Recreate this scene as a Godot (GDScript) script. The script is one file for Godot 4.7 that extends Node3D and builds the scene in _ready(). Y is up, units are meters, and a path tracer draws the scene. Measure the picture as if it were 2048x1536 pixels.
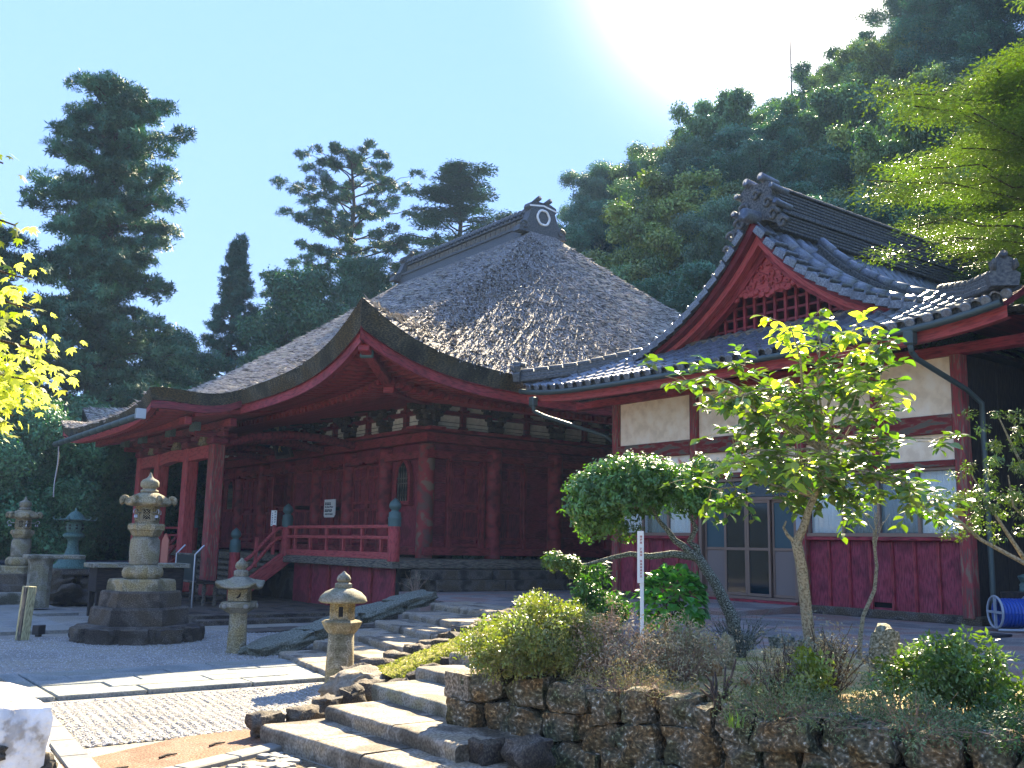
extends Node3D
# Temple court: thatched red hall, tile-roofed side building, lanterns, garden and hillside.
# Axes: -Z runs along the hall's front, +X runs into the hall; units are metres.

var rng := RandomNumberGenerator.new()
var M := {}
var taken := {}

func _ready():
	rng.seed = 7
	# ---- camera
	var cam := Camera3D.new()
	cam.name = "camera"
	var yaw := deg_to_rad(36.75)
	var pitch := deg_to_rad(9.42)
	var roll := deg_to_rad(1.16)
	var fw := Vector3(sin(yaw) * cos(pitch), sin(pitch), -cos(yaw) * cos(pitch))
	var r0 := Vector3(cos(yaw), 0, sin(yaw))
	var u0 := r0.cross(fw)
	cam.transform = Transform3D(Basis(cos(roll) * r0 + sin(roll) * u0, cos(roll) * u0 - sin(roll) * r0, -fw), Vector3(0, 1.6, 0))
	cam.fov = 43.1
	cam.near = 0.1
	cam.far = 900
	add_child(cam)
	cam.current = true
	# ---- sky, sun, exposure, haze
	var env := Environment.new()
	var sk := ProceduralSkyMaterial.new()
	sk.sky_top_color = Color(0.275, 0.36, 0.53)
	sk.sky_horizon_color = Color(0.32, 0.40, 0.50)
	sk.sky_curve = 0.22
	sk.sky_energy_multiplier = 1.0
	sk.ground_bottom_color = Color(0.16, 0.17, 0.14)
	sk.ground_horizon_color = Color(0.5, 0.6, 0.6)
	sk.sun_angle_max = 24.0
	sk.sun_curve = 0.22
	env.background_mode = Environment.BG_SKY
	env.sky = Sky.new()
	env.sky.sky_material = sk
	env.tonemap_mode = Environment.TONE_MAPPER_LINEAR
	env.tonemap_exposure = 7.4
	env.fog_enabled = true
	env.fog_density = 0.0006
	env.fog_light_color = Color(0.70, 0.84, 1.0)
	env.sdfgi_enabled = true
	env.ssao_enabled = true
	env.ssil_enabled = true
	var we := WorldEnvironment.new()
	we.name = "world_environment"
	we.environment = env
	add_child(we)
	var sun := DirectionalLight3D.new()
	sun.name = "sun"
	var az := deg_to_rad(53.0)
	var el := deg_to_rad(34.5)
	var to_sun := Vector3(sin(az) * cos(el), sin(el), -cos(az) * cos(el))
	sun.basis = Basis.looking_at(-to_sun, Vector3.UP)
	sun.light_color = Color(1.0, 0.93, 0.80)
	sun.light_energy = 1.32
	sun.light_angular_distance = 0.5
	sun.shadow_enabled = true
	add_child(sun)
	# ---- large structure first, details last
	make_materials()
	make_ground()
	make_hall()
	make_side_building()
	make_steps()
	make_retaining_wall()
	make_far_trees()
	make_stone_things()
	make_hall_extras()
	make_garden()

# ================================================================= helpers
class MB:
	var v := PackedVector3Array()
	var n := PackedVector3Array()
	var t := PackedVector2Array()
	var i := PackedInt32Array()

	func tri(a: Vector3, b: Vector3, c: Vector3):
		var k := v.size()
		var nn := (c - a).cross(b - a).normalized()
		v.append_array([a, b, c]); n.append_array([nn, nn, nn])
		t.append_array([Vector2(a.x + a.z, a.y), Vector2(b.x + b.z, b.y), Vector2(c.x + c.z, c.y)])
		i.append_array([k, k + 1, k + 2])

	func quad(a: Vector3, b: Vector3, c: Vector3, d: Vector3, ua := Vector2(0, 0), ub := Vector2(1, 0), uc := Vector2(1, 1), ud := Vector2(0, 1)):
		var k := v.size()
		var nn := (c - a).cross(b - a)
		if nn.length_squared() < 1e-12:
			nn = (d - a).cross(c - a)
		nn = nn.normalized()
		v.append_array([a, b, c, d]); n.append_array([nn, nn, nn, nn]); t.append_array([ua, ub, uc, ud])
		i.append_array([k, k + 1, k + 2, k, k + 2, k + 3])

	# box with optional bevel; texture u runs along the longest side, in metres
	func box(c: Vector3, s: Vector3, bs := Basis.IDENTITY, bev := 0.0, off := Vector2.ZERO):
		var h := s * 0.5
		var long := 0
		if s.y >= s.x and s.y >= s.z: long = 1
		elif s.z >= s.x: long = 2
		var b: float = min(bev, min(h.x, min(h.y, h.z)) * 0.45)
		for ax in 3:
			var u := (ax + 1) % 3
			var w := (ax + 2) % 3
			if w == long:
				var q := u; u = w; w = q
			for sg in [-1.0, 1.0]:
				var p := []
				for co in [[-1, -1], [1, -1], [1, 1], [-1, 1]]:
					var x := Vector3.ZERO
					x[ax] = sg * h[ax]
					x[u] = co[0] * (h[u] - b)
					x[w] = co[1] * (h[w] - b)
					p.append(x)
				var e := Vector3.ZERO
				e[ax] = sg
				if (p[2] - p[0]).cross(p[1] - p[0]).dot(e) < 0:
					p.reverse()
				var uv := []
				for x in p: uv.append(Vector2(x[u], x[w]) + off)
				quad(c + bs * p[0], c + bs * p[1], c + bs * p[2], c + bs * p[3], uv[0], uv[1], uv[2], uv[3])
		if b <= 0.0: return
		for ax in 3:
			var u := (ax + 1) % 3
			var w := (ax + 2) % 3
			for su in [-1.0, 1.0]:
				for sw in [-1.0, 1.0]:
					var p := []
					for k in 4:
						var x := Vector3.ZERO
						x[ax] = (h[ax] - b) * (-1.0 if k == 0 or k == 3 else 1.0)
						x[u] = su * (h[u] - (0.0 if k < 2 else b))
						x[w] = sw * (h[w] - (b if k < 2 else 0.0))
						p.append(x)
					var e := Vector3.ZERO
					e[u] = su; e[w] = sw
					if (p[2] - p[0]).cross(p[1] - p[0]).dot(e) < 0: p.reverse()
					quad(c + bs * p[0], c + bs * p[1], c + bs * p[2], c + bs * p[3], off, off + Vector2(s[ax], 0), off + Vector2(s[ax], b), off + Vector2(0, b))
		for sx in [-1.0, 1.0]:
			for sy in [-1.0, 1.0]:
				for sz in [-1.0, 1.0]:
					var e := Vector3(sx, sy, sz)
					var p0 := Vector3(sx * h.x, sy * (h.y - b), sz * (h.z - b))
					var p1 := Vector3(sx * (h.x - b), sy * h.y, sz * (h.z - b))
					var p2 := Vector3(sx * (h.x - b), sy * (h.y - b), sz * h.z)
					if (p2 - p0).cross(p1 - p0).dot(e) < 0: tri(c + bs * p0, c + bs * p2, c + bs * p1)
					else: tri(c + bs * p0, c + bs * p1, c + bs * p2)

	# beam between two points
	func bar(a: Vector3, b: Vector3, w: float, hh: float, bev := 0.0, up := Vector3.UP, off := Vector2.ZERO):
		var d := b - a
		var z := d.normalized()
		if absf(z.dot(up)) > 0.98: up = Vector3.RIGHT
		var x := up.cross(z).normalized()
		box((a + b) * 0.5, Vector3(w, hh, d.length()), Basis(x, z.cross(x), z), bev, off)

	func smooth_grid(pts: Array, wrap := false, uvs := Vector2(1, 1), flip := false):
		# pts: rows of equal length; smooth normals
		var k := v.size()
		var R := pts.size()
		var C: int = pts[0].size()
		for r in R:
			for c in C:
				var a: Vector3 = pts[r][c]
				var l: Vector3 = pts[r][(c - 1 + C) % C] if wrap and c == 0 else pts[r][max(c - 1, 0)]
				var q: Vector3 = pts[r][(c + 1) % C] if wrap and c == C - 1 else pts[r][min(c + 1, C - 1)]
				if wrap and c == 0: l = pts[r][C - 2]
				if wrap and c == C - 1: q = pts[r][1]
				var nn: Vector3 = (pts[min(r + 1, R - 1)][c] - pts[max(r - 1, 0)][c]).cross(q - l)
				if nn.length_squared() < 1e-14: nn = Vector3.UP
				nn = nn.normalized()
				v.append(a); n.append(-nn if flip else nn); t.append(Vector2(c * uvs.x, r * uvs.y))
		for r in R - 1:
			for c in C - 1:
				var a := k + r * C + c
				if flip: i.append_array([a, a + C, a + C + 1, a, a + C + 1, a + 1])
				else: i.append_array([a, a + C + 1, a + C, a, a + 1, a + C + 1])

	func tube(p: Array, r: Array, sides := 8, caps := true):
		var rows := []
		var ref := Vector3.UP
		var l := 0.0
		for k in p.size():
			var d: Vector3 = (p[min(k + 1, p.size() - 1)] - p[max(k - 1, 0)]).normalized()
			if absf(d.dot(ref)) > 0.95: ref = Vector3.RIGHT if absf(d.x) < 0.9 else Vector3.FORWARD
			var x := d.cross(ref).normalized()
			var y := x.cross(d)
			ref = y
			var row := []
			for s in sides + 1:
				var a := TAU * s / sides
				row.append(p[k] + (x * cos(a) + y * sin(a)) * r[k])
			rows.append(row)
		if caps:
			var s0 := []
			var s1 := []
			for s in sides + 1:
				s0.append(p[0]); s1.append(p[p.size() - 1])
			rows.push_front(s0); rows.append(s1)
		smooth_grid(rows, true, Vector2(1.0 / sides, 0.3))

	# profile of [radius, height]; sides small gives a faceted polygon
	func lathe(prof: Array, sides := 20, c := Vector3.ZERO, faceted := false, turn := 0.0, lobes := 0.0):
		if faceted:
			for k in prof.size() - 1:
				for s in sides:
					var q := []
					for e in [[k, s], [k, s + 1], [k + 1, s + 1], [k + 1, s]]:
						var a: float = TAU * e[1] / sides + turn
						q.append(c + Vector3(cos(a) * prof[e[0]][0], prof[e[0]][1], sin(a) * prof[e[0]][0]))
					quad(q[0], q[1], q[2], q[3])
			return
		var rows := []
		for k in prof.size():
			var row := []
			for s in sides + 1:
				var a := TAU * s / sides + turn
				var rr: float = prof[k][0] * (1.0 + lobes * cos(a * 6.0))
				row.append(c + Vector3(cos(a) * rr, prof[k][1], sin(a) * rr))
			rows.append(row)
		smooth_grid(rows, true, Vector2(1.0 / sides, 0.3), false)

	# extruded polygon: poly in the plane spanned by x and y axes of xf, depth along its z
	func prism(poly: PackedVector2Array, depth: float, xf: Transform3D):
		var ids := Geometry2D.triangulate_polygon(poly)
		for k in range(0, ids.size(), 3):
			var a := poly[ids[k]]
			var b := poly[ids[k + 1]]
			var c := poly[ids[k + 2]]
			if (b - a).cross(c - a) < 0:
				var q := b; b = c; c = q
			tri(xf * Vector3(a.x, a.y, depth), xf * Vector3(c.x, c.y, depth), xf * Vector3(b.x, b.y, depth))
			tri(xf * Vector3(a.x, a.y, 0), xf * Vector3(b.x, b.y, 0), xf * Vector3(c.x, c.y, 0))
		var cw := Geometry2D.is_polygon_clockwise(poly)
		for k in poly.size():
			var a := poly[k]
			var b := poly[(k + 1) % poly.size()]
			if cw:
				var q := a; a = b; b = q
			quad(xf * Vector3(a.x, a.y, 0), xf * Vector3(a.x, a.y, depth), xf * Vector3(b.x, b.y, depth), xf * Vector3(b.x, b.y, 0))

	# rough stone: cube-sphere pushed about by noise
	func rock(c: Vector3, s: Vector3, sd: int, det := 5, sq := 0.55, rough := 0.16, bs := Basis.IDENTITY):
		var nz := FastNoiseLite.new()
		nz.seed = sd; nz.frequency = 0.9; nz.fractal_octaves = 4
		for f in 6:
			var ax := f / 2
			var sg := 1.0 if f % 2 == 0 else -1.0
			var rows := []
			for r in det + 1:
				var row := []
				for q in det + 1:
					var p := Vector3.ZERO
					p[ax] = sg
					p[(ax + 1) % 3] = (2.0 * q / det - 1.0) * sg
					p[(ax + 2) % 3] = 2.0 * r / det - 1.0
					var pn := p.normalized()
					var w := pn.lerp(p * 0.8, sq)
					w *= 1.0 + rough * 2.2 * nz.get_noise_3dv(pn * 1.3 + Vector3(fmod(sd * 3.1, 50.0), 0, 0))
					row.append(c + bs * (w * s * 0.5))
				rows.append(row)
			smooth_grid(rows, false, Vector2(0.2, 0.2), true)

	func mesh(off := Vector3.ZERO) -> ArrayMesh:
		if off != Vector3.ZERO:
			for k in v.size(): v[k] -= off
		var a := []
		a.resize(Mesh.ARRAY_MAX)
		a[Mesh.ARRAY_VERTEX] = v; a[Mesh.ARRAY_NORMAL] = n; a[Mesh.ARRAY_TEX_UV] = t; a[Mesh.ARRAY_INDEX] = i
		var m := ArrayMesh.new()
		m.add_surface_from_arrays(Mesh.PRIMITIVE_TRIANGLES, a)
		return m

func numbered(called: String) -> String:
	if not taken.has(called):
		taken[called] = 0
		return called
	taken[called] += 1
	return "%s_%03d" % [called, taken[called]]

func tag(o: Node, label: String, category: String, group := ""):
	o.set_meta("label", label); o.set_meta("category", category)
	if group: o.set_meta("group", group)

func thing(called: String, label: String, category: String, at := Vector3.ZERO, group := "") -> Node3D:
	var o := Node3D.new()
	o.name = numbered(called)
	o.position = at
	add_child(o)
	tag(o, label, category, group)
	return o

func origin_of(p: Node) -> Vector3:
	var s := Vector3.ZERO
	while p != self and p != null:
		s += p.position
		p = p.get_parent()
	return s

# commit a builder, whose points are in world places, as one named part
func part(p: Node, called: String, b: MB, m: Material, label := "", local := false) -> MeshInstance3D:
	var o := MeshInstance3D.new()
	o.name = called if p != self else numbered(called)
	o.mesh = b.mesh(Vector3.ZERO if local else origin_of(p))
	o.material_override = m
	p.add_child(o, true)
	if label: o.set_meta("label", label)
	return o

func inst(p: Node, called: String, ms: Mesh, xf: Transform3D, m: Material) -> MeshInstance3D:
	var o := MeshInstance3D.new()
	o.name = called
	o.mesh = ms
	o.transform = xf
	o.material_override = m
	p.add_child(o, true)
	return o

func structure(called: String) -> Node3D:
	var o := Node3D.new()
	o.name = numbered(called)
	o.set_meta("kind", "structure")
	add_child(o)
	return o

func stuff(p: Node, called: String, ms: Mesh, xfs: Array, cols: PackedColorArray, m: Material) -> MultiMeshInstance3D:
	var mm := MultiMesh.new()
	mm.transform_format = MultiMesh.TRANSFORM_3D
	mm.use_colors = cols.size() > 0
	mm.mesh = ms
	mm.instance_count = xfs.size()
	var w := 16 if mm.use_colors else 12
	var buf := PackedFloat32Array()
	buf.resize(xfs.size() * w)
	var k := 0
	for q in xfs.size():
		var x: Transform3D = xfs[q]
		var bx := x.basis.x
		var by := x.basis.y
		var bz := x.basis.z
		buf[k] = bx.x; buf[k + 1] = by.x; buf[k + 2] = bz.x; buf[k + 3] = x.origin.x
		buf[k + 4] = bx.y; buf[k + 5] = by.y; buf[k + 6] = bz.y; buf[k + 7] = x.origin.y
		buf[k + 8] = bx.z; buf[k + 9] = by.z; buf[k + 10] = bz.z; buf[k + 11] = x.origin.z
		if mm.use_colors:
			var c := cols[q]
			buf[k + 12] = c.r; buf[k + 13] = c.g; buf[k + 14] = c.b; buf[k + 15] = 1.0
		k += w
	mm.buffer = buf
	var o := MultiMeshInstance3D.new()
	o.name = called if p != self else numbered(called)
	o.multimesh = mm
	o.material_override = m
	o.set_meta("kind", "stuff")
	p.add_child(o, true)
	return o

func rr(a: float, b: float) -> float:
	return rng.randf_range(a, b)

func rdir() -> Vector3:
	var z := rr(-1, 1)
	var a := rr(0, TAU)
	var r := sqrt(1.0 - z * z)
	return Vector3(r * cos(a), z, r * sin(a))

# a basis whose y points along d, turned at random about it
func along(d: Vector3, spin: float) -> Basis:
	var y := d.normalized()
	var x := y.cross(Vector3.RIGHT if absf(y.x) < 0.8 else Vector3.FORWARD).normalized()
	return Basis(x, y, x.cross(y)).rotated(y, spin)

# ================================================================= materials
func noise_tex(sd: int, freq: float, cols: Array, at: Array = [], size := 512, kind := FastNoiseLite.TYPE_SIMPLEX_SMOOTH, oct := 5) -> NoiseTexture2D:
	var nz := FastNoiseLite.new()
	nz.seed = sd; nz.frequency = freq; nz.noise_type = kind
	nz.fractal_octaves = oct
	if kind == FastNoiseLite.TYPE_CELLULAR:
		nz.cellular_return_type = FastNoiseLite.RETURN_DISTANCE2_SUB
	var t := NoiseTexture2D.new()
	t.width = size; t.height = size; t.seamless = true; t.noise = nz
	if cols.size() > 0:
		var g := Gradient.new()
		var offs := PackedFloat32Array()
		var cc := PackedColorArray()
		for k in cols.size():
			offs.append(at[k] if at.size() > k else float(k) / max(1, cols.size() - 1))
			cc.append(cols[k])
		g.offsets = offs; g.colors = cc
		t.color_ramp = g
	return t

var cache := {}

func cached_noise(sd: int, freq: float, cols: Array, at: Array, size: int) -> NoiseTexture2D:
	var key := str([sd, freq, cols, at, size])
	if not cache.has(key): cache[key] = noise_tex(sd, freq, cols, at, size)
	return cache[key]

func mat(called: String, cols: Array, at: Array, freq: float, scale: Vector3, rough: float, bump := 0.0, bfreq := 0.03, tri := true, sd := 1, big: Array = [], bigscale := 0.3, spec := 0.4) -> StandardMaterial3D:
	var m := StandardMaterial3D.new()
	m.resource_name = called
	m.roughness = rough
	m.metallic_specular = spec
	m.albedo_texture = noise_tex(sd, freq, cols, at)
	m.uv1_scale = scale
	m.uv1_triplanar = tri
	m.uv1_world_triplanar = tri
	if bump > 0.0:
		m.heightmap_enabled = true
		m.heightmap_scale = bump
		m.heightmap_texture = cached_noise(1, bfreq, [], [], 512)
	if big.size() > 0:
		m.detail_enabled = true
		m.detail_blend_mode = BaseMaterial3D.BLEND_MODE_MUL
		m.detail_uv_layer = BaseMaterial3D.DETAIL_UV_2
		m.uv2_triplanar = true
		m.uv2_world_triplanar = true
		m.uv2_scale = Vector3.ONE * bigscale
		m.detail_albedo = cached_noise(1 + sd % 2, 0.008, big, [0.25, 0.5, 0.75] if big.size() == 3 else [], 256)
	M[called] = m
	return m

func plain(called: String, c: Color, rough := 0.6, metal := 0.0, spec := 0.5) -> StandardMaterial3D:
	var m := StandardMaterial3D.new()
	m.resource_name = called
	m.albedo_color = c
	m.roughness = rough
	m.metallic = metal
	m.metallic_specular = spec
	M[called] = m
	return m

func leaf_mat(called: String, back: Color, rough := 0.45, spec := 0.5) -> StandardMaterial3D:
	var m := StandardMaterial3D.new()
	m.resource_name = called
	m.albedo_color = Color.WHITE
	m.vertex_color_use_as_albedo = true
	m.roughness = rough
	m.metallic_specular = spec
	m.cull_mode = BaseMaterial3D.CULL_DISABLED
	m.backlight_enabled = true
	m.backlight = back
	M[called] = m
	return m

func c8(r: int, g: int, b: int) -> Color:
	return Color8(r, g, b)

func make_materials():
	# painted timber: texture runs along u of each member
	mat("red_wood", [c8(108, 40, 45), c8(151, 55, 61), c8(165, 62, 66), c8(142, 71, 72)], [0.2, 0.45, 0.65, 0.85], 0.02, Vector3(0.35, 2.6, 1), 0.62, 0.35, 0.03, false, 3, [Color(0.82, 0.8, 0.8), Color(1, 1, 1), Color(0.92, 0.86, 0.84)], 0.4)
	mat("red_worn", [c8(108, 76, 66), c8(137, 57, 56), c8(153, 57, 56), c8(130, 102, 82)], [0.3, 0.44, 0.6, 0.72], 0.018, Vector3(0.25, 1.8, 1), 0.75, 0.6, 0.03, false, 5)
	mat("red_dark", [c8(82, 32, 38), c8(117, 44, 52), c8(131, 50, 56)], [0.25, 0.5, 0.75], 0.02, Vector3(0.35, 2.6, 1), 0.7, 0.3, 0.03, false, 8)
	mat("red_board", [c8(108, 40, 52), c8(140, 51, 65), c8(153, 58, 71), c8(135, 72, 79)], [0.25, 0.45, 0.65, 0.85], 0.025, Vector3(0.4, 3.2, 1), 0.6, 0.25, 0.035, false, 11, [Color(0.8, 0.78, 0.78), Color(1, 1, 1), Color(0.94, 0.9, 0.88)], 0.6)
	mat("grey_wood", [c8(62, 60, 54), c8(98, 92, 80), c8(128, 120, 100), c8(96, 66, 56)], [0.25, 0.45, 0.65, 0.85], 0.02, Vector3(0.35, 3.0, 1), 0.8, 0.6, 0.03, false, 14)
	mat("red_rail", [c8(133, 51, 52), c8(168, 69, 68), c8(180, 75, 72), c8(157, 85, 82)], [0.2, 0.45, 0.65, 0.85], 0.02, Vector3(0.3, 2.0, 1), 0.6, 0.3, 0.03, false, 9)
	mat("red_newel", [c8(128, 45, 46), c8(168, 58, 58), c8(159, 70, 66)], [0.25, 0.5, 0.8], 0.02, Vector3(1.5, 1.5, 1), 0.6, 0.3, 0.03, false, 10)
	mat("dark_bracket", [c8(46, 48, 48), c8(73, 62, 55), c8(92, 69, 57), c8(71, 96, 85)], [0.25, 0.45, 0.65, 0.85], 0.03, Vector3.ONE * 1.4, 0.8, 0.3, 0.05, true, 12)
	mat("bracket_green", [c8(58, 70, 66), c8(90, 108, 104), c8(126, 140, 132)], [0.3, 0.5, 0.75], 0.06, Vector3.ONE * 2.5, 0.8, 0.2, 0.06, true, 13)
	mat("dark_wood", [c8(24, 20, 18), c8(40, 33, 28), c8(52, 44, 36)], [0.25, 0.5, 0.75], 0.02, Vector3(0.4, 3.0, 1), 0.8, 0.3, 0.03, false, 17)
	mat("plaster", [c8(233, 208, 173), c8(248, 225, 191), c8(252, 233, 204)], [0.2, 0.5, 0.8], 0.012, Vector3.ONE * 0.5, 0.9, 0.05, 0.05, true, 21)
	mat("plaster_stained", [c8(205, 134, 117), c8(236, 213, 188), c8(246, 234, 211)], [0.3, 0.42, 0.7], 0.009, Vector3.ONE * 0.8, 0.9, 0.05, 0.05, true, 23)
	mat("plaster_white", [c8(222, 220, 211), c8(242, 240, 232)], [0.3, 0.7], 0.015, Vector3.ONE * 0.6, 0.9, 0.05, 0.05, true, 25)
	# thatch: short pale straw ends over darker gaps
	mat("thatch", [c8(52, 45, 39), c8(104, 95, 87), c8(146, 138, 129), c8(177, 170, 163)], [0.32, 0.42, 0.52, 0.66], 0.04, Vector3(0.7, 0.7, 0.7), 0.85, 6.0, 0.035, true, 31, [Color(0.8, 0.78, 0.74), Color(1, 1, 1), Color(0.9, 0.9, 0.88)], 0.14)
	mat("thatch_edge", [c8(43, 45, 40), c8(71, 71, 59), c8(102, 95, 74), c8(135, 119, 81)], [0.28, 0.45, 0.62, 0.8], 0.03, Vector3(0.9, 2.6, 0.9), 0.9, 2.0, 0.05, true, 33, [Color(0.6, 0.62, 0.6), Color(1, 1, 1), Color(0.9, 0.8, 0.6)], 0.3)
	mat("roof_tile", [c8(82, 88, 96), c8(107, 113, 121), c8(128, 134, 140)], [0.25, 0.5, 0.8], 0.03, Vector3.ONE * 1.5, 0.34, 0.08, 0.08, true, 37, [Color(0.75, 0.76, 0.78), Color(1, 1, 1), Color(0.9, 0.9, 0.86)], 0.9, 0.55)
	mat("old_tile", [c8(54, 56, 58), c8(80, 83, 83), c8(107, 105, 98)], [0.25, 0.5, 0.8], 0.03, Vector3.ONE * 1.2, 0.6, 0.3, 0.06, true, 39)
	# stones
	mat("granite", [c8(104, 100, 88), c8(138, 134, 120), c8(160, 156, 142), c8(120, 122, 104)], [0.25, 0.45, 0.65, 0.85], 0.06, Vector3.ONE * 1.2, 0.85, 0.4, 0.09, true, 41, [Color(0.62, 0.62, 0.56), Color(1, 1, 1), Color(0.92, 0.9, 0.78)], 0.9)
	mat("lichen_granite", [c8(108, 100, 82), c8(140, 131, 108), c8(158, 148, 122), c8(188, 182, 160)], [0.25, 0.42, 0.62, 0.8], 0.05, Vector3.ONE * 1.6, 0.88, 0.5, 0.09, true, 43, [Color(0.62, 0.62, 0.54), Color(1, 1, 1), Color(0.95, 0.9, 0.74)], 1.4)
	mat("dark_stone", [c8(58, 54, 50), c8(84, 78, 70), c8(106, 98, 86), c8(138, 132, 118)], [0.25, 0.45, 0.64, 0.84], 0.08, Vector3.ONE * 1.1, 0.88, 0.5, 0.09, true, 45, [Color(0.6, 0.58, 0.56), Color(1, 1, 1), Color(0.9, 0.84, 0.74)], 0.7)
	mat("step_stone", [c8(112, 104, 92), c8(136, 127, 112), c8(154, 145, 128), c8(170, 162, 146)], [0.22, 0.42, 0.62, 0.82], 0.06, Vector3.ONE * 1.0, 0.85, 0.4, 0.09, true, 47, [Color(0.62, 0.6, 0.56), Color(1, 1, 1), Color(0.96, 0.92, 0.84)], 0.8)
	mat("wall_stone", [c8(54, 54, 44), c8(88, 82, 66), c8(116, 102, 80), c8(140, 136, 120), c8(206, 206, 196)], [0.26, 0.42, 0.58, 0.70, 0.80], 0.035, Vector3.ONE * 1.5, 0.92, 0.55, 0.08, true, 49, [Color(0.62, 0.7, 0.55), Color(1, 1, 1), Color(1.0, 0.84, 0.62)], 1.1)
	mat("slab", [c8(110, 113, 110), c8(129, 133, 127), c8(145, 146, 139)], [0.25, 0.5, 0.8], 0.05, Vector3.ONE * 1.2, 0.8, 0.15, 0.08, true, 53, [Color(0.84, 0.86, 0.86), Color(1, 1, 1), Color(0.94, 0.93, 0.88)], 0.5)
	mat("pale_slab", [c8(120, 119, 110), c8(134, 132, 123), c8(144, 140, 129)], [0.25, 0.5, 0.8], 0.04, Vector3.ONE * 1.0, 0.75, 0.1, 0.08, true, 55, [Color(0.88, 0.88, 0.88), Color(1, 1, 1), Color(0.96, 0.95, 0.92)], 0.4)
	mat("gravel", [c8(112, 108, 99), c8(140, 135, 123), c8(158, 152, 138), c8(176, 169, 154)], [0.26, 0.42, 0.58, 0.76], 0.12, Vector3.ONE * 1.3, 0.9, 0.8, 0.12, true, 57, [Color(0.88, 0.88, 0.88), Color(1, 1, 1), Color(0.95, 0.94, 0.9)], 0.35)
	mat("earth", [c8(84, 70, 54), c8(120, 102, 80), c8(146, 128, 100)], [0.25, 0.5, 0.8], 0.04, Vector3.ONE * 0.9, 0.95, 1.2, 0.07, true, 59, [Color(0.75, 0.76, 0.7), Color(1, 1, 1), Color(0.95, 0.92, 0.85)], 0.3)
	mat("brown_earth", [c8(96, 72, 56), c8(126, 98, 78), c8(146, 118, 98)], [0.25, 0.5, 0.8], 0.06, Vector3.ONE * 1.2, 0.95, 0.5, 0.09, true, 61, [Color(0.86, 0.84, 0.8), Color(1, 1, 1), Color(0.95, 0.92, 0.85)], 0.6)
	mat("forecourt", [c8(103, 97, 92), c8(137, 130, 123), c8(162, 156, 147)], [0.25, 0.5, 0.8], 0.09, Vector3.ONE * 1.2, 0.95, 0.9, 0.1, true, 63, [Color(0.8, 0.8, 0.8), Color(1, 1, 1), Color(1.0, 0.86, 0.8)], 0.35)
	mat("sand_bed", [c8(142, 124, 90), c8(182, 164, 124), c8(204, 190, 152)], [0.25, 0.5, 0.8], 0.06, Vector3.ONE * 1.2, 0.95, 1.0, 0.08, true, 65, [Color(0.8, 0.86, 0.6), Color(1, 1, 1), Color(0.95, 0.9, 0.8)], 0.7)
	mat("moss", [c8(84, 84, 27), c8(131, 125, 39), c8(166, 156, 60)], [0.25, 0.5, 0.8], 0.05, Vector3.ONE * 1.6, 0.95, 1.5, 0.07, true, 67)
	mat("bronze", [c8(39, 65, 60), c8(65, 96, 86), c8(91, 120, 107)], [0.25, 0.5, 0.8], 0.03, Vector3.ONE * 1.6, 0.6, 0.2, 0.06, true, 69)
	mat("bark", [c8(44, 36, 30), c8(74, 62, 52), c8(104, 90, 76)], [0.25, 0.5, 0.8], 0.03, Vector3(1.6, 0.5, 1.6), 0.95, 1.6, 0.04, true, 71)
	mat("pale_bark", [c8(96, 84, 62), c8(146, 132, 104), c8(176, 164, 136), c8(112, 112, 84)], [0.25, 0.45, 0.65, 0.85], 0.03, Vector3.ONE * 2.2, 0.9, 0.4, 0.06, true, 73)
	mat("lichen_bark", [c8(58, 58, 50), c8(96, 98, 86), c8(150, 154, 140), c8(190, 194, 182)], [0.3, 0.5, 0.66, 0.8], 0.04, Vector3.ONE * 2.6, 0.95, 1.2, 0.06, true, 75)
	mat("hill_earth", [c8(34, 40, 26), c8(52, 58, 36), c8(70, 70, 46)], [0.25, 0.5, 0.8], 0.03, Vector3.ONE * 0.2, 1.0, 0.0, 0.05, true, 77)
	mat("white_stone", [c8(150, 140, 126), c8(214, 208, 198), c8(232, 228, 220)], [0.26, 0.42, 0.7], 0.015, Vector3.ONE * 1.3, 0.8, 0.6, 0.04, true, 79)
	mat("red_grey", [c8(96, 88, 74), c8(118, 84, 70), c8(124, 48, 42), c8(110, 40, 36)], [0.3, 0.42, 0.52, 0.75], 0.014, Vector3(0.35, 1.2, 1), 0.8, 0.5, 0.03, false, 81)
	mat("gable_grey", [c8(78, 69, 64), c8(110, 95, 88), c8(125, 88, 83)], [0.25, 0.5, 0.8], 0.03, Vector3.ONE * 1.4, 0.85, 0.3, 0.05, true, 83)
	mat("mossy_stone", [c8(65, 69, 58), c8(94, 98, 83), c8(118, 118, 102), c8(148, 144, 129)], [0.28, 0.45, 0.64, 0.82], 0.05, Vector3.ONE * 1.1, 0.9, 0.8, 0.06, true, 85)
	mat("wall_stone_light", [c8(72, 66, 54), c8(108, 98, 80), c8(134, 121, 100), c8(156, 150, 136)], [0.26, 0.44, 0.62, 0.84], 0.04, Vector3.ONE * 1.5, 0.92, 0.5, 0.08, true, 87)
	mat("post_wood", [c8(120, 116, 84), c8(166, 160, 118), c8(188, 182, 142)], [0.25, 0.5, 0.8], 0.03, Vector3(0.5, 3.0, 1), 0.85, 0.3, 0.03, false, 89)
	plain("black_case", c8(28, 28, 32), 0.5)
	plain("notice_green", c8(26, 40, 36), 0.5)
	plain("stake_pink", c8(176, 106, 84), 0.8)
	plain("curtain_dim", c8(110, 128, 126), 0.9)
	plain("gutter", c8(70, 82, 78), 0.5, 0.3)
	plain("copper_green", c8(74, 98, 92), 0.6, 0.2)
	plain("alu", c8(130, 108, 92), 0.45, 0.5)
	plain("steel", c8(170, 172, 172), 0.35, 0.8)
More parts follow.
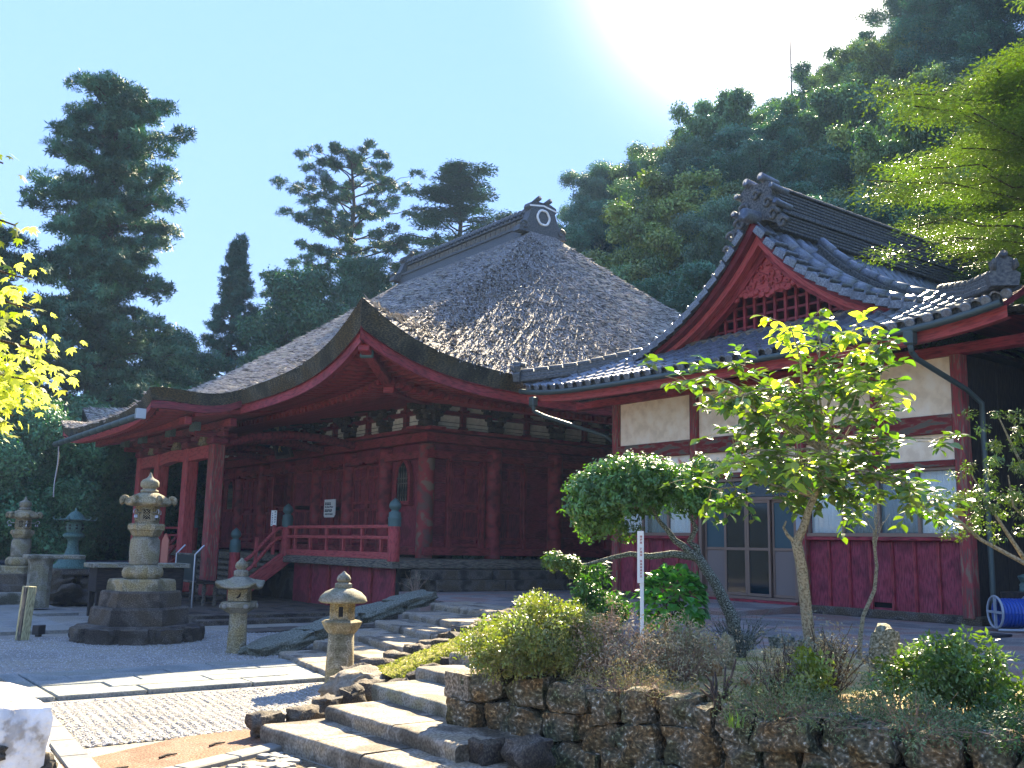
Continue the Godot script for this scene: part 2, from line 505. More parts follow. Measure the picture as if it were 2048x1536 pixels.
	plain("black_void", c8(10, 9, 9), 0.9)
	plain("paper_white", c8(232, 230, 222), 0.8)
	plain("ink", c8(24, 24, 26), 0.8)
	plain("red_ink", c8(168, 44, 36), 0.8)
	plain("gold", c8(190, 156, 84), 0.4, 0.7)
	plain("blue_hose", c8(28, 70, 150), 0.45)
	plain("grey_plastic", c8(150, 156, 160), 0.5)
	plain("curtain", c8(236, 240, 232), 0.9)
	plain("opal_glass", c8(34, 68, 74), 0.35)
	plain("drab_panel", c8(118, 104, 94), 0.7)
	plain("wire", c8(14, 14, 14), 0.7)
	var g := StandardMaterial3D.new()
	g.resource_name = "dark_glass"
	g.transparency = BaseMaterial3D.TRANSPARENCY_ALPHA
	g.albedo_color = Color(0.04, 0.13, 0.16, 0.75)
	g.roughness = 0.05
	M["dark_glass"] = g
	g = g.duplicate()
	g.resource_name = "clear_glass"
	g.albedo_color = Color(0.5, 0.6, 0.6, 0.15)
	M["clear_glass"] = g
	leaf_mat("needle", Color(0.30, 0.40, 0.08), 0.6, 0.3)
	leaf_mat("broad", Color(0.50, 0.62, 0.08), 0.45, 0.4)
	leaf_mat("bright_leaf", Color(0.75, 0.85, 0.12), 0.4, 0.5)
	leaf_mat("maple_leaf", Color(0.95, 1.0, 0.36), 0.5, 0.4)
	leaf_mat("dry_leaf", Color(0.30, 0.27, 0.10), 0.8, 0.2)
	leaf_mat("sun_leaf", Color(0.75, 0.86, 0.12), 0.38, 0.5)
	plain("grass_green", c8(92, 120, 44), 0.6)
	M.grass_green.backlight_enabled = true
	M.grass_green.backlight = Color(0.4, 0.5, 0.1)
	M.grass_green.cull_mode = BaseMaterial3D.CULL_DISABLED
	plain("dry_twig", c8(150, 122, 100), 0.9)
	mat("ochre_rock", [c8(92, 70, 44), c8(146, 110, 70), c8(176, 142, 98), c8(150, 140, 120)], [0.26, 0.44, 0.62, 0.84], 0.03, Vector3.ONE * 1.8, 0.9, 0.6, 0.05, true, 91)
	mat("mossy_light", [c8(66, 66, 48), c8(104, 100, 78), c8(134, 130, 106), c8(168, 168, 150)], [0.28, 0.45, 0.64, 0.82], 0.04, Vector3.ONE * 1.8, 0.9, 0.6, 0.05, true, 93)
	var st := StandardMaterial3D.new()
	st.resource_name = "straw"
	st.vertex_color_use_as_albedo = true
	st.roughness = 0.6
	M["straw"] = st
# ================================================================= ground
func hill_height(x: float, z: float) -> float:
	# flat court, hillside rising beyond the buildings to the right
	var a := clampf((x - 25.0 + (z + 20.0) * 0.10) / 55.0, 0.0, 1.0)
	var back := clampf((-z - 52.0) / 70.0, 0.0, 1.0)
	return 34.0 * a * a * (3.0 - 2.0 * a) + 10.0 * back * back

func sheet(p: Node, called: String, x0: float, x1: float, z0: float, z1: float, y: float, m: Material, thick := 0.0):
	var b := MB.new()
	if thick > 0.0:
		b.box(Vector3((x0 + x1) / 2, y - thick / 2, (z0 + z1) / 2), Vector3(absf(x1 - x0), thick, absf(z1 - z0)), Basis.IDENTITY, 0.012)
	else:
		b.quad(Vector3(x0, y, z1), Vector3(x1, y, z1), Vector3(x1, y, z0), Vector3(x0, y, z0))
	return part(p, called, b, m)

func poly_sheet(p: Node, called: String, pts: Array, y: float, m: Material, depth := 0.05):
	# a flat slab whose outline is given in x, z
	var b := MB.new()
	var poly := PackedVector2Array()
	for q in pts: poly.append(Vector2(q[0], -q[1]))
	b.prism(poly, depth, Transform3D(Basis(Vector3.RIGHT, Vector3.FORWARD, Vector3.UP), Vector3(0, y - depth, 0)))
	return part(p, called, b, m)

func flags(p: Node, called: String, x0: float, x1: float, z0: float, z1: float, y: float, nrow: int, length: float, m: Material, thick := 0.07, jit := 0.006):
	# rows along x of staggered slabs, joints open
	var w := (z1 - z0) / nrow
	for r in nrow:
		var x := x0 - (length * (0.5 if r % 2 else 0.0)) - rr(0, 0.15)
		while x < x1:
			var l := length * rr(0.86, 1.12)
			var a: float = max(x, x0)
			var e: float = min(x + l, x1)
			if e - a > 0.12:
				var b := MB.new()
				b.box(Vector3((a + e) / 2, y - thick / 2 + rr(-jit, jit), z0 + w * (r + 0.5)), Vector3(e - a - 0.02, thick, absf(w) - 0.02), Basis(Vector3.UP, rr(-0.003, 0.003)), 0.008)
				part(p, called, b, m)
			x += l

func make_ground():
	var g := structure("ground")
	var rows := []
	for r in 61:
		var row := []
		for c in 61:
			var x := -160.0 + 380.0 * c / 60.0
			var z := 40.0 - 300.0 * r / 60.0
			row.append(Vector3(x, -0.06 + hill_height(x, z), z))
		rows.append(row)
	var b := MB.new()
	b.smooth_grid(rows)
	part(g, "terrain", b, M.hill_earth)
	# raked gravel: ridges run away from the camera
	var gr := structure("gravel_court")
	b = MB.new()
	b.quad(Vector3(-14, 0, -40), Vector3(13, 0, -40), Vector3(13, 0, 10), Vector3(-14, 0, 10))
	part(gr, "gravel_bed", b, M.gravel)
	b = MB.new()
	var nz := FastNoiseLite.new()
	nz.seed = 4; nz.frequency = 0.6
	var fields := [[2.12, 5.1, -10.5, -8.2, 0.35], [1.2, 4.6, -17.4, -12.75, 0.0]]
	for f in fields:
		rows = []
		var nr := 70
		for r in nr + 1:
			var z := lerpf(f[3], f[2], float(r) / nr)
			var row := []
			var nc := 300
			for c in nc + 1:
				var x := lerpf(f[0], f[1], float(c) / nc)
				var q := x + 0.085 * z + 0.02 * nz.get_noise_2d(x * 3.0, z * 3.0)
				var fade := clampf(min(min(x - f[0], f[1] - x), min(z - f[2], f[3] - z)) * 5.0, 0.0, 1.0)
				if f[4] == 0.0: fade *= clampf((3.4 - x) * 0.8, 0.0, 1.0)
				else: fade *= clampf((5.0 - x) * 0.9, 0.25, 1.0)
				var h := 0.004 + fade * (0.013 * (0.5 + 0.5 * cos(q * TAU / 0.088)) + 0.006 * nz.get_noise_2d(x * 40.0, z * 40.0)) + 0.003 * nz.get_noise_2d(x * 60.0 + 9.0, z * 60.0)
				row.append(Vector3(x, h, z))
			rows.append(row)
		b.smooth_grid(rows)
	part(gr, "raked_ridges", b, M.gravel)
	# loose grains on the gravel
	var pm := MB.new()
	pm.rock(Vector3.ZERO, Vector3(0.016, 0.010, 0.013), 3, 2, 0.4, 0.2)
	var xs := []
	var cs := PackedColorArray()
	for k in 42000:
		var x := rr(1.4, 8.0)
		var z := -8.2 - 9.0 * pow(rng.randf(), 1.6)
		if z < -10.45 and z > -12.7 and x < 5.7: continue
		if x > 5.0 and z > -10.4 and x - 5.0 > (-8.0 - z) * 0.5: continue
		var y := 0.006
		if z > -10.5: y = 0.004 + 0.013 * (0.5 + 0.5 * cos((x + 0.085 * z) * TAU / 0.088))
		var s := rr(0.6, 1.5)
		xs.append(Transform3D(Basis(Vector3.UP, rr(0, TAU)).scaled(Vector3(s, s, s)), Vector3(x, y, z)))
		var v := rr(0.26, 0.46)
		cs.append(Color(v, v * 0.97, v * 0.90))
	stuff(gr, "grains", pm.mesh(), xs, cs, M.straw)
	# flagged path along x, with a kerb at its left end
	var sp := structure("stone_path")
	flags(sp, "slab", 2.42, 5.75, -12.6, -10.62, 0.045, 5, 1.05, M.slab)
	for k in 2:
		b = MB.new()
		b.box(Vector3(2.3, 0.01, -12.1 + k * 1.0), Vector3(0.2, 0.075, 0.985), Basis.IDENTITY, 0.01)
		part(sp, "kerb", b, M.slab)
	# pale border and slabs at the left foreground
	var lp := structure("side_path")
	for k in 5:
		b = MB.new()
		b.box(Vector3(2.12 - 0.0515 * k, 0.005, -10.0 + k * 0.62), Vector3(0.2, 0.05, 0.61), Basis(Vector3.UP, -0.083), 0.006)
		part(lp, "border_stone", b, M.pale_slab)
	for k in 6:
		for j in 3:
			b = MB.new()
			b.box(Vector3(1.70 - 0.05 * k - j * 0.62, 0.012, -10.1 + k * 0.6), Vector3(0.60, 0.05, 0.59), Basis(Vector3.UP, -0.083), 0.006)
			part(lp, "slab", b, M.pale_slab)
	# trodden earth strip, kerb and cobbles before the first step
	var es := structure("earth_strip")
	poly_sheet(es, "trodden_earth", [[0.9, -7.25], [1.9, -7.68], [2.81, -8.16], [3.68, -8.3], [3.9, -7.6], [3.3, -7.55], [2.41, -7.12], [1.2, -6.5]], 0.016, M.brown_earth)
	for k in 4:
		b = MB.new()
		var a := Vector3(1.55, 0, -6.62).lerp(Vector3(3.34, 0, -7.42), k / 4.0)
		var e := Vector3(1.55, 0, -6.62).lerp(Vector3(3.34, 0, -7.42), (k + 0.985) / 4.0)
		b.bar(a + Vector3(0, 0.0, 0), e + Vector3(0, 0.0, 0), 0.17, 0.08, 0.01)
		part(es, "kerb", b, M.pale_slab)
	var cb := structure("cobbled_path")
	poly_sheet(cb, "bedding", [[1.6, -6.5], [3.3, -7.3], [3.6, -4.0], [1.4, -4.0]], 0.006, M.earth)
	for k in 150:
		var q := Vector3(rr(2.2, 3.25), 0.01, 0)
		q.z = -7.22 + (3.25 - q.x) * 0.46 + rr(0.0, 1.5)
		b = MB.new()
		b.rock(q, Vector3(rr(0.08, 0.14), 0.05, rr(0.08, 0.14)), k, 3, 0.3, 0.12, Basis(Vector3.UP, rr(0, 6)))
		part(cb, "cobble", b, M.pale_slab)
	# pale square pavement left of the big lantern
	var pv := structure("pale_pavement")
	for i in 10:
		for j in 7:
			b = MB.new()
			var x := 6.05 - 0.95 * j - 0.18 * i * 0.06
			var z := -18.3 - 0.98 * i
			if x > 4.35 + i * 0.2: continue
			b.box(Vector3(x - 0.3, 0.02, z), Vector3(0.94, 0.08, 0.965), Basis.IDENTITY, 0.006)
			part(pv, "slab", b, M.pale_slab)
	# dark sticks lying on the earth strip
	var stk := [[2.95, -7.72, "short dark stick on the earth strip, nearest the bottom step"], [2.5, -7.5, "dark stick in the middle of the earth strip"], [2.08, -7.25, "longest dark stick on the earth strip, nearest the white carving"]]
	for q in stk:
		b = MB.new()
		b.tube([Vector3(-0.08, 0.0, 0.01), Vector3(0, 0.004, 0), Vector3(0.09, 0.0, 0.015)], [0.008, 0.01, 0.006], 6)
		var o := part(self, "stick", b, M.dark_wood, "", true)
		o.position = Vector3(q[0], 0.026, q[1])
		o.rotation.y = 0.5
		tag(o, q[2], "stick", "sticks on the earth strip")
	# low stone terrace before the hall
	var ht := structure("hall_terrace")
	sheet(ht, "terrace_bed", 6.9, 13, -19.3, -40, 0.10, M.dark_stone, 0.2)
	for k in 6:
		b = MB.new()
		b.box(Vector3(7.0 + k * 0.92, 0.02, -18.55), Vector3(0.9, 0.14, 0.42), Basis.IDENTITY, 0.015)
		part(ht, "step_stone", b, M.dark_stone)
		b = MB.new()
		b.box(Vector3(7.1 + k * 0.92, 0.06, -19.15), Vector3(0.9, 0.16, 0.34), Basis.IDENTITY, 0.015)
		part(ht, "kerb", b, M.dark_stone)
	for k in 5:
		b = MB.new()
		b.box(Vector3(6.55, 0.06, -20.0 - k * 1.3), Vector3(0.34, 0.16, 1.27), Basis.IDENTITY, 0.015)
		part(ht, "kerb", b, M.dark_stone)
	for k in 5:
		b = MB.new()
		b.box(Vector3(7.15 + k * 0.6, 0.005, -16.95 - 0.1 * (k % 2)), Vector3(0.58, 0.05, 0.7), Basis(Vector3.UP, rr(-0.05, 0.05)), 0.012)
		part(ht, "flat_stone", b, M.dark_stone)
	# upper forecourt in front of the side building, and the foundation under the hall's side veranda
	var uf := structure("upper_forecourt")
	poly_sheet(uf, "forecourt_bed", [[10.6, -18.0], [9.5, -14.5], [9.0, -10.6], [6.2, -8.6], [6.3, -6.6], [7.2, -3.6], [7.6, 2.0], [40, 2.0], [40, -18.0]], 0.60, M.forecourt, 0.7)
	var hf := structure("hall_foundation")
	sheet(hf, "foundation_fill", 10.95, 24.5, -18.15, -34.0, 0.84, M.dark_stone, 0.9)
	for k in 9:
		b = MB.new()
		b.box(Vector3(11.02 + 0.9 + k * 1.82, 0.945, -18.0), Vector3(1.8, 0.21, 0.5), Basis.IDENTITY, 0.015)
		part(hf, "coping_stone", b, M.dark_stone)
		b = MB.new()
		b.box(Vector3(11.3 + 0.9 + k * 1.82, 0.72, -17.88), Vector3(1.8, 0.24, 0.5), Basis.IDENTITY, 0.015)
		part(hf, "footing_stone", b, M.dark_stone)
	# sloping slab in front of the side building's door
	var rs := structure("door_ramp")
	b = MB.new()
	b.box(Vector3(12.7, 0.635, -11.6), Vector3(1.7, 0.12, 2.9), Basis(Vector3.BACK, 0.03), 0.01)
	part(rs, "ramp_slab", b, M.forecourt)
# ================================================================= thatched main hall
const XC := 12.7
const ZC := -20.46
const BAY := 2.0
const FLOOR := 1.25

func upturn(d: float, t: float) -> float:
	return 1.14 * exp(-pow(max(d, 0.0) / 1.45, 1.12)) * exp(-pow(max(t, 0.0) / 0.14, 1.4))

func slope_y(t: float) -> float:
	return 5.18 + 6.52 * (0.80 * t + 0.20 * t * t)

# front slope: p runs 0..1 from the near corner to the far one
func front_pt(p: float, t: float) -> Vector3:
	var z0 := lerpf(-16.6, -23.7, t)
	var z1 := lerpf(-38.3, -31.4, t)
	var z := lerpf(z0, z1, p)
	return Vector3(lerpf(8.69, 18.45, t), slope_y(t) + upturn(min(z0 - z, z - z1), t), z)

func side_pt(p: float, t: float) -> Vector3:
	var x0 := lerpf(8.69, 18.45, t)
	var x1 := lerpf(28.5, 18.85, t)
	var x := lerpf(x0, x1, p)
	return Vector3(x, slope_y(t) + upturn(min(x - x0, x1 - x), t), lerpf(-16.6, -23.7, t))

func far_pt(p: float, t: float) -> Vector3:
	var x0 := lerpf(8.69, 18.45, t)
	var x1 := lerpf(28.5, 18.85, t)
	var x := lerpf(x1, x0, p)
	return Vector3(x, slope_y(t) + upturn(min(x - x0, x1 - x), t), lerpf(-38.3, -31.4, t))

func back_pt(p: float, t: float) -> Vector3:
	var q := front_pt(1.0 - p, t)
	q.x = lerpf(28.5, 18.85, t)
	return q

func crowd(k: int, n: int) -> float:
	# samples crowded towards both ends, where the eaves turn up
	var a := float(k) / n
	return 0.5 * a + 0.5 * (a * a * (3.0 - 2.0 * a))

func edge_thick(d: float) -> float:
	return 0.33 + 0.22 * exp(-max(d, 0.0) / 1.3)

# porch roof over the stairs
func porch_y(x: float, z: float) -> float:
	var u := 8.69 - x
	var y := 5.18 - 0.36 * u + 0.04 * u * u if u > 0 else slope_y((x - 8.69) / 9.76)
	var dz := 4.35 - absf(z + 27.05)
	return y + 0.42 * exp(-dz / 0.8) * smoothstep(0.2, 2.2, u)

func make_hall():
	var H := thing("temple_hall", "large red timber temple hall with a curved grey thatched roof", "temple hall", Vector3(18.6, 0, -27.46))
	var b: MB
	# ---------- thatched roof
	b = MB.new()
	for f in [front_pt, side_pt, far_pt, back_pt]:
		var rows := []
		for r in 33:
			var row := []
			for c in 49:
				row.append(f.call(crowd(c, 48), pow(r / 32.0, 1.35)))
			rows.append(row)
		b.smooth_grid(rows, false, Vector2.ONE, f == front_pt or f == back_pt)
	var roof := part(H, "thatched_roof", b, M.thatch)
	# cut edge of the thatch
	b = MB.new()
	var inner := []
	for q in [[front_pt, Vector3(1, 0, 0), true], [side_pt, Vector3(0, 0, -1), false], [far_pt, Vector3(0, 0, 1), true], [back_pt, Vector3(-1, 0, 0), true]]:
		var r0 := []
		var r1 := []
		var r2 := []
		for c in 97:
			var p: Vector3 = q[0].call(crowd(c, 96), 0.0)
			var a: Vector3 = q[0].call(0.0, 0.0)
			var e: Vector3 = q[0].call(1.0, 0.0)
			var d: float = min(Vector2(p.x - a.x, p.z - a.z).length(), Vector2(p.x - e.x, p.z - e.z).length())
			var inn: float = min(0.10, d)
			r0.append(p + Vector3(0, 0.015, 0))
			r1.append(p + q[1] * inn - Vector3(0, edge_thick(d), 0))
			r2.append(p + q[1] * (0.4 if d > 0.4 else d) - Vector3(0, edge_thick(d) - 0.02, 0))
		b.smooth_grid([r2, r1], false, Vector2.ONE, q[0] == front_pt or q[0] == back_pt)
		b.smooth_grid([r1, r0], false, Vector2.ONE, q[0] == front_pt or q[0] == back_pt)
	part(roof, "thatch_edge", b, M.thatch_edge)
	# porch thatch
	b = MB.new()
	var rows := []
	var nu := 22
	for r in nu + 1:
		var x := lerpf(6.55, 9.9, float(r) / nu)
		var row := []
		for c in 41:
			var z := lerpf(-22.7, -31.4, crowd(c, 40))
			row.append(Vector3(x, porch_y(x, z) + 0.02, z))
		rows.append(row)
	b.smooth_grid(rows, false, Vector2.ONE, true)
	var porch := part(roof, "porch_thatch", b, M.thatch)
	b = MB.new()
	var e0 := []
	var e1 := []
	for c in 41:
		var z := lerpf(-22.7, -31.4, crowd(c, 40))
		e0.append(Vector3(6.55, porch_y(6.55, z) + 0.02, z))
		e1.append(Vector3(6.63, porch_y(6.55, z) - 0.24 - 0.04 * exp(-(4.35 - absf(z + 27.05))), z))
	b.smooth_grid([e1, e0], false, Vector2.ONE, true)
	for s in [-22.7, -31.4]:
		var t0 := []
		var t1 := []
		for r in nu + 1:
			var x := lerpf(6.55, 9.9, float(r) / nu)
			t0.append(Vector3(x, porch_y(x, s) + 0.02, s))
			t1.append(Vector3(x + 0.06, porch_y(x, s) - 0.27, s + (0.06 if s < -25 else -0.06)))
		b.smooth_grid([t1, t0], false, Vector2.ONE, s < -25)
	part(roof, "porch_edge", b, M.thatch_edge)
	# straw ends standing out of the thatch
	var blade := MB.new()
	blade.tri(Vector3(-0.5, 0, 0), Vector3(0, 1, 0), Vector3(0.5, 0, 0))
	blade.tri(Vector3(0, 0, -0.5), Vector3(0, 1, 0), Vector3(0, 0, 0.5))
	var xs := []
	var cs := PackedColorArray()
	for k in 42000:
		var which := rng.randf()
		var t := 0.012 + 0.985 * (1.0 - sqrt(1.0 - rng.randf() * 0.995))
		var p := rng.randf()
		var f: Callable = side_pt if which < 0.5 else front_pt
		var o: Vector3
		var down: Vector3
		var nor: Vector3
		if which > 0.86:
			var x := rr(6.68, 9.3)
			var z := rr(-22.9, -31.2)
			o = Vector3(x, porch_y(x, z) + 0.01, z)
			down = Vector3(-0.1, porch_y(x - 0.1, z) - porch_y(x, z), 0).normalized()
			nor = Vector3(down.y, -down.x, 0)
		else:
			o = f.call(p, t)
			down = (f.call(p, max(t - 0.01, -0.01)) - o).normalized()
			var side: Vector3 = (f.call(min(p + 0.01, 1.0), t) - f.call(max(p - 0.01, 0.0), t)).normalized()
			nor = side.cross(down)
			if nor.y < 0: nor = -nor
			if which >= 0.5 and o.x < 9.6 and o.z < -22.8 and o.z > -31.3: continue
		var d := (down + nor * rr(0.05, 0.42) + rdir() * 0.4).normalized()
		var l := rr(0.12, 0.28)
		var w := rr(0.025, 0.06)
		var bs := along(d, rr(0, TAU))
		xs.append(Transform3D(Basis(bs.x * w, bs.y * l, bs.z * w), o - nor * 0.01 - H.position))
		var v := rr(0.36, 0.74) if rng.randf() < 0.78 else rr(0.08, 0.18)
		cs.append(Color(v, v * rr(0.92, 0.97), v * rr(0.8, 0.93)))
	stuff(H, "straw_ends", blade.mesh(), xs, cs, M.straw)
	make_hall_ridge(H)
	make_hall_eaves(H)
	make_hall_walls(H)
	make_hall_veranda(H)
	make_hall_porch(H)

func make_hall_ridge(H: Node3D):
	# tiled ridge box with carved end ornaments
	var b := MB.new()
	var z0 := -23.75
	var z1 := -31.35
	var x := 18.65
	var rows := []
	var prof := [[-0.72, 11.10], [-0.62, 11.62], [-0.66, 11.63], [-0.66, 11.72], [-0.40, 11.76], [-0.36, 12.06], [-0.44, 12.07], [-0.44, 12.15], [-0.30, 12.3], [0, 12.38], [0.30, 12.3], [0.44, 12.15], [0.44, 12.07], [0.36, 12.06], [0.40, 11.76], [0.66, 11.72], [0.66, 11.63], [0.62, 11.62], [0.72, 11.10]]
	for k in prof.size() - 1:
		b.quad(Vector3(x + prof[k][0], prof[k][1], z0), Vector3(x + prof[k + 1][0], prof[k + 1][1], z0), Vector3(x + prof[k + 1][0], prof[k + 1][1], z1), Vector3(x + prof[k][0], prof[k][1], z1))
	var R := part(H, "ridge", b, M.old_tile)
	# hanging boards along the side of the ridge
	for k in 26:
		b = MB.new()
		var z := lerpf(z0 - 0.2, z1 + 0.2, k / 25.0)
		b.bar(Vector3(x - 0.415, 11.78, z), Vector3(x - 0.385, 12.03, z), 0.25, 0.02, 0.0, Vector3.RIGHT)
		part(R, "ridge_board", b, M.grey_wood)
	for k in 32:
		b = MB.new()
		var z := lerpf(z0 - 0.12, z1 + 0.12, k / 31.0)
		b.tube([Vector3(x - 0.47, 12.15, z), Vector3(x - 0.3, 12.35, z), Vector3(x, 12.44, z)], [0.06, 0.06, 0.06], 6)
		part(R, "ridge_tile", b, M.old_tile)
	for s in [0, 1]:
		var z := z0 + 0.12 if s == 0 else z1 - 0.12
		var dz := 0.16 if s == 0 else -0.16
		b = MB.new()
		# stepped base, body with shoulders, curling feet, horned top
		var poly := PackedVector2Array([Vector2(-0.98, 11.42), Vector2(0.98, 11.42), Vector2(0.92, 11.6), Vector2(0.70, 11.74), Vector2(0.58, 11.95), Vector2(0.48, 12.2), Vector2(0.56, 12.3), Vector2(0.52, 12.42), Vector2(0.3, 12.5), Vector2(-0.3, 12.5), Vector2(-0.52, 12.42), Vector2(-0.56, 12.3), Vector2(-0.48, 12.2), Vector2(-0.58, 11.95), Vector2(-0.70, 11.74), Vector2(-0.92, 11.6)])
		b.prism(poly, absf(dz) * 2.0, Transform3D(Basis.IDENTITY, Vector3(x, 0, z - absf(dz))))
		var o := part(R, "ridge_end_ornament", b, M.old_tile)
		for e in [-1, 1]:
			b = MB.new()
			var c := Vector3(x + e * 0.74, 11.62, z + (dz if s == 0 else dz))
			var pp := []
			var rd := []
			for k in 14:
				var a := k * 0.42
				var q := 0.17 * (1.0 - k / 18.0)
				pp.append(c + Vector3(e * cos(a) * q, sin(a) * q, 0)); rd.append(0.045)
			b.tube(pp, rd, 6)
			part(o, "scroll", b, M.old_tile)
			b = MB.new()
			b.tube([Vector3(x + e * 0.2, 12.5, z - 0.2), Vector3(x + e * 0.21, 12.55, z), Vector3(x + e * 0.22, 12.60, z + 0.24)], [0.08, 0.08, 0.08], 8)
			part(o, "horn_tile", b, M.old_tile)
		# raised ring emblem and white band
		b = MB.new()
		var ring := []
		var rw := []
		for k in 25:
			var a := TAU * k / 24.0
			var q := 0.235 * (1.0 + 0.06 * absf(cos(a * 3.0)))
			ring.append(Vector3(x + cos(a) * q, 12.0 + sin(a) * q, z + dz * 1.02)); rw.append(0.042)
		b.tube(ring, rw, 6, false)
		part(o, "ring_emblem", b, M.plaster_white)
		b = MB.new()
		b.bar(Vector3(x - 0.55, 12.31, z + dz), Vector3(x, 12.40, z + dz), 0.03, 0.05)
		b.bar(Vector3(x, 12.40, z + dz), Vector3(x + 0.55, 12.31, z + dz), 0.03, 0.05)
		part(o, "white_band", b, M.plaster_white)

# where an eave stands: side 0 = front, 1 = near side; q in metres from the shared corner; inn = metres inside the edge
func eave_at(side: int, q: float, inn: float, drop: float) -> Vector3:
	var L := 21.7 if side == 0 else 19.81
	var p: Vector3 = front_pt(q / L, 0.0) if side == 0 else side_pt(q / L, 0.0)
	var d: float = min(q, L - q)
	var y := p.y - edge_thick(d) - drop
	# the upturn fades towards the wall
	var flat := 5.18 - 0.36 - drop
	y = lerpf(y, flat, smoothstep(0.0, 1.0, inn / 3.4))
	return Vector3(p.x + (inn if side == 0 else 0.0), y + inn * 0.16, p.z - (inn if side == 1 else 0.0))

func make_hall_eaves(H: Node3D):
	var b: MB
	for side in [0, 1]:
		var L := 21.7 if side == 0 else 19.81
		# red fascia bands, soffit boards
		for lay in [[0.10, 0.0, 0.24, "fascia"], [1.35, 0.16, 0.13, "inner_fascia"]]:
			b = MB.new()
			var r := [[], [], [], []]
			for c in 81:
				var q: float = L * crowd(c, 80)
				var i0: float = min(lay[0], min(q, L - q))
				var i1: float = min(lay[0] + 0.13, min(q, L - q))
				r[0].append(eave_at(side, q, i1, lay[1])); r[1].append(eave_at(side, q, i1, lay[1] + lay[2]))
				r[2].append(eave_at(side, q, i0, lay[1] + lay[2])); r[3].append(eave_at(side, q, i0, lay[1]))
			b.smooth_grid([r[0], r[1]], false, Vector2(0.25, 0.2), side == 0)
			b.smooth_grid([r[1], r[2]], false, Vector2(0.25, 0.2), side == 0)
			b.smooth_grid([r[2], r[3]], false, Vector2(0.25, 0.2), side == 0)
			part(H, lay[3], b, M.red_wood)
		b = MB.new()
		var rows := []
		for r in 7:
			var row := []
			for c in 81:
				var q: float = L * crowd(c, 80)
				var inn: float = min(0.05 + 4.1 * r / 6.0, max(min(q, L - q) - 0.001, 0.0))
				row.append(eave_at(side, q, inn, 0.03))
			rows.append(row)
		b.smooth_grid(rows, false, Vector2(0.2, 0.5), side == 1)
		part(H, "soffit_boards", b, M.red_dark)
		# two tiers of rafters, too many and thin to pick apart
		b = MB.new()
		var n := int(L / 0.21)
		for k in n:
			var q: float = 0.2 + k * 0.21
			var m: float = min(q, L - q) - 0.05
			if m < 0.3: continue
			b.bar(eave_at(side, q, 0.2, 0.14), eave_at(side, q, min(1.5, m), 0.14), 0.085, 0.11)
			if m > 1.4:
				b.bar(eave_at(side, q, 1.22, 0.32), eave_at(side, q, min(4.0, m), 0.32), 0.095, 0.12)
		var rf := part(H, "rafters", b, M.red_wood)
		rf.set_meta("kind", "stuff")
	# hip rafter under the corner
	b = MB.new()
	b.bar(Vector3(8.88, 5.44, -16.8), Vector3(10.3, 4.95, -18.15), 0.22, 0.24, 0.02)
	b.bar(Vector3(10.15, 4.88, -18.0), Vector3(12.7, 5.1, -20.4), 0.24, 0.26, 0.02)
	part(H, "hip_rafter", b, M.red_wood)
	b = MB.new()
	b.box(Vector3(9.05, 5.37, -16.97), Vector3(0.27, 0.3, 0.1), Basis(Vector3.UP, -0.8), 0.02)
	part(H, "rafter_end_cap", b, M.copper_green)

func column(H: Node3D, x: float, z: float, m: Material):
	var b := MB.new()
	var pp := []
	var rd := []
	b.lathe([[0.0, FLOOR], [0.21, FLOOR], [0.21, 3.95], [0.20, 4.05], [0.0, 4.05]], 16, Vector3(x, 0, z))
	return part(H, "column", b, m)

func bracket_mesh(corner: bool) -> ArrayMesh:
	# stepped bracket set: bearing block, crossed arms, small blocks, two tiers; local: +z outward
	var b := MB.new()
	b.box(Vector3(0, 0.10, 0), Vector3(0.40, 0.20, 0.40), Basis.IDENTITY, 0.05)
	var dirs := [Vector3(0, 0, 1), Vector3(1, 0, 0)]
	if corner: dirs = [Vector3(0, 0, 1), Vector3(-1, 0, 0), Vector3(-0.72, 0, 0.72), Vector3(1, 0, 0), Vector3(0, 0, -1)]
	for tier in 3:
		var y := 0.25 + tier * 0.24
		var reach := 0.34 + tier * 0.26
		for d in dirs:
			var a: Vector3 = -d * 0.3 if d == Vector3(1, 0, 0) and not corner else -d * 0.1
			if d == Vector3(1, 0, 0) and not corner: a = -d * (0.24 + tier * 0.13)
			var e: Vector3 = d * ((0.24 + tier * 0.13) if d == Vector3(1, 0, 0) and not corner else reach)
			b.bar(a + Vector3(0, y, 0), e + Vector3(0, y, 0), 0.13, 0.15, 0.03)
			for q in [a, e]:
				if q.length() > 0.2:
					b.box(q * 0.92 + Vector3(0, y + 0.12, 0), Vector3(0.19, 0.12, 0.19), Basis.IDENTITY, 0.03)
		if tier < 2:
			b.bar(dirs[0] * reach * 0.9 + Vector3(-0.3, y + 0.2, 0), dirs[0] * reach * 0.9 + Vector3(0.3, y + 0.2, 0), 0.11, 0.13, 0.03)
			for q in [-0.25, 0.0, 0.25]:
				b.box(dirs[0] * reach * 0.9 + Vector3(q, y + 0.3, 0), Vector3(0.16, 0.1, 0.16), Basis.IDENTITY, 0.025)
	# drooping tail at the front
	b.bar(Vector3(0, 0.62, 0.5), Vector3(0, 0.52, 1.0), 0.12, 0.14, 0.03)
	return b.mesh()

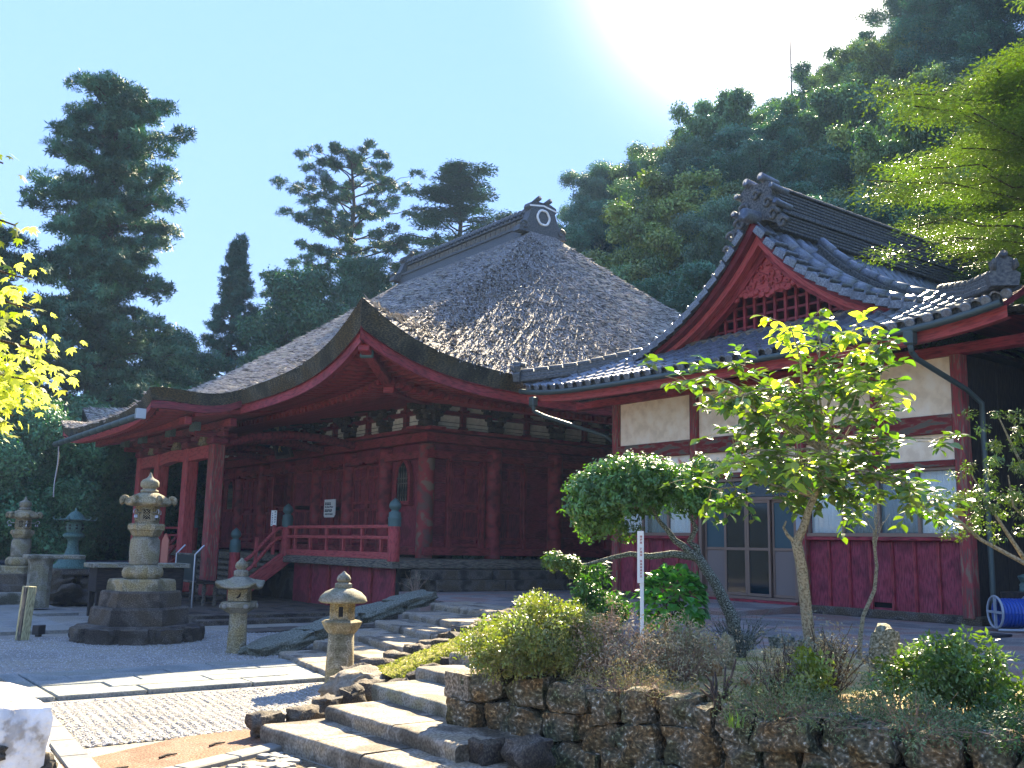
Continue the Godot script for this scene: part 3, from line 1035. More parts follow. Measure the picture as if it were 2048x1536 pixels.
# a panelled door leaf in local axes: x across, y up, z out; w by h
func door_leaf(H: Node3D, at: Transform3D, w: float, h: float):
	var b := MB.new()
	var f := 0.07
	for s in [-1, 1]: b.box(Vector3(s * (w - f) / 2, h / 2, 0), Vector3(f, h, 0.07), Basis.IDENTITY, 0.008)
	var rails := [0.0, 0.10, 0.46, 0.52, 0.85, 0.93]
	for y in [0.04, 0.12, 0.44, 0.53, 0.84, 0.965]:
		b.box(Vector3(0, y * h, 0), Vector3(w - 2 * f, 0.075, 0.064), Basis.IDENTITY, 0.008)
	for sp in [[0.12, 0.44], [0.53, 0.84], [0.84, 0.965]]:
		b.box(Vector3(0, (sp[0] + sp[1]) / 2 * h, 0), Vector3(0.06, (sp[1] - sp[0]) * h, 0.06), Basis.IDENTITY, 0.008)
	var D := MeshInstance3D.new()
	D.name = "door"
	D.mesh = b.mesh()
	D.material_override = M.red_wood
	D.transform = at
	D.position -= origin_of(H)
	H.add_child(D, true)
	for sp in [[0.12, 0.44], [0.53, 0.84], [0.84, 0.965]]:
		for s in [-1, 1]:
			b = MB.new()
			b.box(Vector3(s * (w / 4 - 0.01), (sp[0] + sp[1]) / 2 * h, -0.015), Vector3(w / 2 - f - 0.02, (sp[1] - sp[0]) * h - 0.07, 0.025))
			part(D, "panel", b, M.red_dark if sp[0] < 0.2 else M.red_board, "", true)
	return D

func make_hall_walls(H: Node3D):
	var b: MB
	# solid core behind the boards so no light leaks in
	for k in 7:
		var z0 := ZC - k * BAY
		if k == 3:
			continue
		b = MB.new()
		b.box(Vector3(XC + 0.14, 2.95, z0 - BAY / 2), Vector3(0.12, 3.2, BAY), Basis.IDENTITY, 0.0, Vector2(k * 0.37, k * 0.7))
		part(H, "front_wall_boards", b, M.red_board)
	b = MB.new()
	b.box(Vector3(XC + 0.14, 3.95, ZC - 7.0), Vector3(0.12, 0.8, BAY))
	part(H, "front_wall_boards", b, M.red_board)
	for k in 6:
		for r in 7:
			b = MB.new()
			b.box(Vector3(XC + BAY * (k + 0.5) + 0.03 * k, 1.6 + r * 0.43, ZC - 0.14 + 0.004 * (r % 3)), Vector3(BAY + 0.02, 0.422, 0.1), Basis.IDENTITY, 0.006, Vector2(k * 0.37 + r, r * 0.7))
			part(H, "wall_board", b, M.red_board)
	b = MB.new()
	b.box(Vector3(24.9, 2.9, -27.4), Vector3(0.2, 3.4, 14.0))
	b.box(Vector3(18.7, 2.9, -34.5), Vector3(12.2, 3.4, 0.2))
	part(H, "rear_wall", b, M.red_dark)
	b = MB.new()
	b.box(Vector3(15.4, 2.6, -27.46), Vector3(0.2, 2.9, 8.0))
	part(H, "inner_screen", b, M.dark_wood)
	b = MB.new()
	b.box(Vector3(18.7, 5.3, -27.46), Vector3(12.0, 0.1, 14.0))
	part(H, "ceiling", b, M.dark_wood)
	# columns
	for k in 8: column(H, XC, ZC - k * BAY, M.red_worn if k == 0 else M.red_wood)
	for k in range(1, 7): column(H, XC + k * 2.05, ZC, M.red_wood)
	# horizontal tie beams
	for y in [[1.42, 0.2, 0.26], [3.78, 0.2, 0.26], [4.2, 0.24, 0.30]]:
		b = MB.new()
		b.bar(Vector3(XC - 0.02, y[0], ZC + 0.24), Vector3(XC - 0.02, y[0], -34.7), y[2], y[1], 0.012)
		part(H, "tie_beam", b, M.red_wood)
		b = MB.new()
		b.bar(Vector3(XC + 0.16, y[0] + 0.003, ZC + 0.02), Vector3(XC + 12.4, y[0] + 0.003, ZC + 0.02), y[2] - 0.006, y[1] - 0.006, 0.012)
		part(H, "tie_beam", b, M.red_wood)
	# top plate beams over the column heads
	b = MB.new()
	b.bar(Vector3(XC, 4.395, ZC + 0.5), Vector3(XC, 4.395, -34.9), 0.46, 0.09, 0.01)
	part(H, "plate_beam", b, M.red_wood)
	b = MB.new()
	b.bar(Vector3(XC - 0.5, 4.398, ZC), Vector3(XC + 12.6, 4.398, ZC), 0.46, 0.09, 0.01)
	part(H, "plate_beam", b, M.red_wood)
	# frieze: white plaster with posts, rails and bird wires
	b = MB.new()
	b.box(Vector3(XC + 0.06, 4.86, ZC - 7.0), Vector3(0.08, 0.86, 14.4))
	part(H, "frieze_plaster", b, M.plaster_white)
	b = MB.new()
	b.box(Vector3(XC + 6.2, 4.86, ZC - 0.06), Vector3(12.3, 0.86, 0.08))
	part(H, "frieze_plaster", b, M.plaster_white)
	for y in [4.86, 5.1]:
		b = MB.new()
		b.bar(Vector3(XC - 0.02, y, ZC), Vector3(XC - 0.02, y, -34.6), 0.12, 0.11, 0.01)
		part(H, "frieze_rail", b, M.red_dark)
		b = MB.new()
		b.bar(Vector3(XC, y + 0.002, ZC + 0.02), Vector3(XC + 12.3, y + 0.002, ZC + 0.02), 0.12, 0.11, 0.01)
		part(H, "frieze_rail", b, M.red_dark)
	var post := MB.new()
	post.box(Vector3(0, 0.32, 0), Vector3(0.15, 0.86, 0.14), Basis.IDENTITY, 0.02)
	post.box(Vector3(0, 0.38, 0.03), Vector3(0.26, 0.11, 0.2), Basis.IDENTITY, 0.03)
	post.box(Vector3(0, 0.64, 0.03), Vector3(0.3, 0.11, 0.2), Basis.IDENTITY, 0.03)
	post.box(Vector3(0, -0.06, 0.0), Vector3(0.24, 0.08, 0.16), Basis.IDENTITY, 0.03)
	var pm := post.mesh()
	var og := origin_of(H)
	for k in 7:
		inst(H, "frieze_post", pm, Transform3D(Basis(Vector3.UP, -PI / 2), Vector3(XC - 0.03, 4.53, ZC - BAY * (k + 0.5)) - og), M.red_dark)
	for k in 6:
		inst(H, "frieze_post", pm, Transform3D(Basis.IDENTITY, Vector3(XC + 2.05 * (k + 0.5), 4.53, ZC + 0.03) - og), M.red_dark)
	b = MB.new()
	for y in [4.5, 4.6]:
		b.bar(Vector3(XC - 0.2, y, ZC), Vector3(XC - 0.2, y + 0.02, -34.5), 0.012, 0.012)
		b.bar(Vector3(XC, y, ZC + 0.2), Vector3(XC + 12, y + 0.02, ZC + 0.2), 0.012, 0.012)
	part(H, "bird_wire", b, M.wire)
	# bracket sets on every column
	var bm := bracket_mesh(false)
	for k in range(1, 8): inst(H, "bracket_set", bm, Transform3D(Basis(Vector3.UP, -PI / 2), Vector3(XC, 4.44, ZC - k * BAY) - og), M.dark_bracket)
	for k in range(1, 7): inst(H, "bracket_set", bm, Transform3D(Basis.IDENTITY, Vector3(XC + k * 2.05, 4.44, ZC) - og), M.dark_bracket)
	inst(H, "corner_bracket_set", bracket_mesh(true), Transform3D(Basis.IDENTITY, Vector3(XC, 4.44, ZC) - og), M.dark_bracket)
	# purlin carried by the brackets
	b = MB.new()
	b.bar(Vector3(XC - 0.85, 5.2, ZC + 1.2), Vector3(XC - 0.85, 5.2, -35.4), 0.17, 0.2, 0.015)
	part(H, "eave_purlin", b, M.red_wood)
	b = MB.new()
	b.bar(Vector3(XC - 1.2, 5.203, ZC + 0.85), Vector3(XC + 13, 5.203, ZC + 0.85), 0.17, 0.2, 0.015)
	part(H, "eave_purlin", b, M.red_wood)
	# front doors: two leaves a bay, the middle bay open
	for k in [1, 2, 4, 5]:
		for s in [-1, 1]:
			var zc: float = ZC - BAY * (k + 0.5) + s * 0.4
			door_leaf(H, Transform3D(Basis(Vector3.UP, -PI / 2), Vector3(XC + 0.02, 1.53, zc)), 0.78, 2.13)
		for s in [-0.9, 0.0, 0.9]:
			b = MB.new()
			b.box(Vector3(XC - 0.15, 3.70, ZC - BAY * (k + 0.5) + s * 0.9), Vector3(0.16, 0.09, 0.2), Basis.IDENTITY, 0.02)
			part(H, "hinge_block", b, M.red_dark)
	for q in [[-25.15 - 1.45, 0.85], [-27.0 - 1.3, -0.9]]:
		door_leaf(H, Transform3D(Basis(Vector3.UP, -PI / 2 + q[1] * 1.5), Vector3(XC - 0.28, 1.53, q[0])), 0.78, 2.13)
	b = MB.new()
	b.box(Vector3(XC + 0.02, 1.53 + 1.06, ZC - 3 * BAY - 0.26), Vector3(0.14, 2.13, 0.12), Basis.IDENTITY, 0.01)
	b.box(Vector3(XC + 0.02, 1.53 + 1.06, ZC - 4 * BAY + 0.26), Vector3(0.14, 2.13, 0.12), Basis.IDENTITY, 0.01)
	b.box(Vector3(XC + 0.02, 3.63, ZC - 3.5 * BAY), Vector3(0.14, 0.1, 1.7), Basis.IDENTITY, 0.01)
	part(H, "door_frame", b, M.red_wood)
	# side doors
	for x in [13.9, 15.26]:
		door_leaf(H, Transform3D(Basis.IDENTITY, Vector3(x, 1.5, ZC - 0.04)), 0.92, 2.12)
		b = MB.new()
		b.box(Vector3(x + (-0.46 if x < 14 else 0.46), 3.68, ZC + 0.16), Vector3(0.34, 0.14, 0.12), Basis.IDENTITY, 0.02)
		part(H, "hinge_block", b, M.red_dark)
		for s in [-1, 1]:
			b = MB.new()
			b.box(Vector3(x + s * 0.52, 2.6, ZC - 0.03), Vector3(0.1, 2.2, 0.12), Basis.IDENTITY, 0.012)
			part(H, "door_jamb", b, M.red_wood)
	# bell-shaped windows at both ends of the front
	for k in [0, 6]:
		var zc: float = ZC - BAY * (k + 0.5) + (-0.1 if k == 0 else 0.1)
		var xf := Transform3D(Basis(Vector3.UP, -PI / 2), Vector3(XC + 0.05, 2.55, zc))
		var out := PackedVector2Array()
		var hole := PackedVector2Array()
		for q in [[0.40, 0.0], [0.40, 0.5], [0.38, 0.75], [0.32, 0.95], [0.2, 1.12], [0.08, 1.2], [0, 1.27]]:
			out.append(Vector2(q[0], q[1]))
		for q in [[-0.08, 1.2], [-0.2, 1.12], [-0.32, 0.95], [-0.38, 0.75], [-0.40, 0.5], [-0.40, 0.0]]:
			out.append(Vector2(q[0], q[1]))
		for q in out: hole.append(Vector2(q.x * 0.72, 0.1 + q.y * 0.82))
		b = MB.new()
		for j in out.size() - 1:
			var quad2 := PackedVector2Array([out[j], out[j + 1], hole[j + 1], hole[j]])
			b.prism(quad2, 0.09, xf)
		b.box(Vector3(XC + 0.0, 2.60, zc), Vector3(0.16, 0.1, 0.86), Basis.IDENTITY, 0.01)
		var W := part(H, "arched_window", b, M.red_wood)
		b = MB.new()
		b.prism(hole, 0.02, xf.translated_local(Vector3(0, 0, 0.03)))
		part(W, "dark_opening", b, M.black_void)
		for j in 4:
			b = MB.new()
			var y := -0.18 + j * 0.12
			b.box(xf * Vector3(y, 0.55, 0.07), Vector3(0.025, 0.9, 0.025))
			part(W, "window_bar", b, M.grey_wood)
		for y in [0.55, 0.68]:
			b = MB.new()
			b.box(xf * Vector3(0, y, 0.075), Vector3(0.02, 0.025, 0.52))
			part(W, "window_bar", b, M.grey_wood)

func giboshi(H: Node3D, parent: Node, at: Vector3, h: float, r: float):
	# round post with an onion-shaped copper cap
	var b := MB.new()
	b.lathe([[r, 0], [r, h], [0, h]], 16, at)
	var p := part(parent, "newel_post", b, M.red_newel)
	b = MB.new()
	var y := h
	b.lathe([[r * 1.06, y], [r * 1.06, y + 0.16], [r * 1.12, y + 0.165], [r * 1.12, y + 0.19], [r * 1.0, y + 0.2], [r * 0.98, y + 0.30], [r * 0.62, y + 0.32], [r * 0.58, y + 0.35], [r * 0.95, y + 0.40], [r * 1.0, y + 0.45], [r * 0.8, y + 0.52], [r * 0.4, y + 0.57], [r * 0.12, y + 0.60], [0, y + 0.62]], 16, at)
	part(p, "copper_cap", b, M.copper_green)

func railing(H: Node3D, a: Vector3, e: Vector3, posts: int):
	# three rails on short posts between two newels
	var b: MB
	var R := Node3D.new()
	R.name = "railing"
	H.add_child(R, true)
	for y in [[0.07, 0.15, 0.11], [0.46, 0.075, 0.09], [0.70, 0.075, 0.09]]:
		b = MB.new()
		b.bar(a + Vector3(0, y[0], 0), e + Vector3(0, y[0], 0), y[2], y[1], 0.012)
		part(R, "rail", b, M.red_rail)
	for k in posts:
		var q := a.lerp(e, (k + 0.5) / posts)
		b = MB.new()
		var tall := k % 2 == 1
		b.box(q + Vector3(0, 0.28 if not tall else 0.40, 0), Vector3(0.07, 0.30 if not tall else 0.54, 0.07), Basis.IDENTITY, 0.008)
		part(R, "baluster", b, M.red_rail)

func make_hall_veranda(H: Node3D):
	var b: MB
	# floor boards laid across, worn grey edge beams
	for k in 20:
		b = MB.new()
		var z := -18.45 - k * 0.82
		b.box(Vector3(11.66, FLOOR - 0.03, z - 0.41), Vector3(2.1, 0.06, 0.812), Basis.IDENTITY, 0.004, Vector2(k, k * 0.3))
		part(H, "floor_board", b, M.grey_wood)
	for k in 18:
		b = MB.new()
		b.box(Vector3(12.9 + k * 0.7, FLOOR - 0.034, -19.44), Vector3(0.69, 0.06, 1.98), Basis.IDENTITY, 0.004, Vector2(k, k * 0.3))
		part(H, "floor_board", b, M.grey_wood)
	b = MB.new()
	b.bar(Vector3(10.66, FLOOR - 0.11, -18.3), Vector3(10.66, FLOOR - 0.11, -36.5), 0.2, 0.16, 0.015)
	part(H, "edge_beam", b, M.grey_wood)
	b = MB.new()
	b.bar(Vector3(10.78, FLOOR - 0.11, -18.42), Vector3(25, FLOOR - 0.11, -18.42), 0.2, 0.165, 0.015)
	part(H, "edge_beam", b, M.grey_wood)
	# red boarding under the front floor
	for q in [[-18.55, -23.7, 5], [-31.2, -36.4, 5]]:
		for k in q[2]:
			var z0: float = lerpf(q[0], q[1], float(k) / q[2])
			var z1: float = lerpf(q[0], q[1], float(k + 1) / q[2])
			b = MB.new()
			b.box(Vector3(10.84, 0.56, (z0 + z1) / 2), Vector3(0.05, 1.02, absf(z1 - z0) - 0.03), Basis.IDENTITY, 0.006, Vector2(k, k))
			part(H, "skirt_board", b, M.red_board)
			b = MB.new()
			b.box(Vector3(10.80, 0.56, z0), Vector3(0.1, 1.03, 0.13), Basis.IDENTITY, 0.01)
			part(H, "skirt_post", b, M.red_wood)
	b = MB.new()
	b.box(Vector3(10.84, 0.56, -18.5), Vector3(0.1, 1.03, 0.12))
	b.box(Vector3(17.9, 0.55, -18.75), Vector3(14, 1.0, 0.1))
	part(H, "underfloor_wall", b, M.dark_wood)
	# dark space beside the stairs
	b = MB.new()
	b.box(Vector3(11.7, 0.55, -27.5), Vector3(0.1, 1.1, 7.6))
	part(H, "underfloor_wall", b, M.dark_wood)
	for e in [[-18.39, -23.9], [-31.0, -36.5]]:
		railing(H, Vector3(10.66, FLOOR, e[0] - 0.1), Vector3(10.66, FLOOR, e[1] + 0.1), 6)
		for z in e: giboshi(H, H, Vector3(10.66, FLOOR - 0.04, z), 0.74, 0.135)
	# timber stairs
	for k in 7:
		b = MB.new()
		var x := 9.42 + k * 0.19
		var y := 0.11 + (k + 1) * 0.143
		b.box(Vector3(x + 0.11, y, -27.45), Vector3(0.27, 0.09, 6.9), Basis.IDENTITY, 0.01, Vector2(k, k))
		b.box(Vector3(x + 0.19, y - 0.08, -27.45), Vector3(0.06, 0.12, 6.85))
		part(H, "stair_tread", b, M.grey_wood)
	for z in [-23.9, -31.0]:
		b = MB.new()
		b.bar(Vector3(9.36, 0.22, z), Vector3(10.72, 1.22, z), 0.14, 0.34, 0.015)
		part(H, "stair_string", b, M.red_rail)
		giboshi(H, H, Vector3(9.3, 0.11, z), 1.18, 0.13)
		var hr := Node3D.new()
		hr.name = "stair_railing"
		H.add_child(hr, true)
		for q in [[0.92, 1.95], [0.62, 1.70]]:
			b = MB.new()
			b.tube([Vector3(9.35, q[0], z), Vector3(9.75, q[0] + 0.30, z), Vector3(10.15, q[1] - 0.30, z), Vector3(10.4, q[1] - 0.05, z), Vector3(10.62, q[1], z)], [0.05, 0.05, 0.05, 0.05, 0.05], 8)
			part(hr, "handrail", b, M.red_rail)
		for x in [9.85, 10.3]:
			b = MB.new()
			b.box(Vector3(x, 0.9 + (x - 9.3) * 0.72, z), Vector3(0.08, 0.75, 0.07), Basis.IDENTITY, 0.01)
			part(hr, "baluster", b, M.red_rail)

func make_hall_porch(H: Node3D):
	var b: MB
	var zs := [-24.0, -25.9, -28.35, -30.1]
	for z in zs:
		b = MB.new()
		b.box(Vector3(8.7, 0.17, z), Vector3(0.62, 0.12, 0.62), Basis.IDENTITY, 0.03)
		part(H, "pillar_base", b, M.dark_stone)
		b = MB.new()
		b.box(Vector3(8.7, 2.1, z), Vector3(0.34, 3.75, 0.34), Basis.IDENTITY, 0.035, Vector2(z, z))
		part(H, "porch_pillar", b, M.red_worn if z == -24.0 else M.red_rail)
		# carved nosing and bracket block over each pillar
		b = MB.new()
		b.box(Vector3(8.7, 4.05, z), Vector3(0.44, 0.18, 0.44), Basis.IDENTITY, 0.05)
		b.bar(Vector3(8.7, 4.2, z - 0.55), Vector3(8.7, 4.2, z + 0.55), 0.15, 0.15, 0.03)
		b.bar(Vector3(8.1, 4.2, z), Vector3(9.2, 4.2, z), 0.15, 0.15, 0.03)
		for q in [-0.45, 0.0, 0.45]: b.box(Vector3(8.7, 4.33, z + q), Vector3(0.2, 0.12, 0.22), Basis.IDENTITY, 0.03)
		part(H, "pillar_bracket", b, M.red_dark)
		b = MB.new()
		b.box(Vector3(8.12, 4.36, z - 0.05), Vector3(0.16, 0.22, 0.42), Basis.IDENTITY, 0.015)
		part(H, "purlin_end_board", b, M.bracket_green)
		# rainbow beam back to the hall
		b = MB.new()
		var pp := [Vector3(8.8, 3.95, z), Vector3(9.6, 4.22, z), Vector3(10.6, 4.36, z), Vector3(11.7, 4.34, z), Vector3(12.6, 4.2, z)]
		b.tube(pp, [0.10, 0.12, 0.12, 0.11, 0.10], 10)
		part(H, "rainbow_beam", b, M.red_dark)
	for k in 3:
		b = MB.new()
		var z0: float = zs[k] - 0.17
		var z1: float = zs[k + 1] + 0.17
		var rows := [[], [], [], []]
		for c in 13:
			var q := c / 12.0
			var z := lerpf(z0, z1, q)
			var bow := 0.07 * sin(q * PI) if k == 1 else 0.02 * sin(q * PI)
			rows[0].append(Vector3(8.58, 3.62 + bow, z)); rows[1].append(Vector3(8.58, 3.95 + bow * 0.6, z))
			rows[2].append(Vector3(8.82, 3.95 + bow * 0.6, z)); rows[3].append(Vector3(8.82, 3.62 + bow, z))
		for r in 4: b.smooth_grid([rows[r], rows[(r + 1) % 4]], false, Vector2(0.15, 0.2), true)
		part(H, "porch_beam", b, M.red_rail)
		# pale carving in the middle of each span
		b = MB.new()
		var zm := (z0 + z1) / 2
		for j in 7:
			b.rock(Vector3(8.68, 4.06 + 0.05 * (j % 3), zm + (j - 3) * 0.07), Vector3(0.16, 0.2 - 0.03 * absf(j - 3), 0.14), 40 + j + k * 9, 4, 0.2, 0.3)
		part(H, "frog_leg_carving", b, M.lichen_granite)
		b = MB.new()
		b.bar(Vector3(8.7, 4.28, z0 - 0.1), Vector3(8.7, 4.24, z1 + 0.1), 0.12, 0.1, 0.02)
		part(H, "porch_tie", b, M.red_dark)
	for x in [[8.7, 4.44], [7.6, 4.38]]:
		b = MB.new()
		b.bar(Vector3(x[0], x[1], -23.0), Vector3(x[0], x[1], -31.1), 0.18, 0.2, 0.02)
		part(H, "porch_purlin", b, M.red_wood)
	# soffit, rafters and fascia of the porch
	b = MB.new()
	var rows := []
	for r in 9:
		var x := lerpf(6.62, 10.0, r / 8.0)
		var row := []
		for c in 41:
			var z := lerpf(-22.76, -31.34, crowd(c, 40))
			row.append(Vector3(x, min(porch_y(x, z) - 0.26, 5.0), z))
		rows.append(row)
	b.smooth_grid(rows, false, Vector2(0.3, 0.3), false)
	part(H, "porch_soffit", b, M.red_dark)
	b = MB.new()
	for k in 40:
		var z := -22.9 - k * 0.211
		b.bar(Vector3(6.85, porch_y(6.65, z) - 0.37, z), Vector3(8.0, porch_y(8.0, z) - 0.37, z), 0.085, 0.1)
		b.bar(Vector3(7.7, porch_y(7.7, z) - 0.45, z), Vector3(9.6, min(porch_y(9.6, z), 5.3) - 0.5, z), 0.085, 0.1)
	var rf := part(H, "porch_rafters", b, M.red_wood)
	rf.set_meta("kind", "stuff")
	b = MB.new()
	for lay in [[6.64, 0.27, 0.15]]:
		var r0 := []
		var r1 := []
		var r2 := []
		for c in 41:
			var z := lerpf(-22.76, -31.34, crowd(c, 40))
			var y: float = porch_y(lay[0], z) - lay[1]
			r0.append(Vector3(lay[0], y, z)); r1.append(Vector3(lay[0], y - lay[2], z)); r2.append(Vector3(lay[0] + 0.14, y - lay[2], z))
		b.smooth_grid([r0, r1], false, Vector2(0.2, 0.2), false)
		b.smooth_grid([r1, r2], false, Vector2(0.2, 0.2), false)
	part(H, "porch_fascia", b, M.red_rail)
	for s in [-22.74, -31.36]:
		b = MB.new()
		var r0 := []
		var r1 := []
		var r2 := []
		for c in 16:
			var x := lerpf(6.62, 10.2, c / 15.0)
			var y := porch_y(x, s) - 0.27 if x < 9.2 else lerpf(porch_y(9.2, s) - 0.27, 5.1, (x - 9.2))
			r0.append(Vector3(x, y, s)); r1.append(Vector3(x, y - 0.17, s))
			r2.append(Vector3(x, y - 0.17, s + (0.12 if s < -25 else -0.12)))
		b.smooth_grid([r0, r1], false, Vector2(0.2, 0.2), s > -25)
		b.smooth_grid([r1, r2], false, Vector2(0.2, 0.2), s > -25)
		part(H, "verge_board", b, M.red_dark)
# ================================================================= side building with tiled gable roof
const GX := 13.88
const GZ := -11.05

func main_y(d: float) -> float:
	return 4.7 + 2.85 * exp(-absf(d) / 1.95)

func skirt_y(x: float, z: float) -> float:
	# front skirt: eave at x 12.5, rising to the gable
	var e: float = min(z + 16.3, -6.05 - z)
	return 4.78 + 0.40 * (x - 12.5) + 0.06 * (x - 12.5) * (x - 12.5) + 0.20 * exp(-max(e, 0.0) / 0.9)

func tile_mesh(len: float, eave: bool) -> ArrayMesh:
	# one pantile: S-shaped across z, sloping along x (rises towards +x); origin at the lower edge
	var b := MB.new()
	var w := 0.272
	var top := []
	var low := []
	for r in 2:
		var row := []
		var row2 := []
		for c in 8:
			var q := c / 7.0
			var h := 0.045 * sin(q * TAU * 0.94 + 0.3) + (0.018 if q > 0.86 else 0.0)
			row.append(Vector3(len * r, h + (0.03 if r == 0 else 0.0), (q - 0.5) * w))
			row2.append(Vector3(len * r, h - 0.03 + (0.03 if r == 0 else 0.0), (q - 0.5) * w))
		top.append(row); low.append(row2)
	b.smooth_grid(top, false, Vector2(0.1, 0.1), true)
	b.smooth_grid([low[0], top[0]], false, Vector2(0.1, 0.1), true)
	if eave:
		b.lathe([[0, 0], [0.075, 0], [0.075, 0.03], [0.05, 0.035], [0, 0.03]], 10)
		var k := b.v.size() - 55
		for j in range(k, b.v.size()):
			var p := b.v[j]
			b.v[j] = Vector3(-p.y - 0.01, p.x - 0.005, p.z + w * 0.32)
			var m := b.n[j]
			b.n[j] = Vector3(-m.y, m.x, m.z)
	return b.mesh()

func make_side_building():
	var S := thing("tiled_hall", "red and cream timber building with grey tiled gable roof and sliding glass door", "building", Vector3(17.5, 0.6, -11.1))
	var og := origin_of(S)
	var b: MB
	# ---------- walls
	b = MB.new()
	b.box(Vector3(GX + 0.1, 0.66, -11.13), Vector3(0.36, 0.14, 7.7), Basis.IDENTITY, 0.02)
	b.box(Vector3(18.2, 0.66, -7.40), Vector3(8.3, 0.14, 0.3), Basis.IDENTITY, 0.02)
	part(S, "stone_footing", b, M.dark_stone)
	for z in [-7.45, -10.27, -12.68, -14.85]:
		b = MB.new()
		b.box(Vector3(GX, 2.62, z), Vector3(0.2, 3.86, 0.17), Basis.IDENTITY, 0.012, Vector2(z, z))
		part(S, "post", b, M.red_worn)
	b = MB.new()
	b.box(Vector3(GX, 4.08, -8.84), Vector3(0.16, 0.9, 0.13), Basis.IDENTITY, 0.01)
	b.box(Vector3(GX, 3.18, -8.84), Vector3(0.16, 0.36, 0.13), Basis.IDENTITY, 0.01)
	part(S, "post", b, M.red_wood)
	for z in [-11.5, -13.78]:
		b = MB.new()
		b.box(Vector3(GX, 3.18, z), Vector3(0.14, 0.36, 0.1), Basis.IDENTITY, 0.01)
		part(S, "stud", b, M.red_wood)
	# plaster fields
	for q in [[-7.53, -8.77, 3.66, 4.55], [-8.91, -10.18, 3.66, 4.55], [-10.36, -12.59, 3.66, 4.55], [-12.77, -14.76, 3.66, 4.55], [-7.53, -8.77, 2.98, 3.38], [-8.91, -10.18, 2.98, 3.38], [-10.36, -11.45, 2.98, 3.38], [-11.55, -12.59, 2.98, 3.38], [-12.77, -13.73, 2.98, 3.38], [-13.83, -14.76, 2.98, 3.38]]:
		b = MB.new()
		b.box(Vector3(GX + 0.04, (q[2] + q[3]) / 2, (q[0] + q[1]) / 2), Vector3(0.1, q[3] - q[2], absf(q[1] - q[0])))
		part(S, "plaster_panel", b, M.plaster_stained if q[0] < -12 and q[2] < 3.5 else M.plaster)
	# beams
	for q in [[-7.53, -10.18], [-10.36, -12.59], [-12.77, -14.76]]:
		b = MB.new()
		b.box(Vector3(GX - 0.01, 3.52, (q[0] + q[1]) / 2), Vector3(0.19, 0.285, absf(q[1] - q[0])), Basis.IDENTITY, 0.012, Vector2(q[0], 0))
		part(S, "tie_beam", b, M.red_grey)
		b = MB.new()
		b.box(Vector3(GX - 0.02, 2.93, (q[0] + q[1]) / 2), Vector3(0.2, 0.1, absf(q[1] - q[0])), Basis.IDENTITY, 0.01)
		part(S, "lintel_rail", b, M.red_grey)
	b = MB.new()
	b.box(Vector3(GX - 0.02, 4.62, -11.13), Vector3(0.2, 0.16, 9.9), Basis.IDENTITY, 0.012)
	part(S, "wall_plate", b, M.red_wood)
	# boarded base walls with battens
	for q in [[-7.53, -10.18, 7], [-12.77, -14.76, 5]]:
		var n: int = q[2]
		for k in n:
			var z0: float = lerpf(q[0], q[1], float(k) / n)
			var z1: float = lerpf(q[0], q[1], float(k + 1) / n)
			b = MB.new()
			if n == 7 and k == 3:
				b.box(Vector3(GX + 0.03, 1.31, (z0 + z1) / 2), Vector3(0.05, 0.94, absf(z1 - z0) - 0.004), Basis.IDENTITY, 0.004, Vector2(k, k))
				b.box(Vector3(GX + 0.03, 0.735, (z0 + z1) / 2), Vector3(0.05, 0.05, absf(z1 - z0) - 0.004), Basis.IDENTITY, 0.004)
				var vb := MB.new()
				vb.box(Vector3(GX + 0.07, 0.80, (z0 + z1) / 2), Vector3(0.03, 0.1, absf(z1 - z0)))
				part(S, "vent_opening", vb, M.black_void)
			else:
				b.box(Vector3(GX + 0.03, 1.25, (z0 + z1) / 2), Vector3(0.05, 1.06, absf(z1 - z0) - 0.004), Basis.IDENTITY, 0.004, Vector2(k, k))
			part(S, "wall_panel", b, M.red_board)
			if k > 0:
				b = MB.new()
				b.box(Vector3(GX - 0.01, 1.25, z0), Vector3(0.045, 1.06, 0.05), Basis.IDENTITY, 0.006, Vector2(k, 0))
				part(S, "batten", b, M.red_wood)
		b = MB.new()
		b.box(Vector3(GX - 0.02, 1.815, (q[0] + q[1]) / 2), Vector3(0.15, 0.06, absf(q[1] - q[0])), Basis.IDENTITY, 0.01)
		part(S, "sill_rail", b, M.red_wood)
	b = MB.new()
	b.box(Vector3(GX - 0.03, 0.70, -11.5), Vector3(0.2, 0.1, 2.2), Basis.IDENTITY, 0.01)
	part(S, "door_sill", b, M.red_wood)
	# windows: aluminium frames, curtains behind the outer panes
	for w in [[-7.53, -10.18, 4], [-12.77, -14.76, 3]]:
		var W := Node3D.new()
		W.name = "window"
		S.add_child(W, true)
		var n: int = w[2]
		b = MB.new()
		var zm: float = (w[0] + w[1]) / 2
		var wl: float = absf(w[1] - w[0])
		b.box(Vector3(GX, 1.875, zm), Vector3(0.14, 0.06, wl), Basis.IDENTITY, 0.005)
		b.box(Vector3(GX, 2.86, zm), Vector3(0.14, 0.05, wl), Basis.IDENTITY, 0.005)
		for k in n + 1:
			b.box(Vector3(GX + (0.02 if k % 2 else -0.01), 2.37, lerpf(w[0], w[1], float(k) / n)), Vector3(0.06, 0.93, 0.05), Basis.IDENTITY, 0.005)
		part(W, "window_frame", b, M.alu)
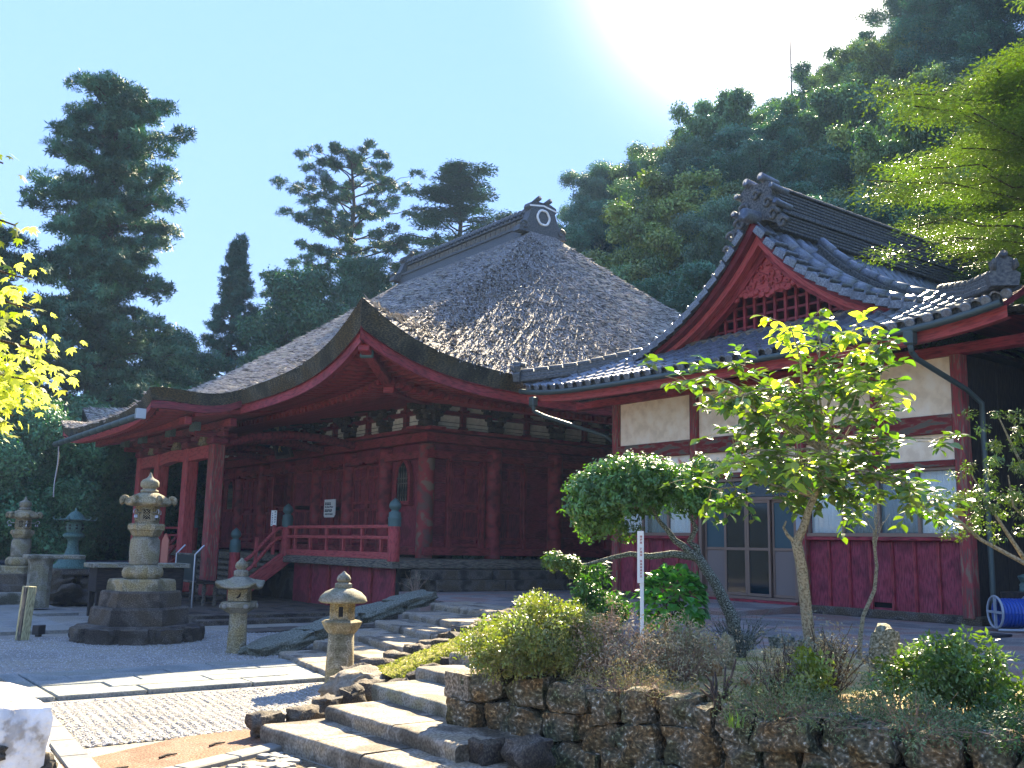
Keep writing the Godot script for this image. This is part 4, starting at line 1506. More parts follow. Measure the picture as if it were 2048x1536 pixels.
		for k in n:
			b = MB.new()
			b.box(Vector3(GX + 0.03, 2.37, lerpf(w[0], w[1], (k + 0.5) / n)), Vector3(0.006, 0.92, wl / n - 0.05))
			part(W, "pane", b, M.clear_glass)
			b = MB.new()
			var rows := [[], []]
			for c in 41:
				var z := lerpf(w[0], w[1], (k + c / 40.0) / n)
				var x := GX + (0.08 if k == 0 or k == n - 1 else 0.22) + 0.025 * sin(c * 1.1 + k) + 0.01 * sin(c * 2.7)
				rows[0].append(Vector3(x, 1.88, z)); rows[1].append(Vector3(x, 2.88, z))
			b.smooth_grid(rows, false, Vector2(0.1, 0.1))
			part(W, "curtain", b, M.curtain if k == 0 or k == n - 1 else M.curtain_dim)
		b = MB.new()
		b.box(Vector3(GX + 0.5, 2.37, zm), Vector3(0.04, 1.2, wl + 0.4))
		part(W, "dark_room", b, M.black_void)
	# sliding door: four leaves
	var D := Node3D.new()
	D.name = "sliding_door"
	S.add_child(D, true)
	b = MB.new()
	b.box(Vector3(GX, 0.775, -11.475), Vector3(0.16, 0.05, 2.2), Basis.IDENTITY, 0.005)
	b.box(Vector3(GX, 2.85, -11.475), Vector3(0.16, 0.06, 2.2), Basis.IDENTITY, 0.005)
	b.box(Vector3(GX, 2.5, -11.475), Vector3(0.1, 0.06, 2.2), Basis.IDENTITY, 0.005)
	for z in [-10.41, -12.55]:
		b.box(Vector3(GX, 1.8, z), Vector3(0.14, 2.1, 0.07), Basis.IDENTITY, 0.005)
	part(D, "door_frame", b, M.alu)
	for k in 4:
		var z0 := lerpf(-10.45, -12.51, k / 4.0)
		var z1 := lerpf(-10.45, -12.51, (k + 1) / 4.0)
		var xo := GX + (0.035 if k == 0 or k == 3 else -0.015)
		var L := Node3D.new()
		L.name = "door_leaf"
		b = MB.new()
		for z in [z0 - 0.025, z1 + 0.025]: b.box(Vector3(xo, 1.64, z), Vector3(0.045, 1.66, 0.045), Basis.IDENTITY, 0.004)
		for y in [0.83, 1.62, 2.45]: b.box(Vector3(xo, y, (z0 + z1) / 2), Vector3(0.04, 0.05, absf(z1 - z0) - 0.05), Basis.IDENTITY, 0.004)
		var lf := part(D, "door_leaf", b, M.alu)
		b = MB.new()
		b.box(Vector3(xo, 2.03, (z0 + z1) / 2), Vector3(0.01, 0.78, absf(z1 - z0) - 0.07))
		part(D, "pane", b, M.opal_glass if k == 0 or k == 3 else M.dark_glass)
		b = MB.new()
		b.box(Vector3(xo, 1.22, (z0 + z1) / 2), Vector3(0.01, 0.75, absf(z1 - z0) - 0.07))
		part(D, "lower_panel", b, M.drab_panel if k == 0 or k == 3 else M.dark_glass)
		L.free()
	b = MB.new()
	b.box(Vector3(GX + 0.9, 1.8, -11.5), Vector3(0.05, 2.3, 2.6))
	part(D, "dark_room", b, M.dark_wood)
	# transom glass over the door
	for k in 2:
		b = MB.new()
		b.box(Vector3(GX + 0.02, 2.68, -10.98 - k * 1.04), Vector3(0.01, 0.28, 1.0))
		part(D, "transom_pane", b, M.dark_glass)
	b = MB.new()
	b.box(Vector3(GX - 0.1, 2.15, -10.27), Vector3(0.07, 0.42, 0.16), Basis.IDENTITY, 0.01)
	part(S, "meter_box", b, M.grey_plastic)
	# side and back walls, floor and ceiling close the box
	for k in 9:
		b = MB.new()
		b.box(Vector3(14.4 + k * 0.92, 2.62, -7.42), Vector3(0.91, 3.86, 0.08), Basis.IDENTITY, 0.006, Vector2(k, k))
		part(S, "side_board", b, M.dark_wood)
	b = MB.new()
	b.box(Vector3(18.2, 2.62, -14.82), Vector3(8.4, 3.86, 0.08))
	b.box(Vector3(22.4, 2.62, -11.1), Vector3(0.1, 3.86, 7.4))
	part(S, "rear_wall", b, M.dark_wood)
	b = MB.new()
	b.box(Vector3(18.2, 4.66, -11.1), Vector3(8.3, 0.06, 7.5))
	part(S, "ceiling", b, M.dark_wood)
	make_side_roof(S)
	make_gable(S)
	# ---------- gutter, brackets, downpipes
	b = MB.new()
	var gp := []
	var rd := []
	for k in 33:
		var z := lerpf(-16.35, -6.05, k / 32.0)
		gp.append(Vector3(12.44, skirt_y(12.5, z) - 0.13, z)); rd.append(0.055)
	b.tube(gp, rd, 8)
	part(S, "gutter", b, M.gutter)
	for z in [-7.35, -15.9]:
		b = MB.new()
		b.box(Vector3(12.44, 4.58, z), Vector3(0.15, 0.2, 0.15), Basis.IDENTITY, 0.02)
		b.tube([Vector3(12.44, 4.5, z), Vector3(12.46, 4.38, z)], [0.05, 0.04], 8)
		if z > -10: b.tube([Vector3(12.46, 4.38, z), Vector3(12.6, 4.3, z), Vector3(13.7, 3.98, z + 0.1), Vector3(14.0, 3.8, z + 0.16), Vector3(14.0, 3.4, z + 0.16), Vector3(14.0, 0.62, z + 0.16)], [0.04, 0.04, 0.04, 0.04, 0.04, 0.04], 8)
		else: b.tube([Vector3(12.46, 4.38, z), Vector3(12.7, 4.28, z + 0.1), Vector3(13.7, 3.9, z + 0.85), Vector3(13.95, 3.75, z + 0.9), Vector3(13.95, 0.7, z + 0.9)], [0.04, 0.04, 0.04, 0.04, 0.04], 8)
		part(S, "downpipe", b, M.gutter)

func make_side_roof(S: Node3D):
	var og := origin_of(S)
	var b: MB
	# boarding under the skirt roof and fascia
	b = MB.new()
	var r0 := []
	var r1 := []
	var f1 := []
	var f2 := []
	for k in 41:
		var z := lerpf(-16.3, -6.05, k / 40.0)
		r0.append(Vector3(12.52, skirt_y(12.5, z) - 0.05, z))
		r1.append(Vector3(14.3, skirt_y(14.3, clampf(z, -14.9, -7.4)) - 0.06, clampf(z, -14.9, -7.2)))
		f1.append(Vector3(12.58, skirt_y(12.5, z) - 0.14, z)); f2.append(Vector3(12.58, skirt_y(12.5, z) - 0.30, z))
	b.smooth_grid([r0, r1], false, Vector2(0.2, 0.5), false)
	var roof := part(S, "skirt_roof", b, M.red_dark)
	b = MB.new()
	b.smooth_grid([f2, f1], false, Vector2(0.25, 0.2), false)
	var f3 := []
	for p in f2: f3.append(p + Vector3(0.12, 0, 0))
	b.smooth_grid([f3, f2], false, Vector2(0.25, 0.2), false)
	part(S, "fascia", b, M.red_rail)
	for k in 24:
		b = MB.new()
		var z := -15.9 + k * 0.41
		b.bar(Vector3(12.66, skirt_y(12.5, z) - 0.19, z), Vector3(14.1, skirt_y(14.1, clampf(z, -14.9, -7.4)) - 0.19, z), 0.075, 0.09, 0.0)
		part(S, "rafter", b, M.red_dark)
	# pantiles, one by one, on the front skirt
	var tm := tile_mesh(0.36, false)
	var te := tile_mesh(0.36, true)
	for r in 6:
		var x := 12.44 + r * 0.30
		for k in 38:
			var z := -16.12 + k * 0.272
			var e: float = min(z + 16.3, -6.05 - z)
			if e < (x - 12.44) * 1.0 - 0.05: continue
			var y := skirt_y(x, z)
			var dy := (skirt_y(x + 0.3, z) - y) / 0.3
			var dz := (skirt_y(x, z + 0.13) - skirt_y(x, z - 0.13)) / 0.26
			var bs := Basis(Vector3(0, 1, 0), rr(-0.015, 0.015)) * Basis(Vector3(1, dy, 0).normalized(), Vector3(-dy, 1, -dz).normalized(), Vector3(0, dz, 1).normalized())
			inst(roof, "tile", te if r == 0 else tm, Transform3D(bs, Vector3(x, y + rr(0, 0.006), z) - og), M.roof_tile)
	b = MB.new()
	for k in 40:
		var z0 := lerpf(-16.2, -6.1, k / 40.0)
		var z1 := lerpf(-16.2, -6.1, (k + 1) / 40.0)
		b.bar(Vector3(12.53, skirt_y(12.5, z0) - 0.02, z0), Vector3(12.53, skirt_y(12.5, z1) - 0.02, z1), 0.05, 0.11)
	part(S, "eave_bedding", b, M.old_tile)
	# corner ridges over the hips
	for s in [0, 1]:
		var a := Vector3(12.42, skirt_y(12.5, -16.3) + 0.12, -16.32) if s == 0 else Vector3(12.42, skirt_y(12.5, -6.05) + 0.12, -6.03)
		var e := Vector3(14.1, 5.52, -14.5) if s == 0 else Vector3(14.1, 5.52, -7.75)
		var mid := a.lerp(e, 0.5) - Vector3(0, 0.06, 0)
		b = MB.new()
		for lay in [[0.22, -0.03, 0.09], [0.17, 0.04, 0.08], [0.13, 0.10, 0.07]]:
			b.bar(a + Vector3(0, lay[1], 0), mid + Vector3(0, lay[1], 0), lay[0], lay[2], 0.02)
			b.bar(mid + Vector3(0, lay[1], 0), e + Vector3(0, lay[1], 0), lay[0], lay[2], 0.02)
		var cr := part(S, "corner_ridge", b, M.old_tile)
		for k in 9:
			b = MB.new()
			var p := a.lerp(mid, k / 4.0) if k < 4 else mid.lerp(e, (k - 4) / 4.5)
			var q := a.lerp(mid, (k + 0.9) / 4.0) if k < 4 else mid.lerp(e, (k - 3.1) / 4.5)
			b.tube([p + Vector3(0, 0.16, 0), q + Vector3(0, 0.155, 0)], [0.07, 0.062], 8)
			part(cr, "round_tile", b, M.old_tile)
		# demon tile at the low end
		b = MB.new()
		var out := (a - e).normalized()
		out.y = 0
		out = out.normalized()
		var bs := Basis(Vector3.UP.cross(out), Vector3.UP, out)
		b.prism(PackedVector2Array([Vector2(-0.17, -0.12), Vector2(0.17, -0.12), Vector2(0.2, 0.04), Vector2(0.12, 0.10), Vector2(0.15, 0.22), Vector2(0.06, 0.27), Vector2(0, 0.34), Vector2(-0.06, 0.27), Vector2(-0.15, 0.22), Vector2(-0.12, 0.10), Vector2(-0.2, 0.04)]), 0.14, Transform3D(bs, a + Vector3(0, 0.05, 0)))
		b.tube([a + Vector3(0, 0.31, 0) - out * 0.1, a + Vector3(0, 0.35, 0) + out * 0.16], [0.05, 0.055], 8)
		for q in [-0.11, 0.11]:
			b.tube([a + bs * Vector3(q, 0.14, 0.1), a + bs * Vector3(q * 1.3, 0.2, 0.17), a + bs * Vector3(q * 1.1, 0.27, 0.19)], [0.04, 0.04, 0.025], 6)
		b.lathe([[0, 0], [0.11, 0], [0.11, 0.05], [0.07, 0.06], [0, 0.05]], 12)
		part(cr, "demon_tile", b, M.old_tile)
	# main slopes behind the gable: corrugated rows of tiles
	for s in [-1, 1]:
		b = MB.new()
		var rows := []
		var nd := 32
		for r in nd * 2:
			var d0 := 0.12 + (5.0 - 0.12) * (r / 2) / nd
			var d := d0 if r % 2 == 0 else 0.12 + (5.0 - 0.12) * (r / 2 + 1) / nd
			var row := []
			var nx := 300
			for c in nx + 1:
				var x := 13.62 + 10.2 * c / nx
				var h := 0.04 * sin(x * TAU / 0.272) + (0.03 if r % 2 == 1 else 0.0)
				# the front edge of the low part is cut on the hip
				var xm: float = max(x, 13.62 if d < 3.3 else 13.62 - (d - 3.3) * 0.62)
				row.append(Vector3(xm, main_y(d) + h + 0.07, GZ + s * d))
			rows.append(row)
		b.smooth_grid(rows, false, Vector2(0.1, 0.1), s > 0)
		part(S, "roof_slope", b, M.roof_tile)
		b = MB.new()
		var lo := []
		var lo2 := []
		for r in 25:
			var d := 5.0 * r / 24.0
			lo.append(Vector3(13.62, main_y(d) - 0.03, GZ + s * d)); lo2.append(Vector3(23.9, main_y(d) - 0.03, GZ + s * d))
		b.smooth_grid([lo, lo2], false, Vector2(0.3, 0.3), s < 0)
		part(S, "roof_boarding", b, M.red_dark)
		# verge tiles stepping down the gable edge
		var vt := MB.new()
		vt.box(Vector3(0.12, 0.0, 0.0), Vector3(0.30, 0.035, 0.27), Basis.IDENTITY, 0.008)
		vt.box(Vector3(-0.02, -0.05, 0.0), Vector3(0.03, 0.13, 0.27), Basis.IDENTITY, 0.008)
		vt.tube([Vector3(-0.03, 0.03, 0.115), Vector3(0.28, 0.03, 0.115)], [0.035, 0.035], 6)
		var vm := vt.mesh()
		for k in 15:
			var d := 0.28 + k * 0.215
			var sl := (main_y(d + 0.1) - main_y(d - 0.1)) / 0.2
			var t := Vector3(0, sl, 1).normalized()
			if s < 0: t = Vector3(0, sl, -1).normalized()
			var nn := Vector3(1, 0, 0).cross(t) * (1.0 if s < 0 else -1.0)
			if nn.y < 0: nn = -nn
			var bs := Basis(Vector3(1, 0, 0), nn, Vector3(1, 0, 0).cross(nn))
			bs = bs * Basis(Vector3(1, 0, 0), 0.13 * (1.0 if s < 0 else -1.0) * (1 if bs.z.dot(t) > 0 else -1) * (1.0 if s > 0 else -1.0))
			inst(S, "verge_tile", vm, Transform3D(bs, Vector3(13.55, main_y(d) + 0.1, GZ + s * d) - og), M.roof_tile)
		# long round-tile rows and the descending ridge
		for row in [[13.98, 0.115, 0.16], [14.42, 0.12, 0.15]]:
			for k in 12:
				b = MB.new()
				var pp := []
				var r2 := []
				for j in 3:
					var d := 0.42 + (k + j * 0.49) * 0.29
					pp.append(Vector3(row[0], main_y(d) + row[2], GZ + s * d)); r2.append(row[1] * (1.0 if j > 0 else 0.93))
				b.tube(pp, r2, 10)
				part(S, "round_tile", b, M.roof_tile)
		b = MB.new()
		for lay in [[0.30, 0.10, 0.12], [0.25, 0.21, 0.1], [0.25, 0.30, 0.08]]:
			for k in 10:
				var d := 0.5 + k * 0.34
				b.bar(Vector3(15.0, main_y(d) + lay[1], GZ + s * d), Vector3(15.0, main_y(d + 0.34) + lay[1], GZ + s * (d + 0.34)), lay[0], lay[2], 0.012)
		var dr := part(S, "descending_ridge", b, M.old_tile)
		for k in 12:
			b = MB.new()
			var d := 0.5 + k * 0.285
			b.tube([Vector3(15.0, main_y(d) + 0.40, GZ + s * d), Vector3(15.0, main_y(d + 0.27) + 0.41, GZ + s * (d + 0.27))], [0.085, 0.095], 8)
			part(dr, "cap_tile", b, M.roof_tile)
	# main ridge
	b = MB.new()
	b.box(Vector3(19.0, 7.8, GZ), Vector3(9.96, 0.9, 0.34))
	for k in 13:
		b.box(Vector3(19.0, 7.42 + k * 0.068, GZ), Vector3(10.0, 0.054, 0.62 - k * 0.017 + (0.09 if k == 5 or k == 12 else 0.0)), Basis.IDENTITY, 0.012)
	var rg := part(S, "main_ridge", b, M.old_tile)
	for k in 30:
		b = MB.new()
		var x := 14.1 + k * 0.33
		b.tube([Vector3(x, 8.30, GZ), Vector3(x + 0.29, 8.31, GZ)], [0.09, 0.10], 8)
		part(rg, "cap_tile", b, M.roof_tile)
	# demon-face ridge end tile with scrolls and horn tubes
	b = MB.new()
	b.prism(PackedVector2Array([Vector2(-0.50, 7.38), Vector2(-0.2, 7.54), Vector2(0.2, 7.54), Vector2(0.50, 7.38), Vector2(0.58, 7.52), Vector2(0.42, 7.66), Vector2(0.46, 7.83), Vector2(0.34, 7.96), Vector2(0.38, 8.16), Vector2(0.26, 8.26), Vector2(-0.26, 8.26), Vector2(-0.38, 8.16), Vector2(-0.34, 7.96), Vector2(-0.46, 7.83), Vector2(-0.42, 7.66), Vector2(-0.58, 7.52)]), 0.22, Transform3D(Basis(Vector3(0, 0, 1), Vector3.UP, Vector3(-1, 0, 0)), Vector3(14.0, 0, GZ)))
	var dt := part(S, "ridge_end_tile", b, M.old_tile)
	for q in [[-0.38, 7.58, 0.13, -1], [0.38, 7.58, 0.13, 1], [-0.26, 7.84, 0.11, -1], [0.26, 7.84, 0.11, 1], [0.0, 8.04, 0.10, 1], [-0.58, 7.38, 0.11, -1], [0.58, 7.38, 0.11, 1], [-0.68, 7.14, 0.09, -1]]:
		b = MB.new()
		var pp := []
		var rd := []
		for k in 15:
			var a := k * 0.5
			pp.append(Vector3(13.76, q[1] + sin(a) * q[2] * (1.0 - k / 17.0), GZ + q[0] + q[3] * cos(a) * q[2] * (1.0 - k / 17.0))); rd.append(0.04)
		b.tube(pp, rd, 6)
		part(dt, "scroll", b, M.old_tile)
	for q in [[-0.17, 8.31, 0.08], [0.17, 8.33, 0.08], [-0.4, 8.1, 0.06], [0.4, 8.1, 0.06], [-0.48, 7.78, 0.06], [0.48, 7.78, 0.06]]:
		b = MB.new()
		b.tube([Vector3(14.15, q[1] - 0.02, GZ + q[0]), Vector3(13.70, q[1] + 0.02, GZ + q[0])], [q[2], q[2]], 10)
		part(dt, "horn_tile", b, M.roof_tile)
	b = MB.new()
	b.tube([Vector3(14.1, 7.62, GZ), Vector3(13.42, 7.6, GZ)], [0.13, 0.13], 12)
	part(dt, "apex_tile", b, M.roof_tile)
	# tiled lean-to roof beyond, right
	b = MB.new()
	var rows := []
	for r in 40:
		var q := float(r / 2 + (r % 2)) / 20.0
		var row := []
		for c in 181:
			var x := 17.0 + 6.5 * c / 180.0
			row.append(Vector3(x, 6.15 - 1.35 * q + 0.04 * sin(x * TAU / 0.27) + (0.035 if r % 2 == 1 else 0.0), -7.6 + 2.6 * q))
		rows.append(row)
	b.smooth_grid(rows, false, Vector2(0.1, 0.1), true)
	part(S, "lean_to_roof", b, M.roof_tile)
	b = MB.new()
	b.box(Vector3(20.2, 4.72, -6.5), Vector3(6.4, 0.12, 2.8))
	part(S, "lean_to_soffit", b, M.dark_wood)

func make_gable(S: Node3D):
	var b: MB
	# barge boards following the curve
	for s in [-1, 1]:
		for lay in [[13.66, 0.0, 0.17, M.red_dark], [13.80, 0.10, 0.36, M.red_rail], [13.98, 0.30, 0.52, M.red_wood]]:
			b = MB.new()
			var r := [[], [], []]
			for k in 25:
				var d := 3.25 * k / 24.0
				var sl := (main_y(d + 0.05) - main_y(max(d - 0.05, 0.0))) / 0.1
				var wide := 0.42 + 0.75 * exp(-d / 1.1)
				r[0].append(Vector3(lay[0], main_y(d) - 0.02 - lay[1] * wide, GZ + s * d))
				r[1].append(Vector3(lay[0], main_y(d) - 0.02 - lay[2] * wide, GZ + s * d))
				r[2].append(Vector3(lay[0] + 0.16, main_y(d) - 0.02 - lay[2] * wide, GZ + s * d))
			b.smooth_grid([r[1], r[0]], false, Vector2(0.2, 0.25), s < 0)
			b.smooth_grid([r[2], r[1]], false, Vector2(0.2, 0.25), s < 0)
			part(S, "barge_board", b, lay[3])
	# back boards of the gable
	b = MB.new()
	var poly := PackedVector2Array()
	for k in range(-12, 13): poly.append(Vector2(k * 0.26, main_y(k * 0.26) - 0.15))
	poly.append(Vector2(3.12, 5.2)); poly.append(Vector2(-3.12, 5.2))
	b.prism(poly, 0.06, Transform3D(Basis(Vector3(0, 0, 1), Vector3.UP, Vector3(-1, 0, 0)), Vector3(14.38, 0, GZ)))
	var G := part(S, "gable_wall", b, M.gable_grey)
	# lattice bars
	for k in range(-10, 11):
		var d: float = absf(k * 0.235)
		var top := main_y(d) - 0.10 - 0.3 * exp(-d / 1.1)
		if top < 5.68: continue
		b = MB.new()
		b.box(Vector3(14.26, (top + 5.6) / 2, GZ + k * 0.235), Vector3(0.07, top - 5.6, 0.06), Basis.IDENTITY, 0.006, Vector2(k, k))
		part(G, "lattice_bar", b, M.red_wood)
	for k in 5:
		var y := 5.74 + k * 0.2
		var d := -1.95 * log((y + 0.2 - 4.7) / 2.85)
		if d < 0.2: continue
		b = MB.new()
		b.box(Vector3(14.275, y, GZ), Vector3(0.05, 0.05, d * 2.0), Basis.IDENTITY, 0.004)
		part(G, "lattice_rail", b, M.red_dark)
	b = MB.new()
	b.box(Vector3(14.1, 5.55, GZ), Vector3(0.26, 0.11, 5.2), Basis.IDENTITY, 0.012)
	part(G, "gable_sill", b, M.grey_wood)
	b = MB.new()
	b.box(Vector3(14.16, 5.42, GZ), Vector3(0.1, 0.18, 5.6), Basis.IDENTITY, 0.012)
	part(G, "gable_base", b, M.grey_wood)
	# carved pendant of leaves and waves under the apex
	b = MB.new()
	b.prism(PackedVector2Array([Vector2(0.00, 6.98), Vector2(0.26, 6.75), Vector2(0.53, 6.55), Vector2(0.73, 6.43), Vector2(0.78, 6.32), Vector2(0.63, 6.33), Vector2(0.56, 6.26), Vector2(0.39, 6.32), Vector2(0.32, 6.20), Vector2(0.14, 6.25), Vector2(0.00, 6.16), Vector2(-0.14, 6.25), Vector2(-0.32, 6.20), Vector2(-0.39, 6.32), Vector2(-0.56, 6.26), Vector2(-0.63, 6.33), Vector2(-0.78, 6.32), Vector2(-0.73, 6.43), Vector2(-0.53, 6.55), Vector2(-0.26, 6.75)]), 0.08, Transform3D(Basis(Vector3(0, 0, 1), Vector3.UP, Vector3(-1, 0, 0)), Vector3(14.12, 0, GZ)))
	var P := part(G, "carved_pendant", b, M.red_rail)
	b = MB.new()
	for k in 46:
		var u := rr(-0.68, 0.68)
		var vv := rr(6.26, 6.86)
		if absf(u) > (6.98 - vv) * 1.0 or (absf(u) > 0.42 and vv < 6.3): continue
		var pp := []
		var rd := []
		var a0 := rr(0, TAU)
		var sg := 1.0 if rng.randf() < 0.5 else -1.0
		for j in 8:
			var a := a0 + sg * j * 0.6
			var q := 0.085 * (1.0 - j / 10.0)
			pp.append(Vector3(14.03 - rr(0, 0.015), vv + sin(a) * q, GZ + u + cos(a) * q)); rd.append(0.024)
		b.tube(pp, rd, 5)
	for k in 13:
		var u := -0.72 + k * 0.12
		b.rock(Vector3(14.03, 6.21 + 0.09 * absf(sin(k * 1.3)) + 0.05 * absf(u), GZ + u), Vector3(0.07, 0.13, 0.15), k, 3, 0.1, 0.2)
	var cv := part(G, "pendant_carving", b, M.red_rail)
# ================================================================= stone steps and retaining wall
func rough_slab(a: Vector3, e: Vector3, depth: Vector3, th: float, sd: int) -> MB:
	# a worn step stone: front edge from a to e, going back by depth, a little uneven
	var b := MB.new()
	var nz := FastNoiseLite.new()
	nz.seed = sd; nz.frequency = 1.6
	var n: int = max(3, int((e - a).length() / 0.14))
	var back_dir := depth.normalized()
	var rows := [[], [], [], [], [], []]
	for k in n + 1:
		var p := a.lerp(e, float(k) / n)
		var w := nz.get_noise_2d(k * 1.7, sd) * 0.022
		var h := nz.get_noise_2d(k * 1.3, sd + 40.0) * 0.010
		rows[0].append(p + back_dir * (0.012 + w) - Vector3(0, th, 0))
		rows[1].append(p + back_dir * (w - 0.004) - Vector3(0, 0.045, 0))
		rows[2].append(p + back_dir * (w + 0.008) + Vector3(0, h - 0.013, 0))
		rows[3].append(p + back_dir * (w + 0.035) + Vector3(0, h, 0))
		rows[4].append(p + depth * 0.6 + Vector3(0, nz.get_noise_2d(k * 2.1, sd + 80.0) * 0.012, 0))
		rows[5].append(p + depth + Vector3(0, 0.004, 0))
	b.smooth_grid(rows, false, Vector2(0.2, 0.2), true)
	for s in [0, n]:
		var c: Array = []
		for r in 6: c.append(rows[r][s])
		var back: Vector3 = c[5] - Vector3(0, th, 0)
		for r in 5:
			if s == 0: b.tri(back, c[r + 1], c[r])
			else: b.tri(back, c[r], c[r + 1])
	return b

func make_steps():
	var b: MB
	var A := thing("stone_steps", "short lower flight of worn sunlit stone steps beside the rough stone wall", "steps", Vector3(4.3, 0, -7.0))
	var lo := [[3.29, -7.68, 3.52, -5.4, 0.148], [3.82, -7.62, 3.86, -5.7, 0.26], [4.38, -7.86, 4.34, -6.3, 0.37], [4.92, -8.0, 4.84, -6.35, 0.47], [5.42, -8.2, 5.36, -6.45, 0.56], [5.95, -8.5, 5.9, -6.6, 0.63]]
	for k in lo.size():
		var q: Array = lo[k]
		var a := Vector3(q[0], q[4], q[1])
		var e := Vector3(q[2], q[4], q[3])
		var cuts: Array = [0.0, 0.36, 0.62, 1.0] if k == 0 else ([0.0, 0.55, 1.0] if k % 2 == 1 else [0.0, 1.0])
		for j in cuts.size() - 1:
			b = rough_slab(a.lerp(e, cuts[j] + 0.004), a.lerp(e, cuts[j + 1] - 0.004), Vector3(0.66, 0, 0), 0.17, 10 * k + j)
			part(A, "step_stone", b, M.granite if k == 2 else M.step_stone)
	var B := thing("stone_steps", "wide shaded flight of dark stone steps climbing to the thatched hall's side", "steps", Vector3(7.2, 0, -11.8))
	var up := [[5.72, -12.9, 5.2, -9.6, 0.1], [6.36, -13.15, 5.82, -9.7, 0.2], [6.98, -13.45, 6.32, -9.75, 0.3], [7.66, -13.75, 6.96, -9.85, 0.4], [8.32, -14.0, 7.68, -10.25, 0.5], [9.1, -14.4, 8.55, -10.6, 0.61]]
	for k in up.size():
		var q: Array = up[k]
		var a := Vector3(q[0], q[4], q[1])
		var e := Vector3(q[2], q[4], q[3])
		var cuts: Array = [0.0, 0.4, 0.72, 1.0] if k % 2 == 0 else [0.0, 0.3, 0.6, 1.0]
		for j in cuts.size() - 1:
			b = rough_slab(a.lerp(e, cuts[j] + 0.003), a.lerp(e, cuts[j + 1] - 0.003), Vector3(0.80, 0, -0.05), 0.16, 100 + 10 * k + j)
			part(B, "step_stone", b, M.step_stone)
	# sloping slabs at the far side of the wide flight
	var R := thing("stone_ramp_edge", "long tilted mossy stone slabs along the far side of the wide steps", "stone edging", Vector3(7.2, 0, -14.2))
	var pts := [Vector3(5.55, 0.06, -13.45), Vector3(6.5, 0.24, -13.75), Vector3(7.5, 0.44, -14.15), Vector3(8.5, 0.6, -14.55), Vector3(9.4, 0.72, -15.0)]
	for k in 4:
		b = MB.new()
		var d: Vector3 = (pts[k + 1] - pts[k]).normalized()
		var x := d.cross(Vector3.UP).normalized()
		b.rock((pts[k] + pts[k + 1]) / 2 - Vector3(0, 0.04, 0), Vector3(1.3, 0.24, 0.62), 300 + k, 9, 0.72, 0.16, Basis(d, x.cross(d), x))
		part(R, "edge_slab", b, M.mossy_stone)
	# moss strip between the flights, with rough border stones
	var S := thing("moss_strip", "sunny yellow moss strip between rows of rough stones, parting the two flights", "moss bank", Vector3(6.7, 0, -9.6))
	var ml := [Vector3(4.95, 0.30, -9.05), Vector3(5.7, 0.44, -9.25), Vector3(6.5, 0.58, -9.5), Vector3(7.4, 0.70, -9.95), Vector3(8.5, 0.82, -10.6)]
	var mr := [Vector3(5.0, 0.29, -8.45), Vector3(5.7, 0.45, -8.68), Vector3(6.5, 0.60, -8.95), Vector3(7.4, 0.74, -9.35), Vector3(8.5, 0.86, -10.0)]
	b = MB.new()
	var rows := []
	var nz := FastNoiseLite.new()
	nz.seed = 8; nz.frequency = 3.0
	for r in 41:
		var f := 4.0 * r / 40.0
		var i: int = min(int(f), 3)
		var l: Vector3 = ml[i].lerp(ml[i + 1], f - i)
		var q: Vector3 = mr[i].lerp(mr[i + 1], f - i)
		var row := []
		for c in 9:
			var p := l.lerp(q, c / 8.0)
			row.append(p + Vector3(0, 0.03 * sin(c / 8.0 * PI) + 0.03 * nz.get_noise_2d(p.x * 2.0, p.z * 2.0) - (0.2 if c == 0 or c == 8 else 0.0), 0))
		rows.append(row)
	b.smooth_grid(rows, false, Vector2(0.2, 0.2), false)
	part(S, "moss", b, M.moss)
	var mt := MB.new()
	for k in 9:
		var d := (rdir() + Vector3(0, 1.0, 0)).normalized()
		blade(mt, rdir() * Vector3(0.3, 0.1, 0.3), d, rr(0.5, 1.0), 0.22)
	var mx := []
	var mc := PackedColorArray()
	for k in 4200:
		var f := 4.0 * rng.randf()
		var i: int = min(int(f), 3)
		var u := rng.randf()
		var p: Vector3 = ml[i].lerp(ml[i + 1], f - i).lerp(mr[i].lerp(mr[i + 1], f - i), u)
		var z := rr(0.012, 0.028)
		mx.append(Transform3D(along(Vector3.UP + rdir() * 0.4, rr(0, TAU)).scaled(Vector3(z, z, z)), p - S.position + Vector3(0, 0.03 * sin(u * PI) - 0.005 + 0.02 * nz.get_noise_2d(p.x * 2.0, p.z * 2.0), 0)))
		var v := rr(0.6, 1.35)
		mc.append(Color(0.38 * v, 0.34 * v, 0.09 * v) if rng.randf() < 0.8 else Color(0.12 * v, 0.13 * v, 0.05 * v))
	stuff(S, "moss_tufts", mt.mesh(), mx, mc, M.sun_leaf)
	for k in 12:
		var f := 4.0 * k / 11.0
		var i: int = min(int(f), 3)
		var l: Vector3 = ml[i].lerp(ml[i + 1], f - i)
		b = MB.new()
		b.rock(l + Vector3(0, -0.10, -0.10), Vector3(rr(0.32, 0.5), 0.34, rr(0.22, 0.3)), 320 + k, 5, 0.5, 0.2, Basis(Vector3.UP, -0.4 + rr(-0.2, 0.2)))
		part(S, "border_stone", b, M.dark_stone)
		var q: Vector3 = mr[i].lerp(mr[i + 1], f - i)
		b = MB.new()
		b.rock(q + Vector3(0, -0.14, 0.08), Vector3(rr(0.3, 0.45), 0.32, rr(0.2, 0.28)), 350 + k, 5, 0.5, 0.2, Basis(Vector3.UP, -0.4 + rr(-0.2, 0.2)))
		part(S, "border_stone", b, M.dark_stone)
	b = MB.new()
	b.rock(Vector3(4.78, 0.17, -8.85), Vector3(0.75, 0.42, 0.5), 377, 6, 0.4, 0.2, Basis(Vector3.UP, 0.3))
